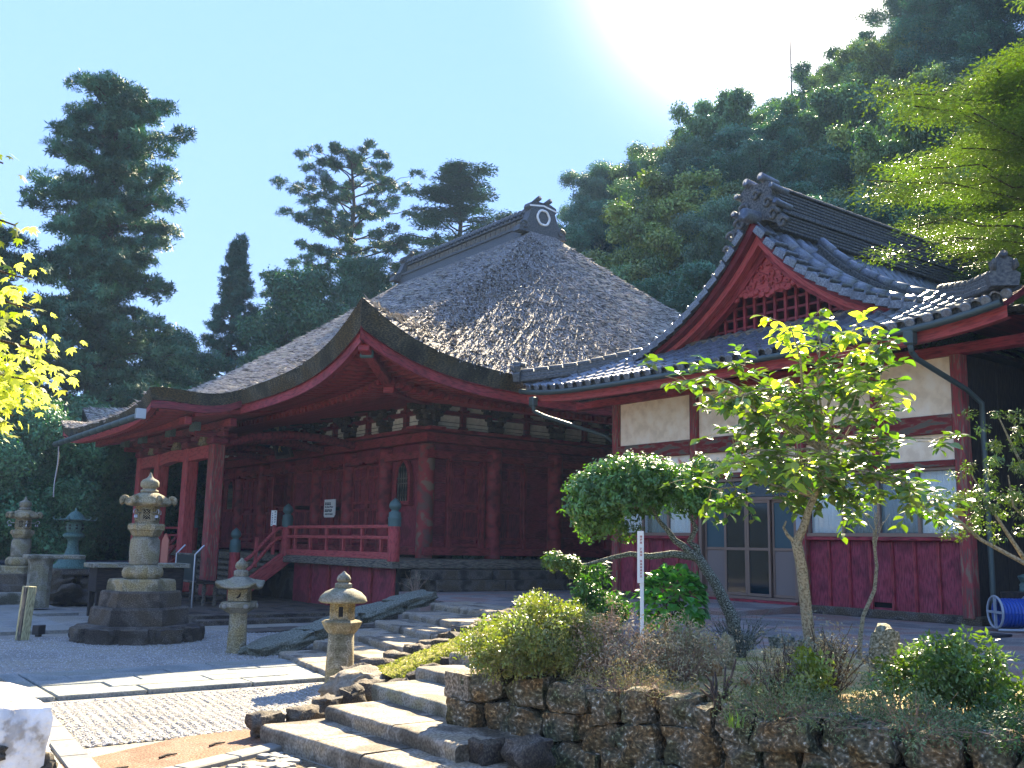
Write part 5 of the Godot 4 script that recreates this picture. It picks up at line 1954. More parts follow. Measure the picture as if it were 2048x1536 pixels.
	part(S, "end_boulder", b, M.step_stone)
	# stones edging the lower flight on the gravel side
	var eds := [[3.42, -7.86, 0.26], [3.75, -7.84, 0.22], [4.02, -7.98, 0.26], [4.32, -8.1, 0.3], [4.6, -8.3, 0.28]]
	for k in eds.size():
		b = MB.new()
		b.rock(Vector3(0, 0.10, 0), Vector3(0.36, eds[k][2] * 0.8, 0.22), 390 + k, 5, 0.4, 0.22, Basis(Vector3.UP, 0.4))
		var o := part(self, "edging_stone", b, M.dark_stone, "", true)
		o.position = Vector3(eds[k][0], 0.02 + 0.03 * k, eds[k][1])
		tag(o, ["small dark lump of stone at the foot of the sunlit steps' gravel side", "second edging stone up from the foot of the sunlit steps, low and long", "edging stone halfway along the gravel side of the sunlit steps", "fourth edging stone, just below the big boulder at the moss strip", "topmost edging stone touching the boulder below the moss strip"][k], "rock", "rough stones edging the sunlit steps")

func make_retaining_wall():
	var W := thing("retaining_wall", "rough dry stone retaining wall with lichen holding up the planted garden", "stone wall", Vector3(4.9, 0, -4.4))
	var line := [Vector3(4.36, 0, -6.34), Vector3(4.62, 0, -5.5), Vector3(4.86, 0, -4.5), Vector3(5.1, 0, -3.5), Vector3(5.4, 0, -2.4), Vector3(5.75, 0, -1.2), Vector3(6.1, 0, 0.2)]
	var b := MB.new()
	var L := 0.0
	# earth core behind the stones
	var core := PackedVector2Array()
	for p in line: core.append(Vector2(p.x + 0.16, -p.z))
	core.append(Vector2(8.0, -0.2)); core.append(Vector2(7.0, 3.6)); core.append(Vector2(5.6, 6.5))
	b.prism(core, 0.60, Transform3D(Basis(Vector3.RIGHT, Vector3.FORWARD, Vector3.UP), Vector3(0, 0.0, 0)))
	part(W, "earth_core", b, M.dark_stone)
	for i in line.size() - 1:
		var a: Vector3 = line[i]
		var e: Vector3 = line[i + 1]
		var d := (e - a).normalized()
		var out := Vector3(d.z, 0, -d.x)
		if out.x > 0: out = -out
		var l := (e - a).length()
		for r in 3:
			var x := 0.0 if r != 1 or i > 0 else 0.0
			var y0: float = [0.0, 0.22, 0.43][r]
			var h: float = [0.25, 0.24, 0.22][r]
			x = -0.12 if r == 1 else 0.0
			while x < l - 0.06:
				var w := rr(0.2, 0.42)
				if i > 3: w *= 1.3
				b = MB.new()
				var tilt := rr(-0.22, 0.22)
				var bs := Basis(d, Vector3.UP, d.cross(Vector3.UP)) * Basis(Vector3(0, 0, 1), tilt)
				b.rock(a + d * (x + w / 2) + Vector3(0, y0 + h / 2 + rr(-0.02, 0.03), 0) - out * rr(-0.03, 0.06), Vector3(w * 1.08, h * rr(0.95, 1.25), 0.34), 500 + int(rr(0, 4000)), 6, rr(0.5, 0.8), 0.16, bs)
				part(W, "stone", b, M.wall_stone)
				x += w
	# squared corner stones, one on another
	for k in 3:
		b = MB.new()
		b.rock(Vector3(4.42 + 0.02 * (k % 2), 0.11 + k * 0.215, -6.36), Vector3(0.36, 0.235, 0.40), 700 + k, 7, 0.92, 0.07, Basis(Vector3.UP, -0.2 + 0.1 * k))
		part(W, "corner_stone", b, M.wall_stone_light)
	# return of the wall up beside the steps
	for r in 3:
		for k in 4:
			b = MB.new()
			b.rock(Vector3(4.8 + k * 0.36, 0.2 + r * 0.17, -6.42 - 0.05 * k), Vector3(0.42, 0.24, 0.3), 720 + k + 8 * r, 5, 0.7, 0.14)
			part(W, "stone", b, M.wall_stone)
	for k in 2:
		b = MB.new()
		b.rock(Vector3.ZERO, Vector3(rr(0.26, 0.34), 0.22, 0.26), 760 + k, 6, 0.45, 0.2)
		var o := part(self, "foot_rock", b, M.dark_stone, "", true)
		o.position = [Vector3(4.05, 0.2, -5.62), Vector3(4.2, 0.24, -5.35)][k]
		tag(o, ["dark rock lying on the bottom step against the stone wall's foot", "rock tucked under the wall's lowest course beside the bottom step"][k], "rock", "rocks at the foot of the stone wall")
# ================================================================= trees
# leaf tufts: many small blades in one shared mesh
func blade(b: MB, o: Vector3, d: Vector3, l: float, w: float, bend := 0.2):
	var x := d.cross(Vector3.UP)
	if x.length_squared() < 0.01: x = Vector3.RIGHT
	x = x.normalized() * w * 0.5
	var m := o + d * l * 0.5 + Vector3(0, bend * l * 0.15, 0)
	var e := o + d * l - Vector3(0, bend * l * 0.2, 0)
	b.tri(o, m + x, m - x)
	b.tri(m - x, m + x, e)

func needle_tuft(sd: int, n: int, l: float, w: float) -> ArrayMesh:
	rng.seed = sd
	var b := MB.new()
	for k in n:
		var d := rdir()
		d.y = absf(d.y) * 0.9 + 0.1
		var o := rdir() * 0.22
		blade(b, o, d.normalized(), l * rr(0.7, 1.2), w * rr(0.7, 1.3))
	return b.mesh()

func leaf_tuft(sd: int, n: int, spread: float, l: float, w: float) -> ArrayMesh:
	rng.seed = sd
	var b := MB.new()
	for k in n:
		var o := rdir() * spread * pow(rng.randf(), 0.4)
		var d := (rdir() + o.normalized() * 0.6 + Vector3(0, -0.1, 0)).normalized()
		blade(b, o, d, l * rr(0.7, 1.25), w * rr(0.75, 1.25), 0.5)
	return b.mesh()

func spray_tuft(sd: int, n: int, l: float) -> ArrayMesh:
	# flat layered spray, as on a fir or maple
	rng.seed = sd
	var b := MB.new()
	for k in n:
		var a := rr(0, TAU)
		var q := sqrt(rng.randf())
		var o := Vector3(cos(a) * q * 0.6, rr(-0.07, 0.07) - q * 0.08, sin(a) * q * 0.6)
		var d := Vector3(cos(a + rr(-0.9, 0.9)), rr(-0.35, 0.2), sin(a + rr(-0.9, 0.9))).normalized()
		blade(b, o, d, l * rr(0.7, 1.2), l * rr(0.28, 0.42), 0.3)
	return b.mesh()

class Crown:
	var xs := []
	var cs := PackedColorArray()

func clump(c: Crown, at: Vector3, r: Vector3, n: int, size: float, base: Color, vary: float, flat := false):
	# tufts spread through a clump, denser towards its outside
	var tone := 1.0 + rr(-vary, vary)
	for k in n:
		var d := rdir()
		if d.y < -0.35 and rng.randf() < 0.6: d.y = -d.y
		var q := pow(rng.randf(), 0.35)
		var o := at + Vector3(d.x * r.x, d.y * r.y, d.z * r.z) * q
		var up := (d * 0.8 + Vector3(0, 0.7, 0) + rdir() * 0.5).normalized()
		if flat: up = (Vector3.UP + rdir() * 0.25).normalized()
		var s := size * rr(0.65, 1.3)
		c.xs.append(Transform3D(along(up, rr(0, TAU)).scaled(Vector3(s, s, s)), o))
		var v := tone * rr(0.72, 1.28)
		var wm := rr(-0.15, 0.15)
		c.cs.append(Color(base.r * v * (1.0 + wm), base.g * v, base.b * v * (1.0 - wm)))

func limb_path(a: Vector3, e: Vector3, sag: float, n := 5) -> Array:
	var p := []
	for k in n + 1:
		var f := float(k) / n
		p.append(a.lerp(e, f) + Vector3(0, sin(f * PI) * sag, 0) + rdir() * 0.04 * (e - a).length() * (1.0 if k > 0 else 0.0))
	return p

# a tree in local axes: trunk, branches, crown; wide(t) gives the crown's half width at height share t
func tree(called: String, label: String, category: String, group: String, at: Vector3, h: float, trunk_r: float, t0: float, wide: Callable, limbs: int, cl: Vector3, per: int, tuft: ArrayMesh, size: float, col: Color, vary: float, m: Material, opt := {}) -> Node3D:
	var T := thing(called, label, category, at, group)
	var b := MB.new()
	var lean: Vector3 = opt.get("lean", Vector3.ZERO)
	var flat: bool = opt.get("flat", false)
	var rise: float = opt.get("rise", 0.1)
	var pp := []
	var rd := []
	for k in 9:
		var f := k / 8.0
		pp.append(Vector3(0, h * 0.97 * f, 0) + lean * f * f + Vector3(rr(-1, 1), 0, rr(-1, 1)) * 0.008 * h * (1.0 if k > 0 else 0.0))
		rd.append(trunk_r * (1.0 - 0.86 * f) * (1.25 if k == 0 else 1.0))
	b.tube(pp, rd, 9)
	part(T, "trunk", b, M.bark, "", true)
	b = MB.new()
	var C := Crown.new()
	for k in limbs:
		var f: float = t0 + (1.0 - t0) * pow((k + 0.5 + rr(-0.4, 0.4)) / limbs, opt.get("power", 1.0))
		f = minf(f, 0.985)
		var w: float = wide.call((f - t0) / (1.0 - t0)) * rr(opt.get("least", 0.6), 1.18)
		var a := k * 2.39996 + rr(-0.5, 0.5)
		var o: Vector3 = Vector3(0, h * 0.97 * f, 0) + lean * f * f
		var e := o + Vector3(cos(a) * w, w * rise + rr(-0.06, 0.06) * h * 0.3, sin(a) * w)
		var path := limb_path(o, e, w * 0.05)
		var rad := []
		for j in path.size(): rad.append(maxf(trunk_r * 0.24 * (1.0 - f * 0.55) * (1.0 - 0.85 * j / 5.0), 0.012))
		b.tube(path, rad, 5)
		for j in opt.get("clumps", 3):
			var g: float = 1.0 - j * 0.24 - rr(0, 0.1)
			var p: Vector3 = o.lerp(e, g) + Vector3(rr(-1, 1), rr(-0.3, 0.5), rr(-1, 1)) * cl.x * 0.45
			var s := rr(0.7, 1.25) * (1.0 - 0.35 * f)
			clump(C, p, cl * s, int(per * s), size, col, vary, flat)
	part(T, "branches", b, M.bark, "", true)
	clump(C, pp[8], cl * 0.7, per, size, col, vary, flat)
	stuff(T, "crown", tuft, C.xs, C.cs, m)
	return T

func again(o: Node3D, label: String, at: Vector3, turn: float, s: Vector3) -> Node3D:
	var c: Node3D = o.duplicate()
	var nm := String(o.name)
	if nm.length() > 4 and nm[nm.length() - 4] == "_" and nm.right(3).is_valid_int(): nm = nm.left(nm.length() - 4)
	c.name = numbered(nm)
	add_child(c)
	c.set_meta("label", label)
	c.position = at
	c.basis = Basis(Vector3.UP, turn).scaled(s)
	return c

func make_far_trees():
	rng.seed = 101
	var cedar := needle_tuft(1, 30, 0.42, 0.085)
	var fir := spray_tuft(2, 30, 0.34)
	var broad := leaf_tuft(3, 26, 0.5, 0.26, 0.15)
	var fine := leaf_tuft(4, 34, 0.5, 0.17, 0.10)
	var dark := Color(0.075, 0.165, 0.085)
	var mid := Color(0.045, 0.10, 0.035)
	var grp := "trees beyond the temple hall"
	# --- left: tall cedars
	rng.seed = 11
	tree("cedar_tree", "tallest dark cedar with lumpy tiers of foliage, left of the thatched hall", "tree", grp, Vector3(10.3, -0.1, -44.0), 22.4, 0.62, 0.22,
		func(t): return 4.5 * (0.55 + 0.45 * sin(t * 9.0 + 0.6)) * (1.0 - 0.62 * t) * 0.55 + 2.5 * (1.0 - 0.62 * t) + 0.4, 96, Vector3(0.85, 0.42, 0.85), 44, cedar, 0.5, dark, 0.4, M.needle, {"rise": 0.1, "power": 0.9, "clumps": 4})
	rng.seed = 12
	tree("cedar_tree", "broad dark evergreen at the left frame edge, lower than the tall cedar", "tree", grp, Vector3(5.4, -0.1, -41.5), 13.6, 0.4, 0.12,
		func(t): return 4.6 * pow(1.0 - t, 0.6) + 0.7, 74, Vector3(0.9, 0.45, 0.9), 48, cedar, 0.5, dark * 0.95, 0.25, M.needle)
	rng.seed = 13
	tree("cypress_tree", "slim pointed cypress between the tall cedar and the thatched roof", "tree", grp, Vector3(19.2, -0.1, -51.8), 19.0, 0.34, 0.1,
		func(t): return 4.4 * pow(1.0 - t, 1.05) + 0.05, 130, Vector3(0.42, 0.42, 0.42), 22, cedar, 0.46, Color(0.05, 0.125, 0.075), 0.25, M.needle, {"rise": 0.15})
	rng.seed = 14
	tree("cypress_tree", "short rounded evergreen tucked against the slim cypress on its right", "tree", grp, Vector3(22.0, -0.1, -51.0), 16.2, 0.3, 0.1,
		func(t): return 2.4 * pow(1.0 - t, 0.55) + 0.3, 56, Vector3(0.7, 0.6, 0.7), 50, cedar, 0.5, Color(0.055, 0.125, 0.07), 0.25, M.needle, {"rise": 0.3})
	rng.seed = 15
	tree("pine_tree", "open-crowned pine with bare lower trunk above the thatched roof's left slope", "tree", grp, Vector3(28.0, -0.1, -55.6), 27.6, 0.5, 0.56,
		func(t): return 4.7 * sqrt(maxf(0.0, 1.0 - pow(absf(t - 0.36) / 0.68, 2.0))) + 0.3, 66, Vector3(0.7, 0.34, 0.7), 30, cedar, 0.5, Color(0.07, 0.14, 0.06), 0.3, M.needle, {"rise": 0.25})
	rng.seed = 16
	tree("fir_tree", "feathery layered fir behind the thatched roof's tiled ridge", "tree", grp, Vector3(34.2, -0.1, -52.0), 27.6, 0.5, 0.42,
		func(t): return 7.6 * pow(1.0 - t, 0.62) + 0.15, 84, Vector3(1.1, 0.10, 1.1), 24, fir, 0.62, Color(0.075, 0.15, 0.08), 0.3, M.needle, {"flat": true, "rise": 0.16})
	# --- lower bushy trees closing the view behind the hall's left
	var spots := [[20.0, -44.5, 15.0, 4.2, "rounded dark tree rising behind the thatched eave, left of the open pine"], [24.5, -47.0, 17.0, 4.0, "bushy tree below the open pine's bare trunk"], [30.0, -47.0, 17.5, 4.2, "bushy dark tree under the layered fir"],
		[14.5, -47.0, 11.5, 4.0, "low dense tree between the tall cedar's trunk and the slim cypress"], [9.0, -39.5, 6.5, 3.0, "leafy shrub-like tree seen under the porch eave at left"], [3.6, -37.0, 7.0, 3.2, "low dark tree behind the far left stone lantern"], [12.6, -40.5, 7.5, 3.2, "shaded small tree seen between the porch pillars"], [6.2, -36.5, 6.0, 2.6, "pale-tipped young tree behind the bronze lantern"], [15.5, -43.0, 8.0, 3.4, "dark small tree filling the gap beyond the porch's far pillar"], [0.8, -40.0, 9.0, 3.6, "dark tree cut by the left frame edge behind the maple leaves"]]
	rng.seed = 20
	for k in spots.size():
		var s: Array = spots[k]
		var cw: float = s[3]
		tree("evergreen_tree", s[4], "tree", "small trees behind the hall", Vector3(s[0], -0.1, s[1]), s[2], 0.22, 0.08,
			func(t): return cw * sqrt(maxf(0.05, 1.0 - t * t)), 34, Vector3(1.0, 0.75, 1.0), 90, fine if k % 2 else broad, 0.65, Color(0.06, 0.15, 0.065) * (1.5 if k == 7 or k == 4 else 1.0), 0.3, M.broad, {"rise": 0.2})
	# --- hillside wood: five kinds of crown, then turned and resized copies
	var kinds := []
	var cols := [Color(0.15, 0.25, 0.085), Color(0.085, 0.20, 0.11), Color(0.25, 0.30, 0.07), Color(0.13, 0.21, 0.12), Color(0.36, 0.33, 0.08)]
	var hill := [
		# kind, x, z, top height, half width, label
		[4, 49.0, -57.5, 29.6, 4.0, "yellow-green rounded tree just right of the hall's ridge ornament"],
		[1, 41.0, -46.5, 24.0, 4.5, "bluish rounded tree behind the ridge ornament's right"],
		[3, 45.0, -49.5, 28.5, 4.8, "grey-green tree on the hill's lower left skyline"],
		[2, 48.5, -48.8, 32.4, 5.2, "sun-topped broad tree where the wooded skyline begins to climb"],
		[4, 53.5, -48.5, 35.6, 5.4, "golden-crowned tree on the wooded skyline"],
		[2, 58.5, -48.8, 37.4, 5.4, "bright yellow-green tree top on the skyline left of the antenna pole"],
		[1, 66.0, -50.0, 41.5, 4.2, "dark pointed tree beside the antenna pole on the skyline"],
		[0, 66.5, -45.5, 44.0, 5.6, "light-leaved open tree on the skyline right of the antenna pole"],
		[0, 64.5, -39.5, 43.0, 5.6, "tall green tree at the upper right skyline"],
		[3, 61.5, -33.8, 44.5, 5.6, "dark tall tree reaching the top of the frame at right"],
		[1, 54.5, -26.5, 40.0, 5.6, "darkest tall tree in the upper right corner"],
		[2, 36.0, -34.5, 20.5, 5.2, "large round-crowned tree right above the thatched roof's far slope"],
		[3, 41.5, -38.5, 25.5, 5.0, "leafy tree in the hillside's middle, under the golden crown"],
		[1, 42.5, -33.8, 25.5, 4.8, "blue-green dome behind the tiled roof's ridge end"],
		[0, 47.0, -40.0, 30.5, 5.0, "green dome halfway up the hillside, left of centre of the wood"],
		[3, 50.0, -36.0, 32.0, 5.0, "shaded dome high on the slope above the tiled ridge"],
		[1, 42.0, -27.5, 22.0, 4.6, "shaded tree right above the tiled building's main ridge"],
		[0, 46.0, -30.5, 27.0, 5.0, "round tree on the slope over the tiled ridge's middle"],
		[2, 39.5, -22.5, 22.5, 4.4, "tree behind the right-hand maple on the slope"],
		[3, 50.0, -27.0, 31.0, 5.0, "dark broad tree high at right below the frame top"],
		[0, 31.5, -33.0, 14.8, 4.0, "low leafy tree directly behind the hall's back eave"],
		[1, 30.8, -27.8, 13.6, 4.0, "dark low tree in the dip between the two roofs"],
		[3, 34.0, -28.5, 17.5, 4.0, "medium tree above the dip between the two roofs"],
		[1, 30.5, -20.5, 14.5, 4.0, "low tree behind the tiled roof's right slope"],
		[0, 34.0, -18.0, 18.5, 4.2, "tree low on the slope at the far right"],
		[3, 40.0, -15.5, 22.0, 4.6, "tall tree on the slope at the right frame edge"],
		[1, 56.0, -43.0, 36.5, 5.2, "dark crown under the skyline right of the golden tree"],
		[2, 60.0, -38.0, 39.0, 5.0, "lighter crown under the upper right skyline"],
		[2, 55.5, -33.0, 37.5, 5.0, "green crown below the tall tree at the upper right"],
	]
	for q in hill.size():
		var e: Array = hill[q]
		if e[1] > 47.0: e[3] -= 2.6
		var kd: int = e[0]
		var base := hill_height(e[1], e[2]) - 0.3
		var h: float = minf(e[3] - base, 17.0)
		base = e[3] - h
		if kinds.size() <= kd:
			kinds.resize(5)
		if kinds[kd] == null:
			rng.seed = 60 + kd
			var w: float = e[4]
			var o := tree("hillside_tree", e[5], "tree", "broadleaf trees on the wooded hillside", Vector3(e[1], base, e[2]), h, 0.34, 0.2,
				func(t): return w * pow(maxf(0.04, 1.0 - pow(absf(t - 0.25) / 0.78, 2.2)), 0.5), 80, Vector3(0.9, 0.45, 0.9), 52, [broad, fine, broad, fine, broad][kd], [0.66, 0.62, 0.64, 0.6, 0.66][kd], cols[kd], 0.34, M.broad, {"rise": 0.3, "least": 0.4, "clumps": 4})
			kinds[kd] = [o, h, w]
		else:
			var k: Array = kinds[kd]
			again(k[0], e[5], Vector3(e[1], base, e[2]), q * 1.7, Vector3(e[4] / k[2], h / k[1], e[4] / k[2] * (0.92 + 0.16 * (q % 2))))
	# undergrowth closes the gaps low on the slope
	rng.seed = 90
	var C := Crown.new()
	for k in 420:
		var x := rr(25, 72)
		var z := rr(-62, -4)
		if (x - 24.0) < 3.0 and z > -40: continue
		clump(C, Vector3(x, hill_height(x, z) + rr(0.2, 1.6), z), Vector3(2.2, 1.4, 2.2), 52, 1.0, Color(0.05, 0.11, 0.05), 0.3)
	for k in 70:
		var x := rr(-22, 26)
		clump(C, Vector3(x, rr(0.3, 1.8), rr(-64, -46)), Vector3(2.0, 1.6, 2.0), 52, 1.0, Color(0.045, 0.11, 0.05), 0.3)
	tag(stuff(self, "undergrowth", broad, C.xs, C.cs, M.broad), "dense dark green undergrowth covering the slope below the trees", "undergrowth")
	# antenna pole on the skyline
	var pole := MB.new()
	pole.tube([Vector3(68.3, 33, -50.6), Vector3(68.2, 47.6, -50.5)], [0.10, 0.05], 6)
	tag(part(self, "antenna_pole", pole, M.dark_wood), "thin antenna pole standing above the trees on the skyline", "pole")
	# near maple at right: layered light sprays, trunk beside the building
	rng.seed = 33
	tree("maple_tree", "large light green maple with layered sprays reaching over the tiled roof at right", "tree", "", Vector3(22.0, 0.5, -9.9), 10.6, 0.3, 0.45,
		func(t): return 4.4 * pow(maxf(0.05, 1.0 - t * 0.92), 0.55), 52, Vector3(0.85, 0.10, 0.85), 34, spray_tuft(7, 40, 0.13), 0.75, Color(0.17, 0.235, 0.05), 0.25, M.bright_leaf, {"flat": true, "rise": 0.22, "clumps": 4})
	rng.seed = 34
	tree("maple_tree", "tall pale maple at the right frame edge above the layered one", "tree", "", Vector3(27.0, 0.5, -9.0), 17.0, 0.34, 0.4,
		func(t): return 5.0 * pow(maxf(0.05, 1.0 - t * 0.9), 0.5), 54, Vector3(0.95, 0.14, 0.95), 36, spray_tuft(8, 40, 0.15), 0.8, Color(0.15, 0.21, 0.06), 0.28, M.bright_leaf, {"flat": true, "rise": 0.3, "clumps": 4})
	rng.seed = 36
	tree("maple_tree", "nearest light green maple at right, its sprays hanging over the tiled corner ridge", "tree", "", Vector3(15.6, 0.5, -5.0), 8.3, 0.18, 0.6,
		func(t): return 2.9 * pow(maxf(0.05, 1.0 - t * 0.8), 0.5), 54, Vector3(0.55, 0.07, 0.55), 20, spray_tuft(10, 40, 0.12), 0.5, Color(0.17, 0.235, 0.05), 0.25, M.bright_leaf, {"flat": true, "rise": 0.12, "clumps": 5, "lean": Vector3(-1.7, 0, -1.7)})
	rng.seed = 35
	tree("maple_tree", "shaded dark green maple boughs hanging beside the tiled building's corner post", "tree", "", Vector3(16.6, 0.5, -4.6), 5.6, 0.16, 0.45,
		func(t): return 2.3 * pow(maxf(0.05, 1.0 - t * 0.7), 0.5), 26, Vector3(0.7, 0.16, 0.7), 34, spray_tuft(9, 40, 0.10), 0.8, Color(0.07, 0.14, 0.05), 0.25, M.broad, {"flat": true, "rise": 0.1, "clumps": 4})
# ================================================================= lanterns and other stone things
func lift(prof: Array, k: float) -> Array:
	var r := []
	for p in prof: r.append([p[0] * k, p[1]])
	return r

func make_big_lantern(called: String, label: String, at: Vector3) -> Node3D:
	var T := thing(called, label, "stone lantern", at, "tall stone lanterns of the court")
	var b: MB
	# stepped pedestal, each tier of rough blocks
	var tiers := [[0.98, 0.0, 0.25, 12], [0.76, 0.25, 0.52, 6], [0.63, 0.52, 0.77, 6], [0.53, 0.77, 0.95, 6]]
	for k in 4:
		var t: Array = tiers[k]
		b = MB.new()
		var r: float = t[0]
		b.lathe([[r, t[1]], [r * 0.97, t[2] - 0.03], [r * 0.93, t[2]], [0, t[2]]], 6, Vector3.ZERO, true, 0.35)
		var p := part(T, "pedestal_tier", b, M.dark_stone if k < 3 else M.lichen_granite, "", true)
		if k == 0:
			for j in 11:
				b = MB.new()
				var a := TAU * j / 11.0 + 0.2
				b.rock(Vector3(cos(a) * 0.88, 0.11, sin(a) * 0.88), Vector3(0.30, 0.27, 0.50), 40 + j, 5, 0.75, 0.1, Basis(Vector3.UP, -a))
				part(p, "foot_stone", b, M.dark_stone, "", true)
	b = MB.new()
	b.lathe([[0.26, 0.95], [0.31, 1.0], [0.315, 1.07], [0.29, 1.13], [0.24, 1.17], [0, 1.17]], 24, Vector3.ZERO, false, 0.0, 0.05)
	part(T, "lotus_base", b, M.lichen_granite, "", true)
	b = MB.new()
	b.lathe([[0.19, 1.16], [0.225, 1.2], [0.235, 1.4], [0.225, 1.56], [0.19, 1.62], [0, 1.62]], 20)
	part(T, "shaft", b, M.granite, "", true)
	b = MB.new()
	b.lathe([[0.18, 1.61], [0.22, 1.64], [0.26, 1.72], [0.285, 1.73], [0.285, 1.80], [0.26, 1.83], [0, 1.83]], 6, Vector3.ZERO, true, 0.35)
	part(T, "middle_platform", b, M.lichen_granite, "", true)
	# six-sided fire box with a latticed window on each face
	b = MB.new()
	b.lathe([[0.185, 1.83], [0.185, 2.11], [0, 2.11]], 6, Vector3.ZERO, true, 0.35)
	var F := part(T, "fire_box", b, M.lichen_granite, "", true)
	for j in 6:
		var a := TAU * (j + 0.5) / 6.0 + 0.35
		var bs := Basis(Vector3(-sin(a), 0, cos(a)), Vector3.UP, Vector3(cos(a), 0, sin(a)))
		var c := Vector3(cos(a), 0, sin(a)) * 0.161
		b = MB.new()
		b.box(c + Vector3(0, 1.98, 0), Vector3(0.115, 0.17, 0.012), bs)
		var w := part(F, "window_recess", b, M.black_void, "", true)
		b = MB.new()
		for s in [-1, 1]:
			b.box(c + bs * Vector3(s * 0.063, 1.98, 0.008), Vector3(0.022, 0.21, 0.02), bs, 0.003)
			b.box(c + bs * Vector3(0, 1.98 + s * 0.09, 0.008), Vector3(0.14, 0.022, 0.02), bs, 0.003)
		for s in [-1, 1]:
			for e in [-0.04, 0.0, 0.04]:
				b.bar(c + bs * Vector3(-0.05, 1.98 + e - s * 0.05, 0.012), c + bs * Vector3(0.05, 1.98 + e + s * 0.05, 0.012), 0.008, 0.008)
		part(F, "window_lattice", b, M.lichen_granite, "", true)
	# roof with six curling corners
	b = MB.new()
	var rows := []
	for pr in [[0.03, 2.33], [0.15, 2.325], [0.22, 2.29], [0.28, 2.23], [0.33, 2.17], [0.34, 2.12], [0.24, 2.105], [0.10, 2.11]]:
		var row := []
		for s in 49:
			var a := TAU * s / 48.0 + 0.35
			var c6 := pow(absf(cos(3.0 * (a - 0.35))), 6.0)
			var q: float = pr[0] * (1.0 + 0.12 * c6 * smoothstep(0.2, 0.34, pr[0]))
			row.append(Vector3(cos(a) * q, pr[1] + 0.05 * c6 * smoothstep(0.24, 0.34, pr[0]), sin(a) * q))
		rows.append(row)
	b.smooth_grid(rows, true, Vector2(0.1, 0.1), true)
	var K := part(T, "roof", b, M.lichen_granite, "", true)
	for j in 6:
		var a := TAU * j / 6.0 + 0.35
		var d := Vector3(cos(a), 0, sin(a))
		b = MB.new()
		var pp := []
		var rd := []
		for k in 10:
			var t := -1.2 + k * 0.55
			pp.append(d * (0.36 + 0.045 * cos(t)) + Vector3(0, 2.20 + 0.05 * sin(t), 0)); rd.append(0.048 - 0.002 * k)
		b.tube(pp, rd, 8)
		part(K, "curled_corner", b, M.lichen_granite, "", true)
		if j % 3 == 1 or j % 3 == 2:
			# iron hanger with wind bells
			b = MB.new()
			var hp := []
			var hr := []
			for k in 10:
				var t := k * 0.62
				hp.append(d * (0.30 + 0.05 * (1.0 - cos(t)) * 0.5 + 0.02 * k * 0.3) + Vector3(0, 2.02 + 0.035 * sin(t), 0)); hr.append(0.008)
			b.tube(hp, hr, 5)
			b.tube([d * 0.17 + Vector3(0, 2.0, 0), d * 0.30 + Vector3(0, 2.01, 0)], [0.008, 0.008], 5)
			for e in [0.29, 0.335]:
				b.lathe([[0.016, 1.92], [0.013, 1.95], [0.004, 1.97], [0, 1.97]], 8, d * e)
			part(K, "bell_hanger", b, M.steel, "", true)
	b = MB.new()
	b.lathe([[0.11, 2.32], [0.14, 2.34], [0.14, 2.37], [0.105, 2.385], [0.11, 2.41], [0.145, 2.43], [0.145, 2.50], [0.12, 2.535], [0.06, 2.565], [0.03, 2.60], [0.016, 2.65], [0, 2.665]], 18)
	part(T, "jewel_finial", b, M.granite, "", true)
	return T

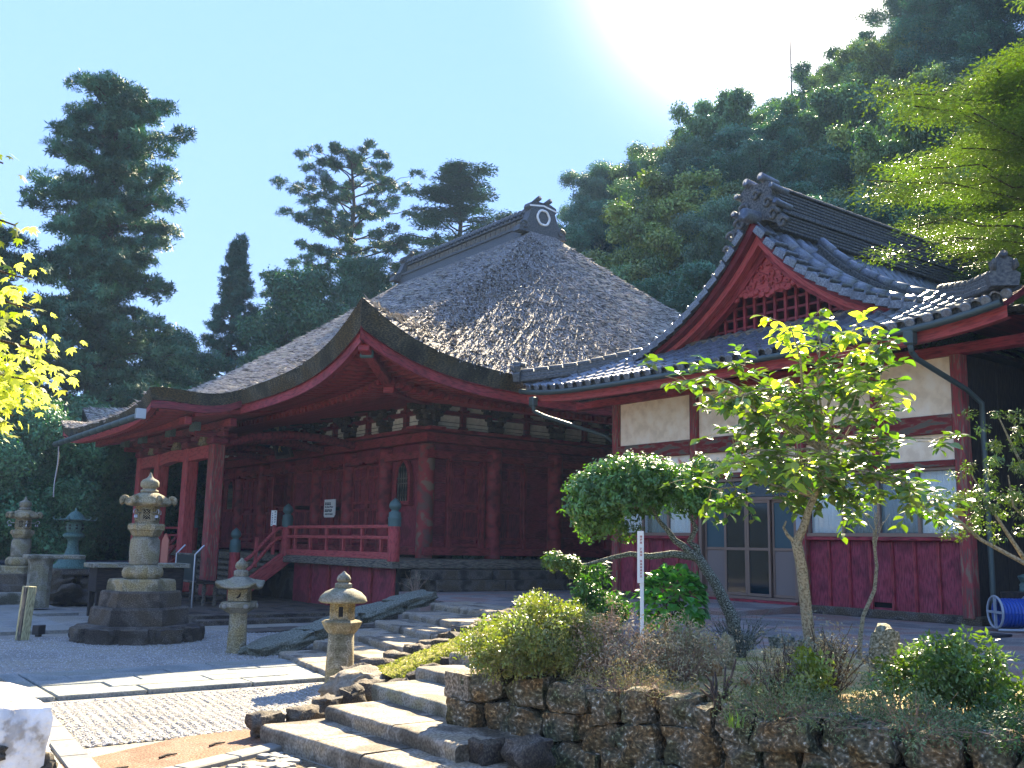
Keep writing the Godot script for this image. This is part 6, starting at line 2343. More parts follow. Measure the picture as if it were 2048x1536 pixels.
func make_stone_things():
	rng.seed = 300
	var b: MB
	var big := make_big_lantern("stone_lantern", "tallest stone lantern, on a dark stepped pedestal in the gravel court", Vector3(4.85, 0, -16.35))
	var far := again(big, "similar tall stone lantern farther back at the left frame edge", Vector3(4.9, -0.06, -26.5), 0.9, Vector3.ONE * 0.98)
	# --- small round-roofed lantern
	var A := thing("small_stone_lantern", "short stone lantern with rounded mushroom roof, nearest the camera by the steps", "stone lantern", Vector3(5.38, 0, -10.40), "short stone lanterns on round shafts")
	A.rotation.y = 0.45
	b = MB.new()
	b.lathe([[0.165, 0], [0.16, 0.2], [0.145, 0.56], [0, 0.56]], 20)
	part(A, "shaft", b, M.lichen_granite, "", true)
	b = MB.new()
	b.lathe([[0.15, 0.555], [0.19, 0.60], [0.225, 0.66], [0.235, 0.69], [0.2, 0.71], [0, 0.71]], 6, Vector3.ZERO, true)
	part(A, "bowl", b, M.lichen_granite, "", true)
	b = MB.new()
	b.lathe([[0.145, 0.705], [0.145, 0.905], [0, 0.905]], 6, Vector3.ZERO, true)
	var F := part(A, "fire_box", b, M.lichen_granite, "", true)
	for j in 6:
		var a := TAU * (j + 0.5) / 6.0
		var bs := Basis(Vector3(-sin(a), 0, cos(a)), Vector3.UP, Vector3(cos(a), 0, sin(a)))
		var c := Vector3(cos(a), 0, sin(a)) * 0.127
		b = MB.new()
		if j % 2 == 0:
			b.box(c + Vector3(0, 0.81, 0), Vector3(0.05, 0.11, 0.012), bs)
			part(F, "window", b, M.black_void, "", true)
			b = MB.new()
			for s in [-1, 1]:
				b.box(c + bs * Vector3(s * 0.034, 0.81, 0.004), Vector3(0.016, 0.14, 0.014), bs, 0.002)
				b.box(c + bs * Vector3(0, 0.81 + s * 0.063, 0.004), Vector3(0.06, 0.014, 0.014), bs, 0.002)
			part(F, "window_rim", b, M.lichen_granite, "", true)
		else:
			var pp := []
			var rd := []
			for k in 14:
				var t := k * 0.6
				pp.append(c + bs * Vector3(cos(t) * 0.045 * (1.0 - k / 18.0), 0.81 + sin(t) * 0.045 * (1.0 - k / 18.0), 0.002)); rd.append(0.007)
			b.tube(pp, rd, 5)
			part(F, "carved_swirl", b, M.lichen_granite, "", true)
	b = MB.new()
	b.lathe([[0.06, 0.90], [0.25, 0.905], [0.275, 0.925], [0.255, 0.975], [0.2, 1.03], [0.12, 1.065], [0.07, 1.07], [0, 1.07]], 24, Vector3.ZERO, false, 0.0, 0.03)
	part(A, "roof", b, M.granite, "", true)
	b = MB.new()
	b.lathe([[0.10, 1.06], [0.10, 1.12], [0.07, 1.135], [0, 1.135]], 6, Vector3.ZERO, true)
	part(A, "neck", b, M.granite, "", true)
	b = MB.new()
	b.lathe([[0.05, 1.13], [0.08, 1.155], [0.082, 1.18], [0.065, 1.215], [0.03, 1.24], [0.008, 1.262], [0, 1.265]], 16)
	part(A, "jewel_finial", b, M.granite, "", true)
	# --- small square-roofed lantern with a crescent opening
	var B := thing("small_stone_lantern", "short stone lantern with upturned roof corners and crescent-moon opening", "stone lantern", Vector3(5.5, 0, -13.84), "short stone lanterns on round shafts")
	B.rotation.y = -0.62
	b = MB.new()
	b.lathe([[0.145, 0], [0.145, 0.03], [0.135, 0.05], [0.132, 0.2], [0.138, 0.205], [0.138, 0.22], [0.131, 0.225], [0.131, 0.25], [0.136, 0.255], [0.136, 0.27], [0.13, 0.275], [0.125, 0.57], [0, 0.57]], 20)
	part(B, "shaft", b, M.lichen_granite, "", true)
	b = MB.new()
	b.box(Vector3(0, 0.68, 0), Vector3(0.43, 0.09, 0.43), Basis.IDENTITY, 0.015)
	b.lathe([[0.16, 0.56], [0.30, 0.64]], 4, Vector3.ZERO, true, PI / 4)
	part(B, "platform", b, M.granite, "", true)
	for q in [Vector3(-0.15, 0.66, 0.218), Vector3(0.15, 0.66, 0.218), Vector3(-0.218, 0.66, 0.15), Vector3(0.218, 0.66, -0.15)]:
		b = MB.new()
		b.rock(q, Vector3(0.075, 0.075, 0.05) if absf(q.z) > 0.2 else Vector3(0.05, 0.075, 0.075), 5, 4, 0.0, 0.05)
		part(B, "rosette", b, M.pale_slab, "", true)
	b = MB.new()
	b.box(Vector3(0, 0.82, 0), Vector3(0.28, 0.19, 0.28), Basis.IDENTITY, 0.012)
	var G := part(B, "fire_box", b, M.lichen_granite, "", true)
	var moon := PackedVector2Array()
	for k in 13:
		var a := -PI / 2 + PI * k / 12.0
		moon.append(Vector2(cos(a) * 0.05, sin(a) * 0.05))
	for k in range(11, 0, -1):
		var a := -PI / 2 + PI * k / 12.0
		moon.append(Vector2(cos(a) * 0.022, sin(a) * 0.05))
	b = MB.new()
	b.prism(moon, 0.012, Transform3D(Basis(Vector3(0, 0, 1), -0.6), Vector3(0.0, 0.825, 0.132)))
	part(G, "crescent_opening", b, M.black_void, "", true)
	b = MB.new()
	b.box(Vector3(-0.136, 0.82, 0), Vector3(0.012, 0.11, 0.1))
	part(G, "side_opening", b, M.black_void, "", true)
	b = MB.new()
	var rows := []
	for pr in [[0.05, 1.09], [0.12, 1.07], [0.19, 1.01], [0.25, 0.955], [0.29, 0.945], [0.29, 0.90], [0.15, 0.91], [0.05, 0.91]]:
		var row := []
		for s in 33:
			var a := TAU * s / 32.0
			var sq: float = 1.0 / maxf(absf(cos(a)), absf(sin(a)))
			var k := (sq - 1.0) / 0.414
			var e := smoothstep(0.12, 0.28, pr[0])
			var q: float = pr[0] * lerpf(1.0, sq, e * 0.95)
			row.append(Vector3(cos(a) * q, pr[1] + 0.075 * e * k * k, sin(a) * q))
		rows.append(row)
	b.smooth_grid(rows, true, Vector2(0.1, 0.1), true)
	part(B, "roof", b, M.granite, "", true)
	b = MB.new()
	b.lathe([[0.10, 1.08], [0.105, 1.10], [0.105, 1.15], [0.08, 1.17], [0.055, 1.175], [0.085, 1.20], [0.092, 1.235], [0.075, 1.275], [0.035, 1.31], [0.01, 1.34], [0, 1.342]], 16)
	part(B, "jewel_finial", b, M.granite, "", true)
	# --- bronze lantern on a craggy pedestal
	var Z := thing("bronze_lantern", "green bronze lantern with a waisted stem and curled roof corners", "lantern", Vector3(5.72, 0.86, -24.9))
	b = MB.new()
	b.lathe([[0.42, 0.0], [0.42, 0.06], [0.34, 0.12], [0.30, 0.20], [0.18, 0.32], [0.13, 0.45], [0.12, 0.60], [0.15, 0.68], [0.23, 0.72], [0.25, 0.78], [0.16, 0.84], [0, 0.84]], 20)
	part(Z, "stem", b, M.bronze, "", true)
	b = MB.new()
	b.lathe([[0.15, 0.83], [0.19, 0.90], [0.20, 0.98], [0.18, 1.06], [0.14, 1.1]], 20)
	var FB := part(Z, "fire_box", b, M.bronze, "", true)
	b = MB.new()
	for j in 8:
		for i in 2:
			var a := TAU * j / 8.0
			b.box(Vector3(cos(a) * 0.195, 0.93 + i * 0.07, sin(a) * 0.195), Vector3(0.02, 0.04, 0.05), Basis(Vector3.UP, -a))
	part(FB, "pierced_holes", b, M.black_void, "", true).set_meta("kind", "stuff")
	b = MB.new()
	b.lathe([[0.12, 1.09], [0.38, 1.12], [0.40, 1.135], [0.22, 1.16], [0.17, 1.24], [0.10, 1.31], [0.03, 1.34], [0.03, 1.40], [0, 1.42]], 20)
	for j in 6:
		var a := TAU * j / 6.0
		var d := Vector3(cos(a), 0, sin(a))
		b.tube([d * 0.36 + Vector3(0, 1.12, 0), d * 0.46 + Vector3(0, 1.13, 0), d * 0.50 + Vector3(0, 1.18, 0), d * 0.46 + Vector3(0, 1.21, 0)], [0.02, 0.018, 0.014, 0.01], 6)
	part(Z, "roof", b, M.bronze, "", true)
	var Q := thing("craggy_pedestal", "dark craggy rock pedestal carrying the green bronze lantern", "pedestal", Vector3(5.75, 0, -24.9))
	for q in [[0, 0.25, 0, 1.5, 0.6, 1.3], [-0.35, 0.5, 0.2, 0.7, 0.6, 0.7], [0.4, 0.5, 0.1, 0.7, 0.55, 0.8], [0, 0.55, -0.2, 0.9, 0.5, 0.7]]:
		b = MB.new()
		b.rock(Vector3(q[0], q[1], q[2]), Vector3(q[3], q[4], q[5]), int(q[0] * 100) + 60, 7, 0.4, 0.3)
		part(Q, "rock", b, M.dark_stone, "", true)
	b = MB.new()
	b.box(Vector3(0, 0.78, 0), Vector3(1.05, 0.15, 0.95), Basis.IDENTITY, 0.03)
	part(Q, "cap_slab", b, M.dark_stone, "", true)
	# --- stone basin table beside it
	var Y := thing("stone_table", "old grey stone table on a fluted pillar, left of the bronze lantern", "stone table", Vector3(4.65, 0.1, -22.9))
	b = MB.new()
	b.box(Vector3(0.25, 1.06, 0), Vector3(1.15, 0.09, 0.6), Basis.IDENTITY, 0.02)
	part(Y, "top_slab", b, M.granite, "", true)
	b = MB.new()
	b.lathe([[0.24, 0], [0.24, 0.9], [0.28, 1.02], [0, 1.02]], 12, Vector3.ZERO, true)
	part(Y, "pillar", b, M.granite, "", true)
	# --- kerb blocks left
	var kb := [[3.6, 0.12, -24.6, 1.0, 0.28, 0.5, "low pale kerb block in front of the far left lantern"], [4.4, 0.16, -24.9, 0.9, 0.3, 0.5, "second kerb block, behind the wooden post"], [5.75, 0.11, -20.9, 0.5, 0.22, 2.4, "long pale kerb stone edging the pavement left of the tallest lantern"]]
	for q in kb:
		b = MB.new()
		b.box(Vector3.ZERO, Vector3(q[3], q[4], q[5]), Basis.IDENTITY, 0.02)
		var o := part(self, "kerb_block", b, M.granite, "", true)
		o.position = Vector3(q[0], q[1], q[2])
		tag(o, q[6], "kerb stone", "pale kerb blocks by the pavement")
	# --- dark altar bench behind the tallest lantern
	var N := thing("offering_table", "dark wooden offering table with pale top behind the tallest lantern", "table", Vector3(6.0, 0.05, -20.6))
	b = MB.new()
	b.box(Vector3(0, 1.0, 0), Vector3(1.9, 0.09, 0.75), Basis.IDENTITY, 0.012)
	part(N, "top", b, M.granite, "", true)
	b = MB.new()
	b.box(Vector3(0, 0.72, 0), Vector3(1.7, 0.46, 0.6), Basis.IDENTITY, 0.01)
	part(N, "chest", b, M.dark_wood, "", true)
	for s in [-1, 1]:
		for e in [-1, 1]:
			b = MB.new()
			b.box(Vector3(s * 0.78, 0.25, e * 0.26), Vector3(0.1, 0.5, 0.1), Basis.IDENTITY, 0.008)
			part(N, "leg", b, M.dark_wood, "", true)
	# --- white wall with tiled coping, far left
	var WW := thing("plaster_wall", "low white plaster wall with tiled coping, far behind the lanterns", "garden wall", Vector3(8.2, -0.1, -35.2))
	b = MB.new()
	b.box(Vector3(0, 0.28, 0), Vector3(9.0, 0.56, 0.22))
	part(WW, "wall", b, M.plaster_white, "", true)
	b = MB.new()
	b.box(Vector3(0, 0.63, 0), Vector3(9.0, 0.12, 0.34), Basis.IDENTITY, 0.01)
	part(WW, "eave_band", b, M.old_tile, "", true)
	for k in 34:
		b = MB.new()
		var x := -4.4 + k * 0.265
		b.tube([Vector3(x, 0.80, 0), Vector3(x, 0.70, 0.24)], [0.075, 0.075], 7)
		part(WW, "coping_tile", b, M.roof_tile, "", true)
	b = MB.new()
	b.tube([Vector3(-4.5, 0.83, 0), Vector3(4.5, 0.83, 0)], [0.09, 0.09], 8)
	part(WW, "ridge_tile", b, M.roof_tile, "", true)
	# --- wooden marker post and little spotlight box
	var P := thing("marker_post", "square weathered pale wooden post standing in the gravel at left", "post", Vector3(3.27, 0, -16.9))
	P.rotation = Vector3(0.0, 0.5, -0.05)
	b = MB.new()
	b.box(Vector3(0, 0.41, 0), Vector3(0.15, 0.82, 0.15), Basis.IDENTITY, 0.008)
	part(P, "post", b, M.post_wood, "", true)
	b = MB.new()
	b.box(Vector3(-0.09, 0.41, 0.03), Vector3(0.03, 0.80, 0.06), Basis.IDENTITY, 0.004)
	part(P, "side_strip", b, M.grey_wood, "", true)
	var lb := thing("ground_spotlight", "small black box spotlight on the gravel beside the wooden post", "spotlight", Vector3(3.6, 0, -17.4))
	lb.rotation.y = 0.7
	b = MB.new()
	b.box(Vector3(0, 0.11, 0), Vector3(0.17, 0.15, 0.13), Basis.IDENTITY, 0.01)
	b.box(Vector3(0, 0.02, 0), Vector3(0.08, 0.05, 0.06))
	part(lb, "housing", b, M.black_case, "", true)
	b = MB.new()
	b.box(Vector3(0, 0.11, -0.068), Vector3(0.13, 0.11, 0.008))
	part(lb, "lens", b, M.steel, "", true)
	# --- bright white stone carving at the lower left corner
	var WL := thing("carved_stone", "sun-bleached white carved stone at the lower left corner", "stone carving", Vector3(0.60, 0, -3.72))
	b = MB.new()
	b.rock(Vector3(-0.04, 0.80, 0), Vector3(0.60, 0.70, 0.62), 21, 12, 0.5, 0.07)
	part(WL, "body", b, M.white_stone, "", true)
	b = MB.new()
	b.rock(Vector3(0.12, 0.66, 0.0), Vector3(0.56, 0.34, 0.6), 25, 10, 0.5, 0.08)
	part(WL, "shoulder", b, M.white_stone, "", true)
	b = MB.new()
	b.rock(Vector3(-0.06, 1.14, -0.02), Vector3(0.2, 0.2, 0.2), 23, 8, 0.3, 0.15)
	part(WL, "curl", b, M.white_stone, "", true)
	b = MB.new()
	b.box(Vector3(0, 0.3, 0), Vector3(0.6, 0.6, 0.6), Basis.IDENTITY, 0.03)
	part(WL, "plinth", b, M.white_stone, "", true)
	for q in [[0.0, 0.93, 0.25, 0.12, 0.07], [0.1, 0.98, 0.19, 0.07, 0.06], [-0.1, 1.0, 0.2, 0.06, 0.05], [0.19, 0.86, 0.2, 0.06, 0.09], [0.22, 0.74, 0.22, 0.05, 0.07], [-0.12, 0.76, 0.27, 0.24, 0.17], [0.08, 0.62, 0.3, 0.2, 0.05]]:
		b = MB.new()
		b.rock(Vector3(q[0], q[1], q[2]), Vector3(q[3], q[4], 0.08), int(q[1] * 100), 6, 0.1, 0.3)
		part(WL, "carved_hollow", b, M.grey_wood, "", true)

# strokes that read as brush-written characters at this size
func glyph(b: MB, xf: Transform3D, s: float):
	var n := 2 + rng.randi() % 2
	for k in n: b.bar(xf * Vector3(-s * 0.42, s * (0.36 - 0.7 * k / n) , 0), xf * Vector3(s * 0.42, s * (0.38 - 0.7 * k / n), 0), s * 0.1, s * 0.1)
	b.bar(xf * Vector3(rr(-0.1, 0.1) * s, s * 0.46, 0), xf * Vector3(rr(-0.1, 0.1) * s, -s * 0.42, 0), s * 0.1, s * 0.1)
	b.bar(xf * Vector3(0, s * 0.05, 0), xf * Vector3(-s * 0.42, -s * 0.45, 0), s * 0.1, s * 0.1)
	if rng.randf() < 0.7: b.bar(xf * Vector3(0, s * 0.05, 0), xf * Vector3(s * 0.42, -s * 0.45, 0), s * 0.1, s * 0.1)

func make_hall_extras():
	rng.seed = 400
	var b: MB
	# notice on the front: white board with black lines of print
	var N := thing("notice_board", "white rectangular notice with black print on the hall's front doors", "sign", Vector3(12.42, 2.52, -25.03))
	N.rotation.y = -PI / 2
	b = MB.new()
	b.prism(PackedVector2Array([Vector2(-0.33, -0.20), Vector2(-0.29, -0.25), Vector2(0.25, -0.25), Vector2(0.33, -0.18), Vector2(0.33, 0.25), Vector2(-0.33, 0.25)]), 0.03, Transform3D(Basis.IDENTITY, Vector3(0, 0, 0)))
	part(N, "board", b, M.paper_white, "", true)
	for row in [[0.13, 4, 0.085, -0.26], [-0.06, 5, 0.085, -0.26], [-0.16, 9, 0.05, -0.26]]:
		b = MB.new()
		for k in row[1]: glyph(b, Transform3D(Basis.IDENTITY, Vector3(row[3] + k * row[2] * 1.08 + 0.03, row[0], 0.034)), row[2])
		part(N, "print_line", b, M.ink, "", true)
	var tm := TextMesh.new()
	var sf := SystemFont.new()
	sf.font_names = PackedStringArray(["Droid Sans"])
	tm.font = sf
	tm.text = "No Shoes Please"
	tm.font_size = 32
	tm.pixel_size = 0.0021
	tm.depth = 0.004
	inst(N, "print_line", tm, Transform3D(Basis.IDENTITY, Vector3(-0.01, 0.04, 0.034)), M.ink)
	b = MB.new()
	b.box(Vector3(0, 0, -0.13), Vector3(0.1, 0.1, 0.26))
	part(N, "bracket", b, M.dark_wood, "", true)
	# small upright notice by the stair rail
	var S := thing("stair_notice", "narrow white upright notice with two columns of writing above the stair rail", "sign", Vector3(10.3, 2.15, -23.95))
	S.rotation.y = -0.75
	b = MB.new()
	b.box(Vector3(0, 0.02, 0), Vector3(0.15, 0.40, 0.02), Basis.IDENTITY, 0.003)
	part(S, "board", b, M.paper_white, "", true)
	b = MB.new()
	for k in 5: glyph(b, Transform3D(Basis.IDENTITY, Vector3(0.035, 0.18 - k * 0.065, 0.012)), 0.05)
	for k in 6: glyph(b, Transform3D(Basis.IDENTITY, Vector3(-0.035, 0.14 - k * 0.055, 0.012)), 0.04)
	part(S, "print_column", b, M.ink, "", true)
	b = MB.new()
	b.box(Vector3(0, -0.52, -0.03), Vector3(0.03, 0.75, 0.03))
	part(S, "stake", b, M.dark_wood, "", true)
	# name plaque under the eaves with gilt characters
	var Q := thing("name_plaque", "dark framed name plaque with gilt brush characters under the hall's eaves", "plaque", Vector3(11.75, 4.62, -27.2))
	Q.basis = Basis(Vector3.UP, -PI / 2) * Basis(Vector3.RIGHT, 0.35)
	b = MB.new()
	b.box(Vector3(0, 0, 0), Vector3(0.95, 1.05, 0.06), Basis.IDENTITY, 0.01)
	part(Q, "board", b, M.dark_wood, "", true)
	for s in [-1, 1]:
		b = MB.new()
		b.box(Vector3(s * 0.5, 0, 0.03), Vector3(0.12, 1.25, 0.1), Basis.IDENTITY, 0.03)
		b.box(Vector3(0, s * 0.56, 0.03), Vector3(1.1, 0.12, 0.1), Basis.IDENTITY, 0.03)
		part(Q, "frame", b, M.dark_bracket, "", true)
	for k in 3:
		b = MB.new()
		for j in 5:
			var pp := []
			var rd := []
			var o := Vector3(rr(-0.15, 0.15), 0.34 - k * 0.32 + rr(-0.12, 0.12), 0.045)
			var a := rr(0, TAU)
			for i in 5:
				pp.append(o + Vector3(cos(a + i * 0.5) * 0.05 * i, sin(a + i * 0.5) * 0.04 * i, 0)); rd.append(0.022 - 0.002 * i)
			b.tube(pp, rd, 5)
		part(Q, "gilt_character", b, M.gold, "", true)
	# porch gutter and rain chain
	var G := thing("porch_gutter", "grey metal gutter hung along the porch eave", "gutter", Vector3(6.42, 4.3, -27.0))
	for k in 12:
		b = MB.new()
		var z0 := -22.85 - k * 0.70
		b.tube([Vector3(6.42, 4.36 - k * 0.006, z0), Vector3(6.42, 4.36 - k * 0.006, z0 - 0.69)], [0.085, 0.085], 8)
		part(G, "gutter_section", b, M.gutter)
		b = MB.new()
		b.tube([Vector3(6.42, 4.45, z0 - 0.35), Vector3(6.62, porch_y(6.6, z0 - 0.35) - 0.3, z0 - 0.35)], [0.012, 0.012], 5)
		part(G, "strap", b, M.dark_wood)
	b = MB.new()
	b.box(Vector3(6.42, 4.40, -22.78), Vector3(0.22, 0.24, 0.14), Basis.IDENTITY, 0.01)
	part(G, "end_box", b, M.steel)
	var R := thing("rain_chain", "thin rain chain hanging from the far end of the porch gutter", "rain chain", Vector3(6.45, 4.2, -30.9))
	for k in 30:
		b = MB.new()
		b.lathe([[0.014, -0.03], [0.026, 0.0], [0.014, 0.03]], 6, Vector3(0.02 * sin(k * 0.2), -0.05 * k, 0))
		part(R, "link", b, M.steel, "", true)
	# notice stand with metal legs between the porch pillars
	var T := thing("notice_stand", "dark notice board on thin metal legs before the near porch pillars", "notice board", Vector3(7.6, 0.1, -22.4))
	b = MB.new()
	b.box(Vector3(0, 0.86, 0), Vector3(0.05, 0.56, 1.2), Basis.IDENTITY, 0.006)
	part(T, "board", b, M.notice_green, "", true)
	for z in [-0.64, 0.62]:
		b = MB.new()
		b.tube([Vector3(-0.03, 0, z), Vector3(-0.03, 1.16, z), Vector3(0.16, 1.36, z)], [0.02, 0.02, 0.02], 8)
		part(T, "leg", b, M.steel, "", true)
	for y in [0.56, 1.16]:
		b = MB.new()
		b.box(Vector3(0, y, 0), Vector3(0.07, 0.04, 1.24), Basis.IDENTITY, 0.006)
		part(T, "rail", b, M.grey_wood, "", true)
	var K := thing("stake_sign", "pointed pinkish wooden stake sign left of the notice stand", "sign", Vector3(7.45, 0.1, -23.5))
	b = MB.new()
	b.prism(PackedVector2Array([Vector2(-0.12, 0.75), Vector2(0.12, 0.75), Vector2(0.12, 1.45), Vector2(0, 1.62), Vector2(-0.12, 1.45)]), 0.03, Transform3D(Basis(Vector3.UP, -1.2), Vector3.ZERO))
	part(K, "board", b, M.stake_pink, "", true)
	b = MB.new()
	b.box(Vector3(0, 0.4, 0), Vector3(0.05, 0.8, 0.05))
	part(K, "stake", b, M.stake_pink, "", true)
	# small trestle with turned legs behind the stand
	var E := thing("side_bench", "low dark bench with turned legs between porch pillar and notice stand", "bench", Vector3(8.1, 0.1, -23.0))
	b = MB.new()
	b.box(Vector3(0, 0.52, 0), Vector3(0.4, 0.06, 1.9), Basis.IDENTITY, 0.01)
	part(E, "top", b, M.dark_wood, "", true)
	for z in [-0.8, 0.1, 0.8]:
		for x in [-0.13, 0.13]:
			b = MB.new()
			b.lathe([[0.04, 0], [0.05, 0.1], [0.03, 0.2], [0.05, 0.32], [0.035, 0.5]], 8, Vector3(x, 0, z))
			part(E, "leg", b, M.grey_wood, "", true)
	# hose reel beside the tiled building
	var H := thing("hose_reel", "blue garden hose wound on a white reel by the building's corner", "hose reel", Vector3(13.35, 0.6, -6.62))
	H.rotation.y = -0.64
	b = MB.new()
	for k in 8: b.tube(ring_pts(Vector3(-0.16 + k * 0.046, 0.24, 0), 0.17), ring_rad(0.026), 6, false)
	part(H, "hose_coil", b, M.blue_hose, "", true)
	for x in [-0.22, 0.22]:
		b = MB.new()
		b.tube(ring_pts(Vector3(x, 0.25, 0), 0.21), ring_rad(0.016), 6, false)
		b.bar(Vector3(x, 0.04, 0), Vector3(x, 0.46, 0), 0.03, 0.03)
		b.bar(Vector3(x, 0.25, -0.2), Vector3(x, 0.25, 0.2), 0.03, 0.03)
		part(H, "reel_flange", b, M.grey_plastic, "", true)
	for z in [-0.18, 0.18]:
		b = MB.new()
		b.tube([Vector3(-0.28, 0.03, z), Vector3(0.28, 0.03, z)], [0.018, 0.018], 6)
		part(H, "foot_bar", b, M.grey_plastic, "", true)
	b = MB.new()
	b.rock(Vector3.ZERO, Vector3(0.5, 0.3, 0.4), 77, 8, 0.2, 0.25)
	var o := part(self, "green_sheet", b, M.copper_green, "", true)
	o.position = Vector3(13.95, 1.2, -6.55)
	tag(o, "crumpled green sheet heaped behind the blue hose reel", "plastic sheet")
	b = MB.new()
	b.box(Vector3.ZERO, Vector3(0.8, 0.5, 0.4), Basis.IDENTITY, 0.02)
	o = part(self, "storage_crate", b, M.dark_wood, "", true)
	o.position = Vector3(14.1, 0.86, -6.75)
	tag(o, "dark crate under the green sheet behind the hose reel", "crate")
	b = MB.new()
	b.box(Vector3.ZERO, Vector3(0.34, 0.03, 0.22), Basis.IDENTITY, 0.01)
	o = part(self, "drain_cover", b, M.black_case, "", true)
	o.position = Vector3(12.3, 0.618, -6.3)
	tag(o, "small dark drain cover in the forecourt before the hose reel", "drain cover")

func ring_pts(c: Vector3, r: float) -> Array:
	var p := []
	for k in 21: p.append(c + Vector3(0, sin(TAU * k / 20.0) * r, cos(TAU * k / 20.0) * r))
	return p

func ring_rad(r: float) -> Array:
	var p := []
	for k in 21: p.append(r)
	return p
# ================================================================= planted garden above the wall
func leaf_mesh(l: float, w: float) -> ArrayMesh:
	# pointed oval leaf with a fold along its rib; lies along +z, drooping a little
	var b := MB.new()
	var prof := [[0.0, 0.02], [0.22, 0.40], [0.5, 0.5], [0.78, 0.3], [1.0, 0.0]]
	for s in [-1.0, 1.0]:
		for k in 4:
			var y0: float = -0.16 * prof[k][0] * prof[k][0] * l
			var y1: float = -0.16 * prof[k + 1][0] * prof[k + 1][0] * l
			var a := Vector3(0, y0, prof[k][0] * l)
			var e := Vector3(0, y1, prof[k + 1][0] * l)
			var a2 := Vector3(s * prof[k][1] * w, y0 + prof[k][1] * w * 0.3, prof[k][0] * l)
			var e2 := Vector3(s * prof[k + 1][1] * w, y1 + prof[k + 1][1] * w * 0.3, prof[k + 1][0] * l)
			if s > 0: b.quad(a, e, e2, a2)
			else: b.quad(a, a2, e2, e)
	return b.mesh()

func maple_leaf_mesh(s: float) -> ArrayMesh:
	# five pointed lobes round the stalk, in the xz plane
	var b := MB.new()
	for k in 5:
		var a := (k - 2) * 0.62
		var l: float = s * [0.62, 0.88, 1.0, 0.88, 0.62][k]
		var d := Vector3(sin(a), -0.18, cos(a))
		var x := Vector3(cos(a), 0, -sin(a))
		b.quad(Vector3.ZERO, d * l * 0.45 + x * l * 0.17, d * l, d * l * 0.45 - x * l * 0.17)
	return b.mesh()

func look_basis(d: Vector3, up: Vector3, s: float) -> Basis:
	var z := d.normalized()
	if absf(z.dot(up)) > 0.97: up = up + Vector3(0.3, 0.1, 0.2)
	var x := up.cross(z).normalized()
	return Basis(x * s, z.cross(x) * s, z * s)

# leaves: the first "single" as parts of their own, the rest as one part
func leaves(T: Node3D, ms: Array, at: Array, cols: PackedColorArray, single: int, pal: Array, m: Material, seen: Vector3):
	# the leaves nearest the viewer's side of the crown are built one by one
	var order := range(at.size())
	order.sort_custom(func(a, b): return (at[a].origin - seen).length_squared() < (at[b].origin - seen).length_squared())
	var xs := []
	var cs := PackedColorArray()
	for n in order.size():
		var k: int = order[n]
		if n < single:
			var o := inst(T, "leaf", ms[k % ms.size()], at[k], pal[k % pal.size()])
		else:
			xs.append(at[k]); cs.append(cols[k])
	if xs.size() > 0: stuff(T, "leaves", ms[0], xs, cs, m)

func stem(T: Node3D, called: String, pts: Array, r0: float, r1: float, m: Material, sides := 8) -> MeshInstance3D:
	var b := MB.new()
	var rd := []
	for k in pts.size(): rd.append(lerpf(r0, r1, float(k) / (pts.size() - 1)))
	b.tube(pts, rd, sides)
	return part(T, called, b, m, "", true)

func palette(base: Color, n: int, vary: float, back: Color) -> Array:
	var r := []
	for k in n:
		var v := rr(1.0 - vary, 1.0 + vary)
		var m := StandardMaterial3D.new()
		m.albedo_color = Color(base.r * v * rr(0.8, 1.25), base.g * v, base.b * v).linear_to_srgb()
		m.roughness = 0.38
		m.metallic_specular = 0.5
		m.cull_mode = BaseMaterial3D.CULL_DISABLED
		m.backlight_enabled = true
		m.backlight = back
		r.append(m)
	return r

# twiggy shrub: stems from the base, leaf tufts at the twig ends
func shrub(called: String, label: String, category: String, group: String, at: Vector3, size: Vector3, stems: int, tuft: ArrayMesh, per: int, s: float, col: Color, vary: float, m: Material, bark: Material, thick := 0.008, bare := 0.25) -> Node3D:
	var T := thing(called, label, category, at, group)
	var b := MB.new()
	var xs := []
	var cs := PackedColorArray()
	for k in stems:
		var a := k * 2.39996
		var q := sqrt((k + 0.5) / stems)
		var wob := 1.0 + 0.28 * sin(a * 2.0 + size.x * 40.0) + rr(-0.25, 0.3)
		var e := Vector3(cos(a) * q * size.x * 0.5 * wob, size.y * rr(0.42, 1.12) * (1.0 - 0.35 * q * q), sin(a) * q * size.z * 0.5 * wob)
		var o := Vector3(cos(a) * 0.05, 0, sin(a) * 0.05)
		var p := limb_path(o, e, 0.03, 4)
		b.tube(p, [thick, thick * 0.8, thick * 0.6, thick * 0.45, thick * 0.25], 5)
		for j in 3:
			var f := rr(0.4, 0.95)
			var w := o.lerp(e, f)
			var t := w + (rdir() * 0.5 + (e - o).normalized()) * rr(0.06, 0.14)
			b.tube([w, (w + t) / 2 + rdir() * 0.01, t], [thick * 0.4, thick * 0.3, thick * 0.15], 4)
			if rng.randf() > bare:
				for i in per: 
					var z := rr(0.6, 1.3) * s
					xs.append(Transform3D(along((rdir() + Vector3(0, 0.8, 0)), rr(0, TAU)).scaled(Vector3(z, z, z)), t + rdir() * 0.05))
		if rng.randf() > bare:
			for i in per * 2:
				var z := rr(0.6, 1.3) * s
				xs.append(Transform3D(along((rdir() + Vector3(0, 0.8, 0)), rr(0, TAU)).scaled(Vector3(z, z, z)), e + rdir() * 0.07))
	for k in xs.size():
		var v := rr(1.0 - vary, 1.0 + vary)
		cs.append(Color(col.r * v * rr(0.85, 1.2), col.g * v, col.b * v))
	part(T, "stems", b, bark, "", true)
	if xs.size() > 0: stuff(T, "foliage", tuft, xs, cs, m)
	return T

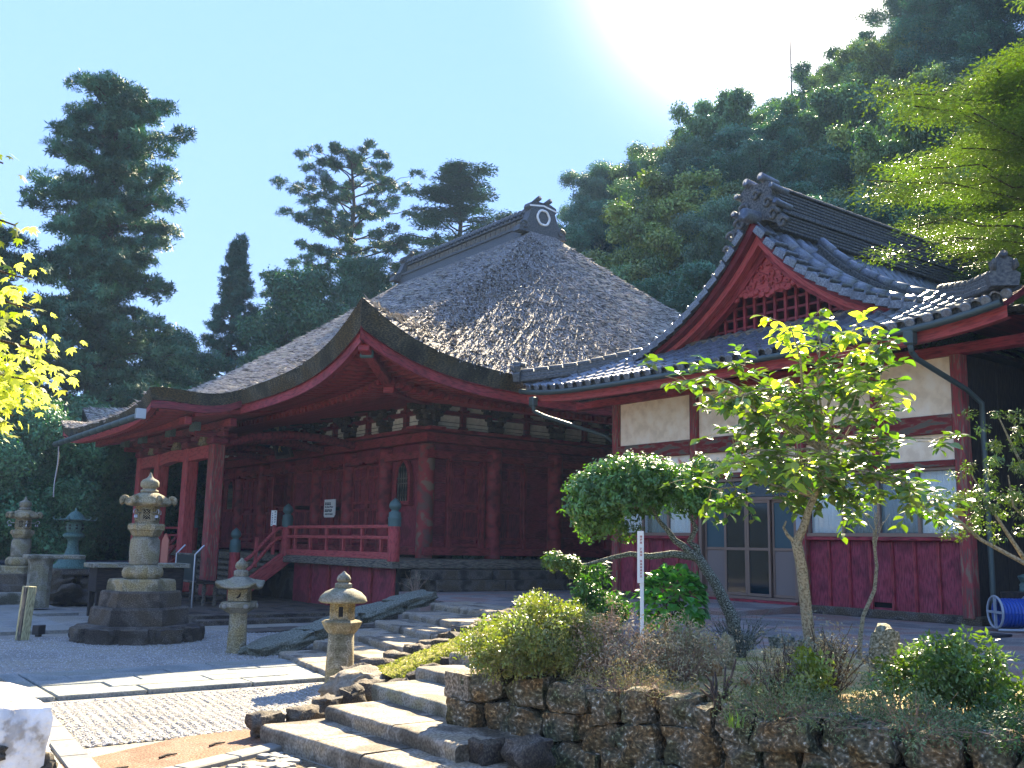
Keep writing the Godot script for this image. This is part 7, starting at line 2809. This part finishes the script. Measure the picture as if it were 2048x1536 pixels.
func small_rock(called: String, label: String, at: Vector3, s: Vector3, sd: int, m: Material, turn := 0.0, sq := 0.4, group := "", tilt := 0.0):
	var b := MB.new()
	b.rock(Vector3(0, s.y * 0.36, 0), s, sd, 9, sq, 0.17, Basis(Vector3.UP, turn) * Basis(Vector3(0, 0, 1), tilt))
	var o := part(self, called, b, m, "", true)
	o.position = at
	tag(o, label, "rock", group)

func make_garden():
	var b: MB
	rng.seed = 500
	# --- ground of the bed, with grass and litter
	var g := structure("garden_ground")
	b = MB.new()
	var nz := FastNoiseLite.new()
	nz.seed = 12; nz.frequency = 0.8
	var rows := []
	for r in 41:
		var z := -6.6 + 8.0 * r / 40.0
		var row := []
		for c in 31:
			var x0 := 4.45 + maxf(0.0, z + 6.3) * 0.245
			var x := x0 + (8.9 - 0.28 * (z + 6.6) - x0) * c / 30.0
			row.append(Vector3(x, 0.60 + 0.05 * nz.get_noise_2d(x * 1.5, z * 1.5) + 0.05 * sin(PI * c / 30.0), z))
		rows.append(row)
	b.smooth_grid(rows, false, Vector2(0.2, 0.2), false)
	part(g, "soil", b, M.sand_bed)
	var xs := []
	var cs := PackedColorArray()
	var gb := MB.new()
	for k in 7:
		var d := (rdir() * 0.5 + Vector3(0, 1, 0)).normalized()
		blade(gb, rdir() * 0.1 * Vector3(1, 0, 1), d, rr(0.6, 1.1), 0.10)
	for k in 5200:
		var z := rr(-6.4, 0.6)
		var x := 4.5 + maxf(0.0, z + 6.3) * 0.245 + pow(rng.randf(), 1.5) * 2.6
		if nz.get_noise_2d(x * 3.0, z * 3.0) < -0.05: continue
		var s := rr(0.025, 0.065)
		xs.append(Transform3D(along(Vector3(0, 1, 0) + rdir() * 0.3, rr(0, TAU)).scaled(Vector3(s, s, s)), Vector3(x, 0.63, z)))
		var v := rr(0.7, 1.3)
		cs.append(Color(0.26 * v, 0.25 * v, 0.07 * v) if rng.randf() < 0.6 else Color(0.36 * v, 0.29 * v, 0.17 * v))
	tag(stuff(self, "short_grass", gb.mesh(), xs, cs, M.dry_leaf), "short yellowed grass and litter on the garden bed", "grass")
	# --- large-leaved tree in the middle
	rng.seed = 510
	var lf := leaf_mesh(0.12, 0.07)
	var lf2 := leaf_mesh(0.1, 0.058)
	var T := thing("camellia_tree", "pale-trunked young tree with large sunlit leaves before the tiled building's door", "tree", Vector3(6.6, 0.80, -4.85))
	T.scale = Vector3.ONE * 0.845
	stem(T, "trunk", [Vector3(0.04, -0.24, 0), Vector3(0, 0, 0), Vector3(-0.05, 0.28, 0.0), Vector3(-0.11, 0.54, 0.02), Vector3(-0.17, 0.80, 0.04), Vector3(-0.20, 0.95, 0.03), Vector3(-0.23, 1.04, 0.03)], 0.058, 0.046, M.pale_bark, 12)
	stem(T, "branch", [Vector3(-0.23, 1.02, 0.03), Vector3(-0.17, 1.16, 0.07), Vector3(-0.14, 1.34, 0.12), Vector3(-0.10, 1.58, 0.22), Vector3(-0.11, 1.92, 0.28), Vector3(-0.2, 2.4, 0.25)], 0.042, 0.016, M.pale_bark, 10)
	stem(T, "branch", [Vector3(-0.23, 1.02, 0.03), Vector3(-0.31, 1.09, 0.0), Vector3(-0.33, 1.16, -0.03), Vector3(-0.30, 1.22, -0.02)], 0.022, 0.008, M.pale_bark)
	var tips := []
	var at := []
	var cols := PackedColorArray()
	var forks := [Vector3(-0.12, 1.45, 0.16), Vector3(-0.10, 1.62, 0.22), Vector3(-0.11, 1.85, 0.27), Vector3(-0.15, 2.1, 0.27), Vector3(-0.2, 2.35, 0.25)]
	var centre := Vector3(-0.33, 2.2, 0.2)
	for k in 24:
		var a := k * 2.39996
		var f: Vector3 = forks[k % 5]
		var e := centre + Vector3(cos(a) * rr(0.6, 1.0), rr(-0.85, 0.75), sin(a) * rr(0.6, 1.0)) * Vector3(1.02, 0.95, 1.02)
		stem(T, "branch", limb_path(f, e, 0.08, 4), 0.017, 0.006, M.pale_bark, 6)
		tips.append([f, e])
	# long arms seen at the left and right
	for e in [Vector3(-1.12, 2.62, -0.70), Vector3(0.72, 2.0, 0.98), Vector3(0.66, 1.35, 0.86), Vector3(-0.2, 3.05, 0.3), Vector3(-1.0, 1.6, -0.45), Vector3(0.2, 2.85, 0.7)]:
		stem(T, "branch", limb_path(forks[2], e, 0.1, 4), 0.015, 0.005, M.pale_bark, 6)
		tips.append([forks[2], e])
	var tw := MB.new()
	for k in 560:
		var q: Array = tips[k % tips.size()]
		var w: Vector3 = q[0].lerp(q[1], rr(0.3, 1.08))
		var d := rdir()
		var t: Vector3 = w + d * rr(0.08, 0.34) * Vector3(1, 0.7, 1) + (w - centre) * 0.12
		tw.tube([w, (w + t) / 2 + Vector3(0, 0.015, 0), t], [0.004, 0.003, 0.002], 4)
		var n := 4 + rng.randi() % 4
		for j in n:
			var ld := (Vector3(cos(j * 2.4 + k), rr(-0.55, 0.35), sin(j * 2.4 + k)) + d * 0.5).normalized()
			at.append(Transform3D(look_basis(ld, Vector3.UP + rdir() * 0.5, rr(0.75, 1.2)), t.lerp(w, j * 0.12)))
			var v := rr(0.7, 1.3)
			cols.append(Color(0.16 * v * rr(0.8, 1.3), 0.25 * v, 0.075 * v))
	part(T, "twigs", tw, M.pale_bark, "", true).set_meta("kind", "stuff")
	leaves(T, [lf, lf2], at, cols, 280, palette(Color(0.16, 0.25, 0.075), 6, 0.3, Color(0.85, 0.95, 0.2)), M.sun_leaf, Vector3(-7.0, 2.0, 6.0))
	# --- crooked lichen-covered tree with a flat crown
	rng.seed = 520
	var small := leaf_tuft(41, 12, 0.5, 0.5, 0.28)
	var K := thing("crooked_tree", "crooked lichen-covered tree leaning left under a flat leafy crown", "tree", Vector3(7.75, 0.62, -6.55))
	stem(K, "trunk", [Vector3(0, 0, 0), Vector3(-0.04, 0.16, 0), Vector3(-0.10, 0.35, -0.01), Vector3(-0.18, 0.52, -0.05), Vector3(-0.26, 0.66, -0.07), Vector3(-0.42, 0.90, -0.14)], 0.072, 0.05, M.lichen_bark, 12)
	for q in [[Vector3(-0.42, 0.88, -0.14), Vector3(-0.55, 1.0, -0.2), Vector3(-0.62, 1.06, -0.26), Vector3(-0.68, 1.16, -0.3), Vector3(-0.76, 1.24, -0.33), Vector3(-0.85, 1.4, -0.36)], [Vector3(-0.42, 0.88, -0.14), Vector3(-0.42, 1.0, -0.16), Vector3(-0.5, 1.05, -0.18), Vector3(-0.46, 1.18, -0.12), Vector3(-0.52, 1.3, -0.15), Vector3(-0.45, 1.45, -0.1)], [Vector3(-0.42, 0.9, -0.14), Vector3(-0.62, 0.93, -0.28), Vector3(-0.80, 0.90, -0.42), Vector3(-0.95, 0.92, -0.55), Vector3(-1.1, 0.88, -0.65), Vector3(-1.30, 0.80, -0.84)], [Vector3(-0.85, 1.38, -0.36), Vector3(-1.0, 1.4, -0.5), Vector3(-1.15, 1.32, -0.62), Vector3(-1.3, 1.22, -0.7)]]:
		stem(K, "branch", q, 0.042, 0.014, M.lichen_bark, 8)
	var C := Crown.new()
	for k in 80:
		var p := Vector3(rr(-1.0, 1.0), 0, rr(-0.55, 0.55))
		if p.x * p.x + p.z * p.z * 3.0 > 1.0: continue
		var w := Vector3(-0.86, 1.42, -0.34) + Vector3(p.x * 0.62 - p.z * 0.5, 0.20 * sqrt(1.0 - minf(1.0, p.x * p.x)) + rr(-0.2, 0.14), p.x * 0.42 + p.z * 0.62)
		clump(C, w, Vector3(0.20, 0.15, 0.20), 30, 0.085, Color(0.11, 0.22, 0.06), 0.25)
	for n in 13:
		var w := Vector3(-1.22 + 0.03 * n, 1.08 + 0.035 * n, -0.62) + rdir() * Vector3(0.2, 0.12, 0.2)
		clump(C, w, Vector3(0.15, 0.11, 0.15), 26, 0.085, Color(0.14, 0.24, 0.06), 0.25)
	for q in [[-1.45, 0.80, -0.93], [-1.36, 0.74, -0.86], [-1.55, 0.84, -1.0]]:
		clump(C, Vector3(q[0], q[1], q[2]), Vector3(0.13, 0.09, 0.13), 60, 0.075, Color(0.10, 0.17, 0.035), 0.2)
	for q in [[-1.28, 1.36, -0.62], [-1.36, 1.22, -0.7], [-1.2, 1.5, -0.55]]:
		clump(C, Vector3(q[0], q[1], q[2]), Vector3(0.15, 0.12, 0.15), 60, 0.075, Color(0.10, 0.17, 0.035), 0.2)
	stuff(K, "crown", small, C.xs, C.cs, M.sun_leaf)
	# --- broad-leaved bush under it
	rng.seed = 530
	var round_leaf := leaf_mesh(0.085, 0.085)
	var BL := thing("leafy_bush", "dense bush of large scalloped green leaves beside the white pole", "bush", Vector3(6.76, 0.62, -6.49))
	at = []
	cols = PackedColorArray()
	for k in 620:
		var d := rdir()
		if d.y < -0.5: d.y = -d.y
		var p := Vector3(d.x * 0.27, 0.44 + d.y * 0.30, d.z * 0.27) * Vector3(1, 1, 1) * (1.0 + 0.1 * rr(-1, 1))
		var ld := (d + Vector3(0, -0.35, 0) + rdir() * 0.5).normalized()
		at.append(Transform3D(look_basis(ld, d + Vector3(0, 0.6, 0), rr(0.7, 1.15)), p))
		var v := rr(0.7, 1.3)
		cols.append(Color(0.06 * v, 0.19 * v, 0.05 * v))
	var stb := MB.new()
	for k in 9: stb.tube(limb_path(Vector3(rr(-0.04, 0.04), 0, rr(-0.04, 0.04)), Vector3(rr(-0.2, 0.2), rr(0.45, 0.8), rr(-0.2, 0.2)), 0.03, 4), [0.012, 0.01, 0.008, 0.006, 0.004], 5)
	part(BL, "stems", stb, M.bark, "", true)
	leaves(BL, [round_leaf], at, cols, 200, palette(Color(0.06, 0.19, 0.05), 5, 0.3, Color(0.5, 0.8, 0.15)), M.sun_leaf, Vector3(-7.0, 1.0, 6.0))
	# --- smaller shrubs
	rng.seed = 540
	var nand := leaf_tuft(42, 14, 0.5, 0.55, 0.17)
	var tiny := leaf_tuft(43, 16, 0.55, 0.34, 0.18)
	var dryt := leaf_tuft(44, 9, 0.6, 0.4, 0.16)
	shrub("nandina", "feathery green shrub standing between the steps' moss strip and the crooked tree", "shrub", "", Vector3(6.55, 0.60, -7.3), Vector3(0.55, 0.72, 0.5), 16, nand, 5, 0.13, Color(0.06, 0.15, 0.04), 0.3, M.sun_leaf, M.bark, 0.008, 0.1)
	shrub("azalea", "big rounded sunlit azalea spilling over the stone wall's corner", "shrub", "azaleas in the garden bed", Vector3(4.70, 0.58, -5.85), Vector3(1.0, 0.56, 0.85), 110, tiny, 6, 0.072, Color(0.27, 0.28, 0.08), 0.35, M.sun_leaf, M.pale_bark, 0.006, 0.05)
	shrub("azalea", "half-bare azalea with pinkish dry twigs right of the sunlit one", "shrub", "azaleas in the garden bed", Vector3(5.02, 0.60, -5.45), Vector3(0.62, 0.50, 0.6), 60, dryt, 3, 0.06, Color(0.34, 0.28, 0.18), 0.3, M.dry_leaf, M.dry_twig, 0.006, 0.3)
	shrub("azalea", "dry pale azalea with twiggy grey top at the white pole's foot", "shrub", "azaleas in the garden bed", Vector3(5.55, 0.60, -5.25), Vector3(0.72, 0.42, 0.6), 60, dryt, 3, 0.06, Color(0.36, 0.31, 0.17), 0.3, M.dry_leaf, M.dry_twig, 0.006, 0.2)
	shrub("azalea", "small trimmed dry azalea on bare stems before the ochre rock", "shrub", "azaleas in the garden bed", Vector3(5.3, 0.60, -4.15), Vector3(0.30, 0.40, 0.30), 34, dryt, 2, 0.05, Color(0.2, 0.2, 0.13), 0.3, M.dry_leaf, M.bark, 0.007, 0.3)
	shrub("azalea", "largest grey dry azalea with dark forked stems in front of the young tree's trunk", "shrub", "azaleas in the garden bed", Vector3(5.78, 0.60, -4.15), Vector3(0.52, 0.48, 0.45), 60, dryt, 2, 0.05, Color(0.21, 0.21, 0.14), 0.3, M.dry_leaf, M.bark, 0.008, 0.3)
	shrub("weed", "bright yellow-green sapling leaves at the grey azalea's foot", "plant", "", Vector3(5.44, 0.60, -4.02), Vector3(0.22, 0.26, 0.2), 10, nand, 2, 0.10, Color(0.22, 0.27, 0.04), 0.2, M.sun_leaf, M.bark, 0.004, 0.0)
	shrub("nandina", "nandina with yellow-edged leaves catching the sun at right, before the standing stone", "shrub", "", Vector3(5.95, 0.55, -3.35), Vector3(0.62, 0.46, 0.55), 34, nand, 4, 0.10, Color(0.12, 0.19, 0.04), 0.4, M.sun_leaf, M.bark, 0.006, 0.1)
	shrub("dead_shrub", "leafless grey shrub with spreading twigs below the sliding door", "shrub", "", Vector3(7.2, 0.62, -6.1), Vector3(0.62, 0.42, 0.5), 48, dryt, 1, 0.03, Color(0.2, 0.2, 0.16), 0.2, M.dry_leaf, M.lichen_bark, 0.008, 0.85)
	shrub("weeds", "tangled grey-green creeping weeds along the wall top at centre right", "weeds", "creeping weeds on the wall top", Vector3(5.05, 0.58, -3.95), Vector3(0.7, 0.16, 0.9), 60, dryt, 3, 0.05, Color(0.15, 0.19, 0.08), 0.4, M.dry_leaf, M.dry_twig, 0.004, 0.2)
	shrub("weeds", "tangled weeds on the wall top below the yellow-edged nandina", "weeds", "creeping weeds on the wall top", Vector3(5.25, 0.56, -3.2), Vector3(0.7, 0.22, 1.0), 60, dryt, 3, 0.05, Color(0.12, 0.18, 0.08), 0.4, M.dry_leaf, M.dry_twig, 0.004, 0.2)
	shrub("weeds", "dark mat of weeds on the wall top at the right frame edge", "weeds", "creeping weeds on the wall top", Vector3(5.6, 0.54, -2.5), Vector3(0.8, 0.24, 1.0), 60, nand, 2, 0.06, Color(0.05, 0.10, 0.035), 0.4, M.broad, M.dry_twig, 0.004, 0.2)
	shrub("weeds", "sparse dry weeds along the wall's top edge under the dry azaleas", "weeds", "creeping weeds on the wall top", Vector3(4.75, 0.60, -5.0), Vector3(0.45, 0.16, 0.9), 50, dryt, 2, 0.04, Color(0.30, 0.27, 0.10), 0.4, M.dry_leaf, M.dry_twig, 0.003, 0.3)
	shrub("weeds", "wiry dead weeds beside the hall's stone foundation corner", "weeds", "", Vector3(10.75, 0.6, -17.6), Vector3(0.5, 0.5, 0.3), 20, dryt, 1, 0.04, Color(0.3, 0.3, 0.2), 0.3, M.dry_leaf, M.dry_twig, 0.006, 0.5)
	# sword-leaved clump and grass tufts
	for q in [[5.42, -5.62, 0.30, 14, "sword-leaved green clump between the pale dry azaleas"], [5.55, -2.35, 0.42, 40, "tall grass tuft at the lower right frame edge"], [5.22, -3.3, 0.16, 22, "small green grass tuft growing from the wall face"], [4.62, -3.95, 0.12, 20, "little yellow-green fern on the wall stones"]]:
		b = MB.new()
		for k in q[3]:
			var a := rr(0, TAU)
			var d := Vector3(cos(a) * 0.35, 1, sin(a) * 0.35).normalized()
			var l: float = q[2] * rr(0.6, 1.1)
			var w: float = 0.035 if q[3] == 14 else 0.008
			var o := Vector3(rr(-0.04, 0.04), 0, rr(-0.04, 0.04))
			var x := Vector3(-sin(a), 0, cos(a)) * w * 0.5
			var m := o + d * l * 0.6
			var e := o + d * l + Vector3(cos(a), -0.5, sin(a)) * l * 0.2
			b.quad(o - x, m - x, m + x, o + x)
			b.tri(m - x, e, m + x)
		var o := part(self, "grass_clump", b, M.grass_green, "", true)
		o.position = Vector3(q[0], 0.58 if q[3] != 22 else 0.48, q[1])
		tag(o, q[4], "grass clump", "green blades in the garden bed")
	# cut stump with props
	var S := thing("cut_shrub", "hacked-off shrub stump with splayed broken stems on the wall top", "stump", Vector3(4.88, 0.60, -4.3))
	for k in 12:
		var a := k * 2.4
		stem(S, "stub", limb_path(Vector3(rr(-0.03, 0.03), 0, rr(-0.03, 0.03)), Vector3(cos(a) * rr(0.05, 0.16), rr(0.12, 0.34), sin(a) * rr(0.05, 0.16)), 0.02, 3), 0.012, 0.006, M.bark, 6)
	# bare sapling
	var SP := thing("bare_sapling", "bare pale sapling with a few twigs in front of the curtained window", "sapling", Vector3(8.16, 0.62, -5.48))
	stem(SP, "stem", [Vector3(0, 0, 0), Vector3(-0.01, 0.22, 0.03), Vector3(0.0, 0.40, 0.06), Vector3(0.06, 0.64, 0.15), Vector3(0.05, 0.86, 0.19), Vector3(0.0, 1.10, 0.20), Vector3(0.01, 1.2, 0.22)], 0.024, 0.011, M.pale_bark)
	for k in 9:
		var p := Vector3(0.01, 1.2 - 0.02 * k, 0.22)
		stem(SP, "twig", limb_path(p, p + Vector3(rr(-0.13, 0.13), rr(0.06, 0.3), rr(-0.13, 0.13)), 0.02, 4), 0.006, 0.002, M.pale_bark, 5)
	# rocks
	var gr := "rocks set in the garden bed"
	small_rock("standing_stone", "tall leaning standing stone with pale lichen cap at right", Vector3(6.72, 0.58, -4.3), Vector3(0.27, 0.58, 0.24), 601, M.mossy_light, 0.4, 0.5, gr, -0.12)
	small_rock("standing_stone", "narrow upright lichen-covered stone behind the ochre rock", Vector3(6.27, 0.58, -5.42), Vector3(0.14, 0.42, 0.14), 603, M.lichen_granite, 0.2, 0.5, gr)
	small_rock("garden_rock", "flat ochre rock in the sun behind the hacked stump", Vector3(5.82, 0.58, -4.75), Vector3(0.36, 0.20, 0.26), 605, M.ochre_rock, 0.7, 0.4, gr)
	small_rock("garden_rock", "rounded ochre rock left of the flat one", Vector3(5.95, 0.58, -5.3), Vector3(0.18, 0.2, 0.16), 607, M.ochre_rock, 0.1, 0.3, gr)
	small_rock("garden_rock", "sunlit whitish rock half hidden by the dry azalea", Vector3(4.98, 0.58, -5.2), Vector3(0.2, 0.16, 0.16), 609, M.lichen_granite, 0.3, 0.3, gr)
	small_rock("garden_rock", "pale-rimmed rock behind the largest grey azalea", Vector3(6.35, 0.58, -4.75), Vector3(0.42, 0.36, 0.3), 611, M.dark_stone, 0.5, 0.4, gr)
	small_rock("garden_rock", "big black mossy rock at the right frame edge beside the forecourt", Vector3(7.0, 0.46, -3.1), Vector3(0.8, 0.4, 0.6), 613, M.mossy_stone, 0.4, 0.5, gr)
	var line := [[7.4, -7.4], [7.75, -7.15], [8.1, -6.85], [8.3, -6.45], [8.25, -6.0], [8.05, -5.2], [7.85, -4.8], [7.6, -4.35], [7.35, -3.95]]
	for k in line.size():
		small_rock("border_rock", ["first border rock, beside the feathery shrub", "border rock behind the leafy bush", "border rock at the crooked trunk's foot", "border rock under the leafless grey shrub", "border rock left of the young tree's trunk", "border rock right of the young tree's trunk", "border rock behind the standing stone", "border rock right of the standing stone", "last border rock, near the black mossy rock"][k], Vector3(line[k][0], 0.54, line[k][1]), Vector3(rr(0.28, 0.42), rr(0.2, 0.28), rr(0.24, 0.34)), 620 + k, M.mossy_stone, rr(0, 6), 0.4, "rocks bordering the bed towards the forecourt")
	# white pole with a lettered board
	var P := thing("lettered_pole", "slim white pole with a narrow board of red vertical lettering", "sign", Vector3(6.26, 0.62, -6.4))
	P.rotation = Vector3(0, -0.75, 0)
	b = MB.new()
	b.box(Vector3(0.012, 0.56, 0), Vector3(0.034, 1.13, 0.034), Basis.IDENTITY, 0.003)
	part(P, "pole", b, M.paper_white, "", true)
	b = MB.new()
	b.box(Vector3(0, 0.90, 0.024), Vector3(0.058, 0.46, 0.012), Basis.IDENTITY, 0.002)
	part(P, "board", b, M.paper_white, "", true)
	b = MB.new()
	for k in 14:
		if k == 3 or k == 7: continue
		glyph(b, Transform3D(Basis.IDENTITY, Vector3(0.004, 1.08 - k * 0.027, 0.031)), 0.022)
	part(P, "lettering", b, M.red_ink, "", true)
	# --- branch reaching in from the right: trunk outside the frame
	rng.seed = 550
	var Rr := thing("small_leaved_tree", "small-leaved tree reaching in at right with sunlit branch tips", "tree", Vector3(8.9, 0.6, -3.1))
	stem(Rr, "trunk", [Vector3(0, 0, 0), Vector3(-0.1, 0.5, -0.2), Vector3(-0.3, 0.8, -0.6), Vector3(-0.6, 0.92, -0.85)], 0.06, 0.03, M.pale_bark)
	C = Crown.new()
	for q in [[Vector3(-0.6, 0.92, -0.85), Vector3(-0.96, 1.12, -1.05), Vector3(-1.2, 1.36, -1.2), Vector3(-1.3, 1.48, -1.25)], [Vector3(-0.6, 0.92, -0.85), Vector3(-0.75, 1.2, -0.95), Vector3(-0.95, 1.45, -1.0), Vector3(-1.1, 1.7, -1.05)], [Vector3(-0.3, 0.8, -0.6), Vector3(-0.5, 1.4, -0.75), Vector3(-0.75, 1.9, -0.85), Vector3(-0.95, 2.15, -0.86)], [Vector3(-0.3, 0.8, -0.6), Vector3(-0.5, 1.1, -0.7), Vector3(-0.8, 1.4, -0.85), Vector3(-0.85, 1.65, -0.85)]]:
		stem(Rr, "branch", q, 0.02, 0.005, M.pale_bark, 6)
		for k in 20:
			var p: Vector3 = q[1].lerp(q[3], rr(0, 1.1)) + rdir() * Vector3(0.24, 0.12, 0.24)
			clump(C, p, Vector3(0.06, 0.03, 0.06), 5, 0.07, Color(0.14, 0.19, 0.05), 0.3)
	stuff(Rr, "foliage", nand, C.xs, C.cs, M.sun_leaf)
	# --- maple branches at the left, trunk outside the frame
	rng.seed = 560
	var Ml := thing("maple_tree", "near maple at the left frame edge with glowing yellow-green leaves", "tree", Vector3(-1.4, 0, -5.2))
	stem(Ml, "trunk", [Vector3(0, 0, 0), Vector3(0.05, 0.8, 0), Vector3(0.0, 1.8, 0.05), Vector3(0.15, 2.8, 0.1), Vector3(0.2, 3.8, 0.1)], 0.12, 0.05, M.bark)
	var ml := maple_leaf_mesh(0.047)
	at = []
	cols = PackedColorArray()
	for q in [[1.8, Vector3(2.30, 2.30, 0.34), 620], [2.0, Vector3(2.36, 2.44, 0.36), 330], [2.3, Vector3(2.24, 2.64, 0.32), 190], [2.4, Vector3(2.20, 2.78, 0.32), 180], [2.7, Vector3(2.14, 3.02, 0.33), 120], [3.0, Vector3(2.06, 3.30, 0.34), 70], [1.7, Vector3(2.22, 2.14, 0.30), 480]]:
		var o := Vector3(0.05, q[0], 0.05)
		var e: Vector3 = q[1]
		var mid := o.lerp(e, 0.55) + Vector3(0, 0.22, 0)
		stem(Ml, "branch", [o, o.lerp(mid, 0.5) + Vector3(0, 0.05, 0), mid, mid.lerp(e, 0.5) + Vector3(0, 0.06, 0), e], 0.03, 0.004, M.bark, 6)
		for k in q[2]:
			var f := rr(0.45, 1.02)
			var p := mid.lerp(e, (f - 0.3) / 0.7) + Vector3(rr(-0.2, 0.10), rr(-0.13, 0.06), rr(-0.2, 0.2))
			var d := Vector3(rr(-0.4, 1.0), rr(-0.9, -0.1), rr(-0.8, 0.8)).normalized()
			at.append(Transform3D(look_basis(d, Vector3.UP + rdir() * 0.5, rr(0.7, 1.2)), p))
			var v := rr(0.75, 1.25)
			cols.append(Color(0.22 * v * rr(0.85, 1.15), 0.27 * v, 0.05 * v))
	leaves(Ml, [ml], at, cols, 260, palette(Color(0.24, 0.28, 0.08), 5, 0.25, Color(0.95, 1.0, 0.36)), M.maple_leaf, Vector3(3.4, 2.5, 1.5))
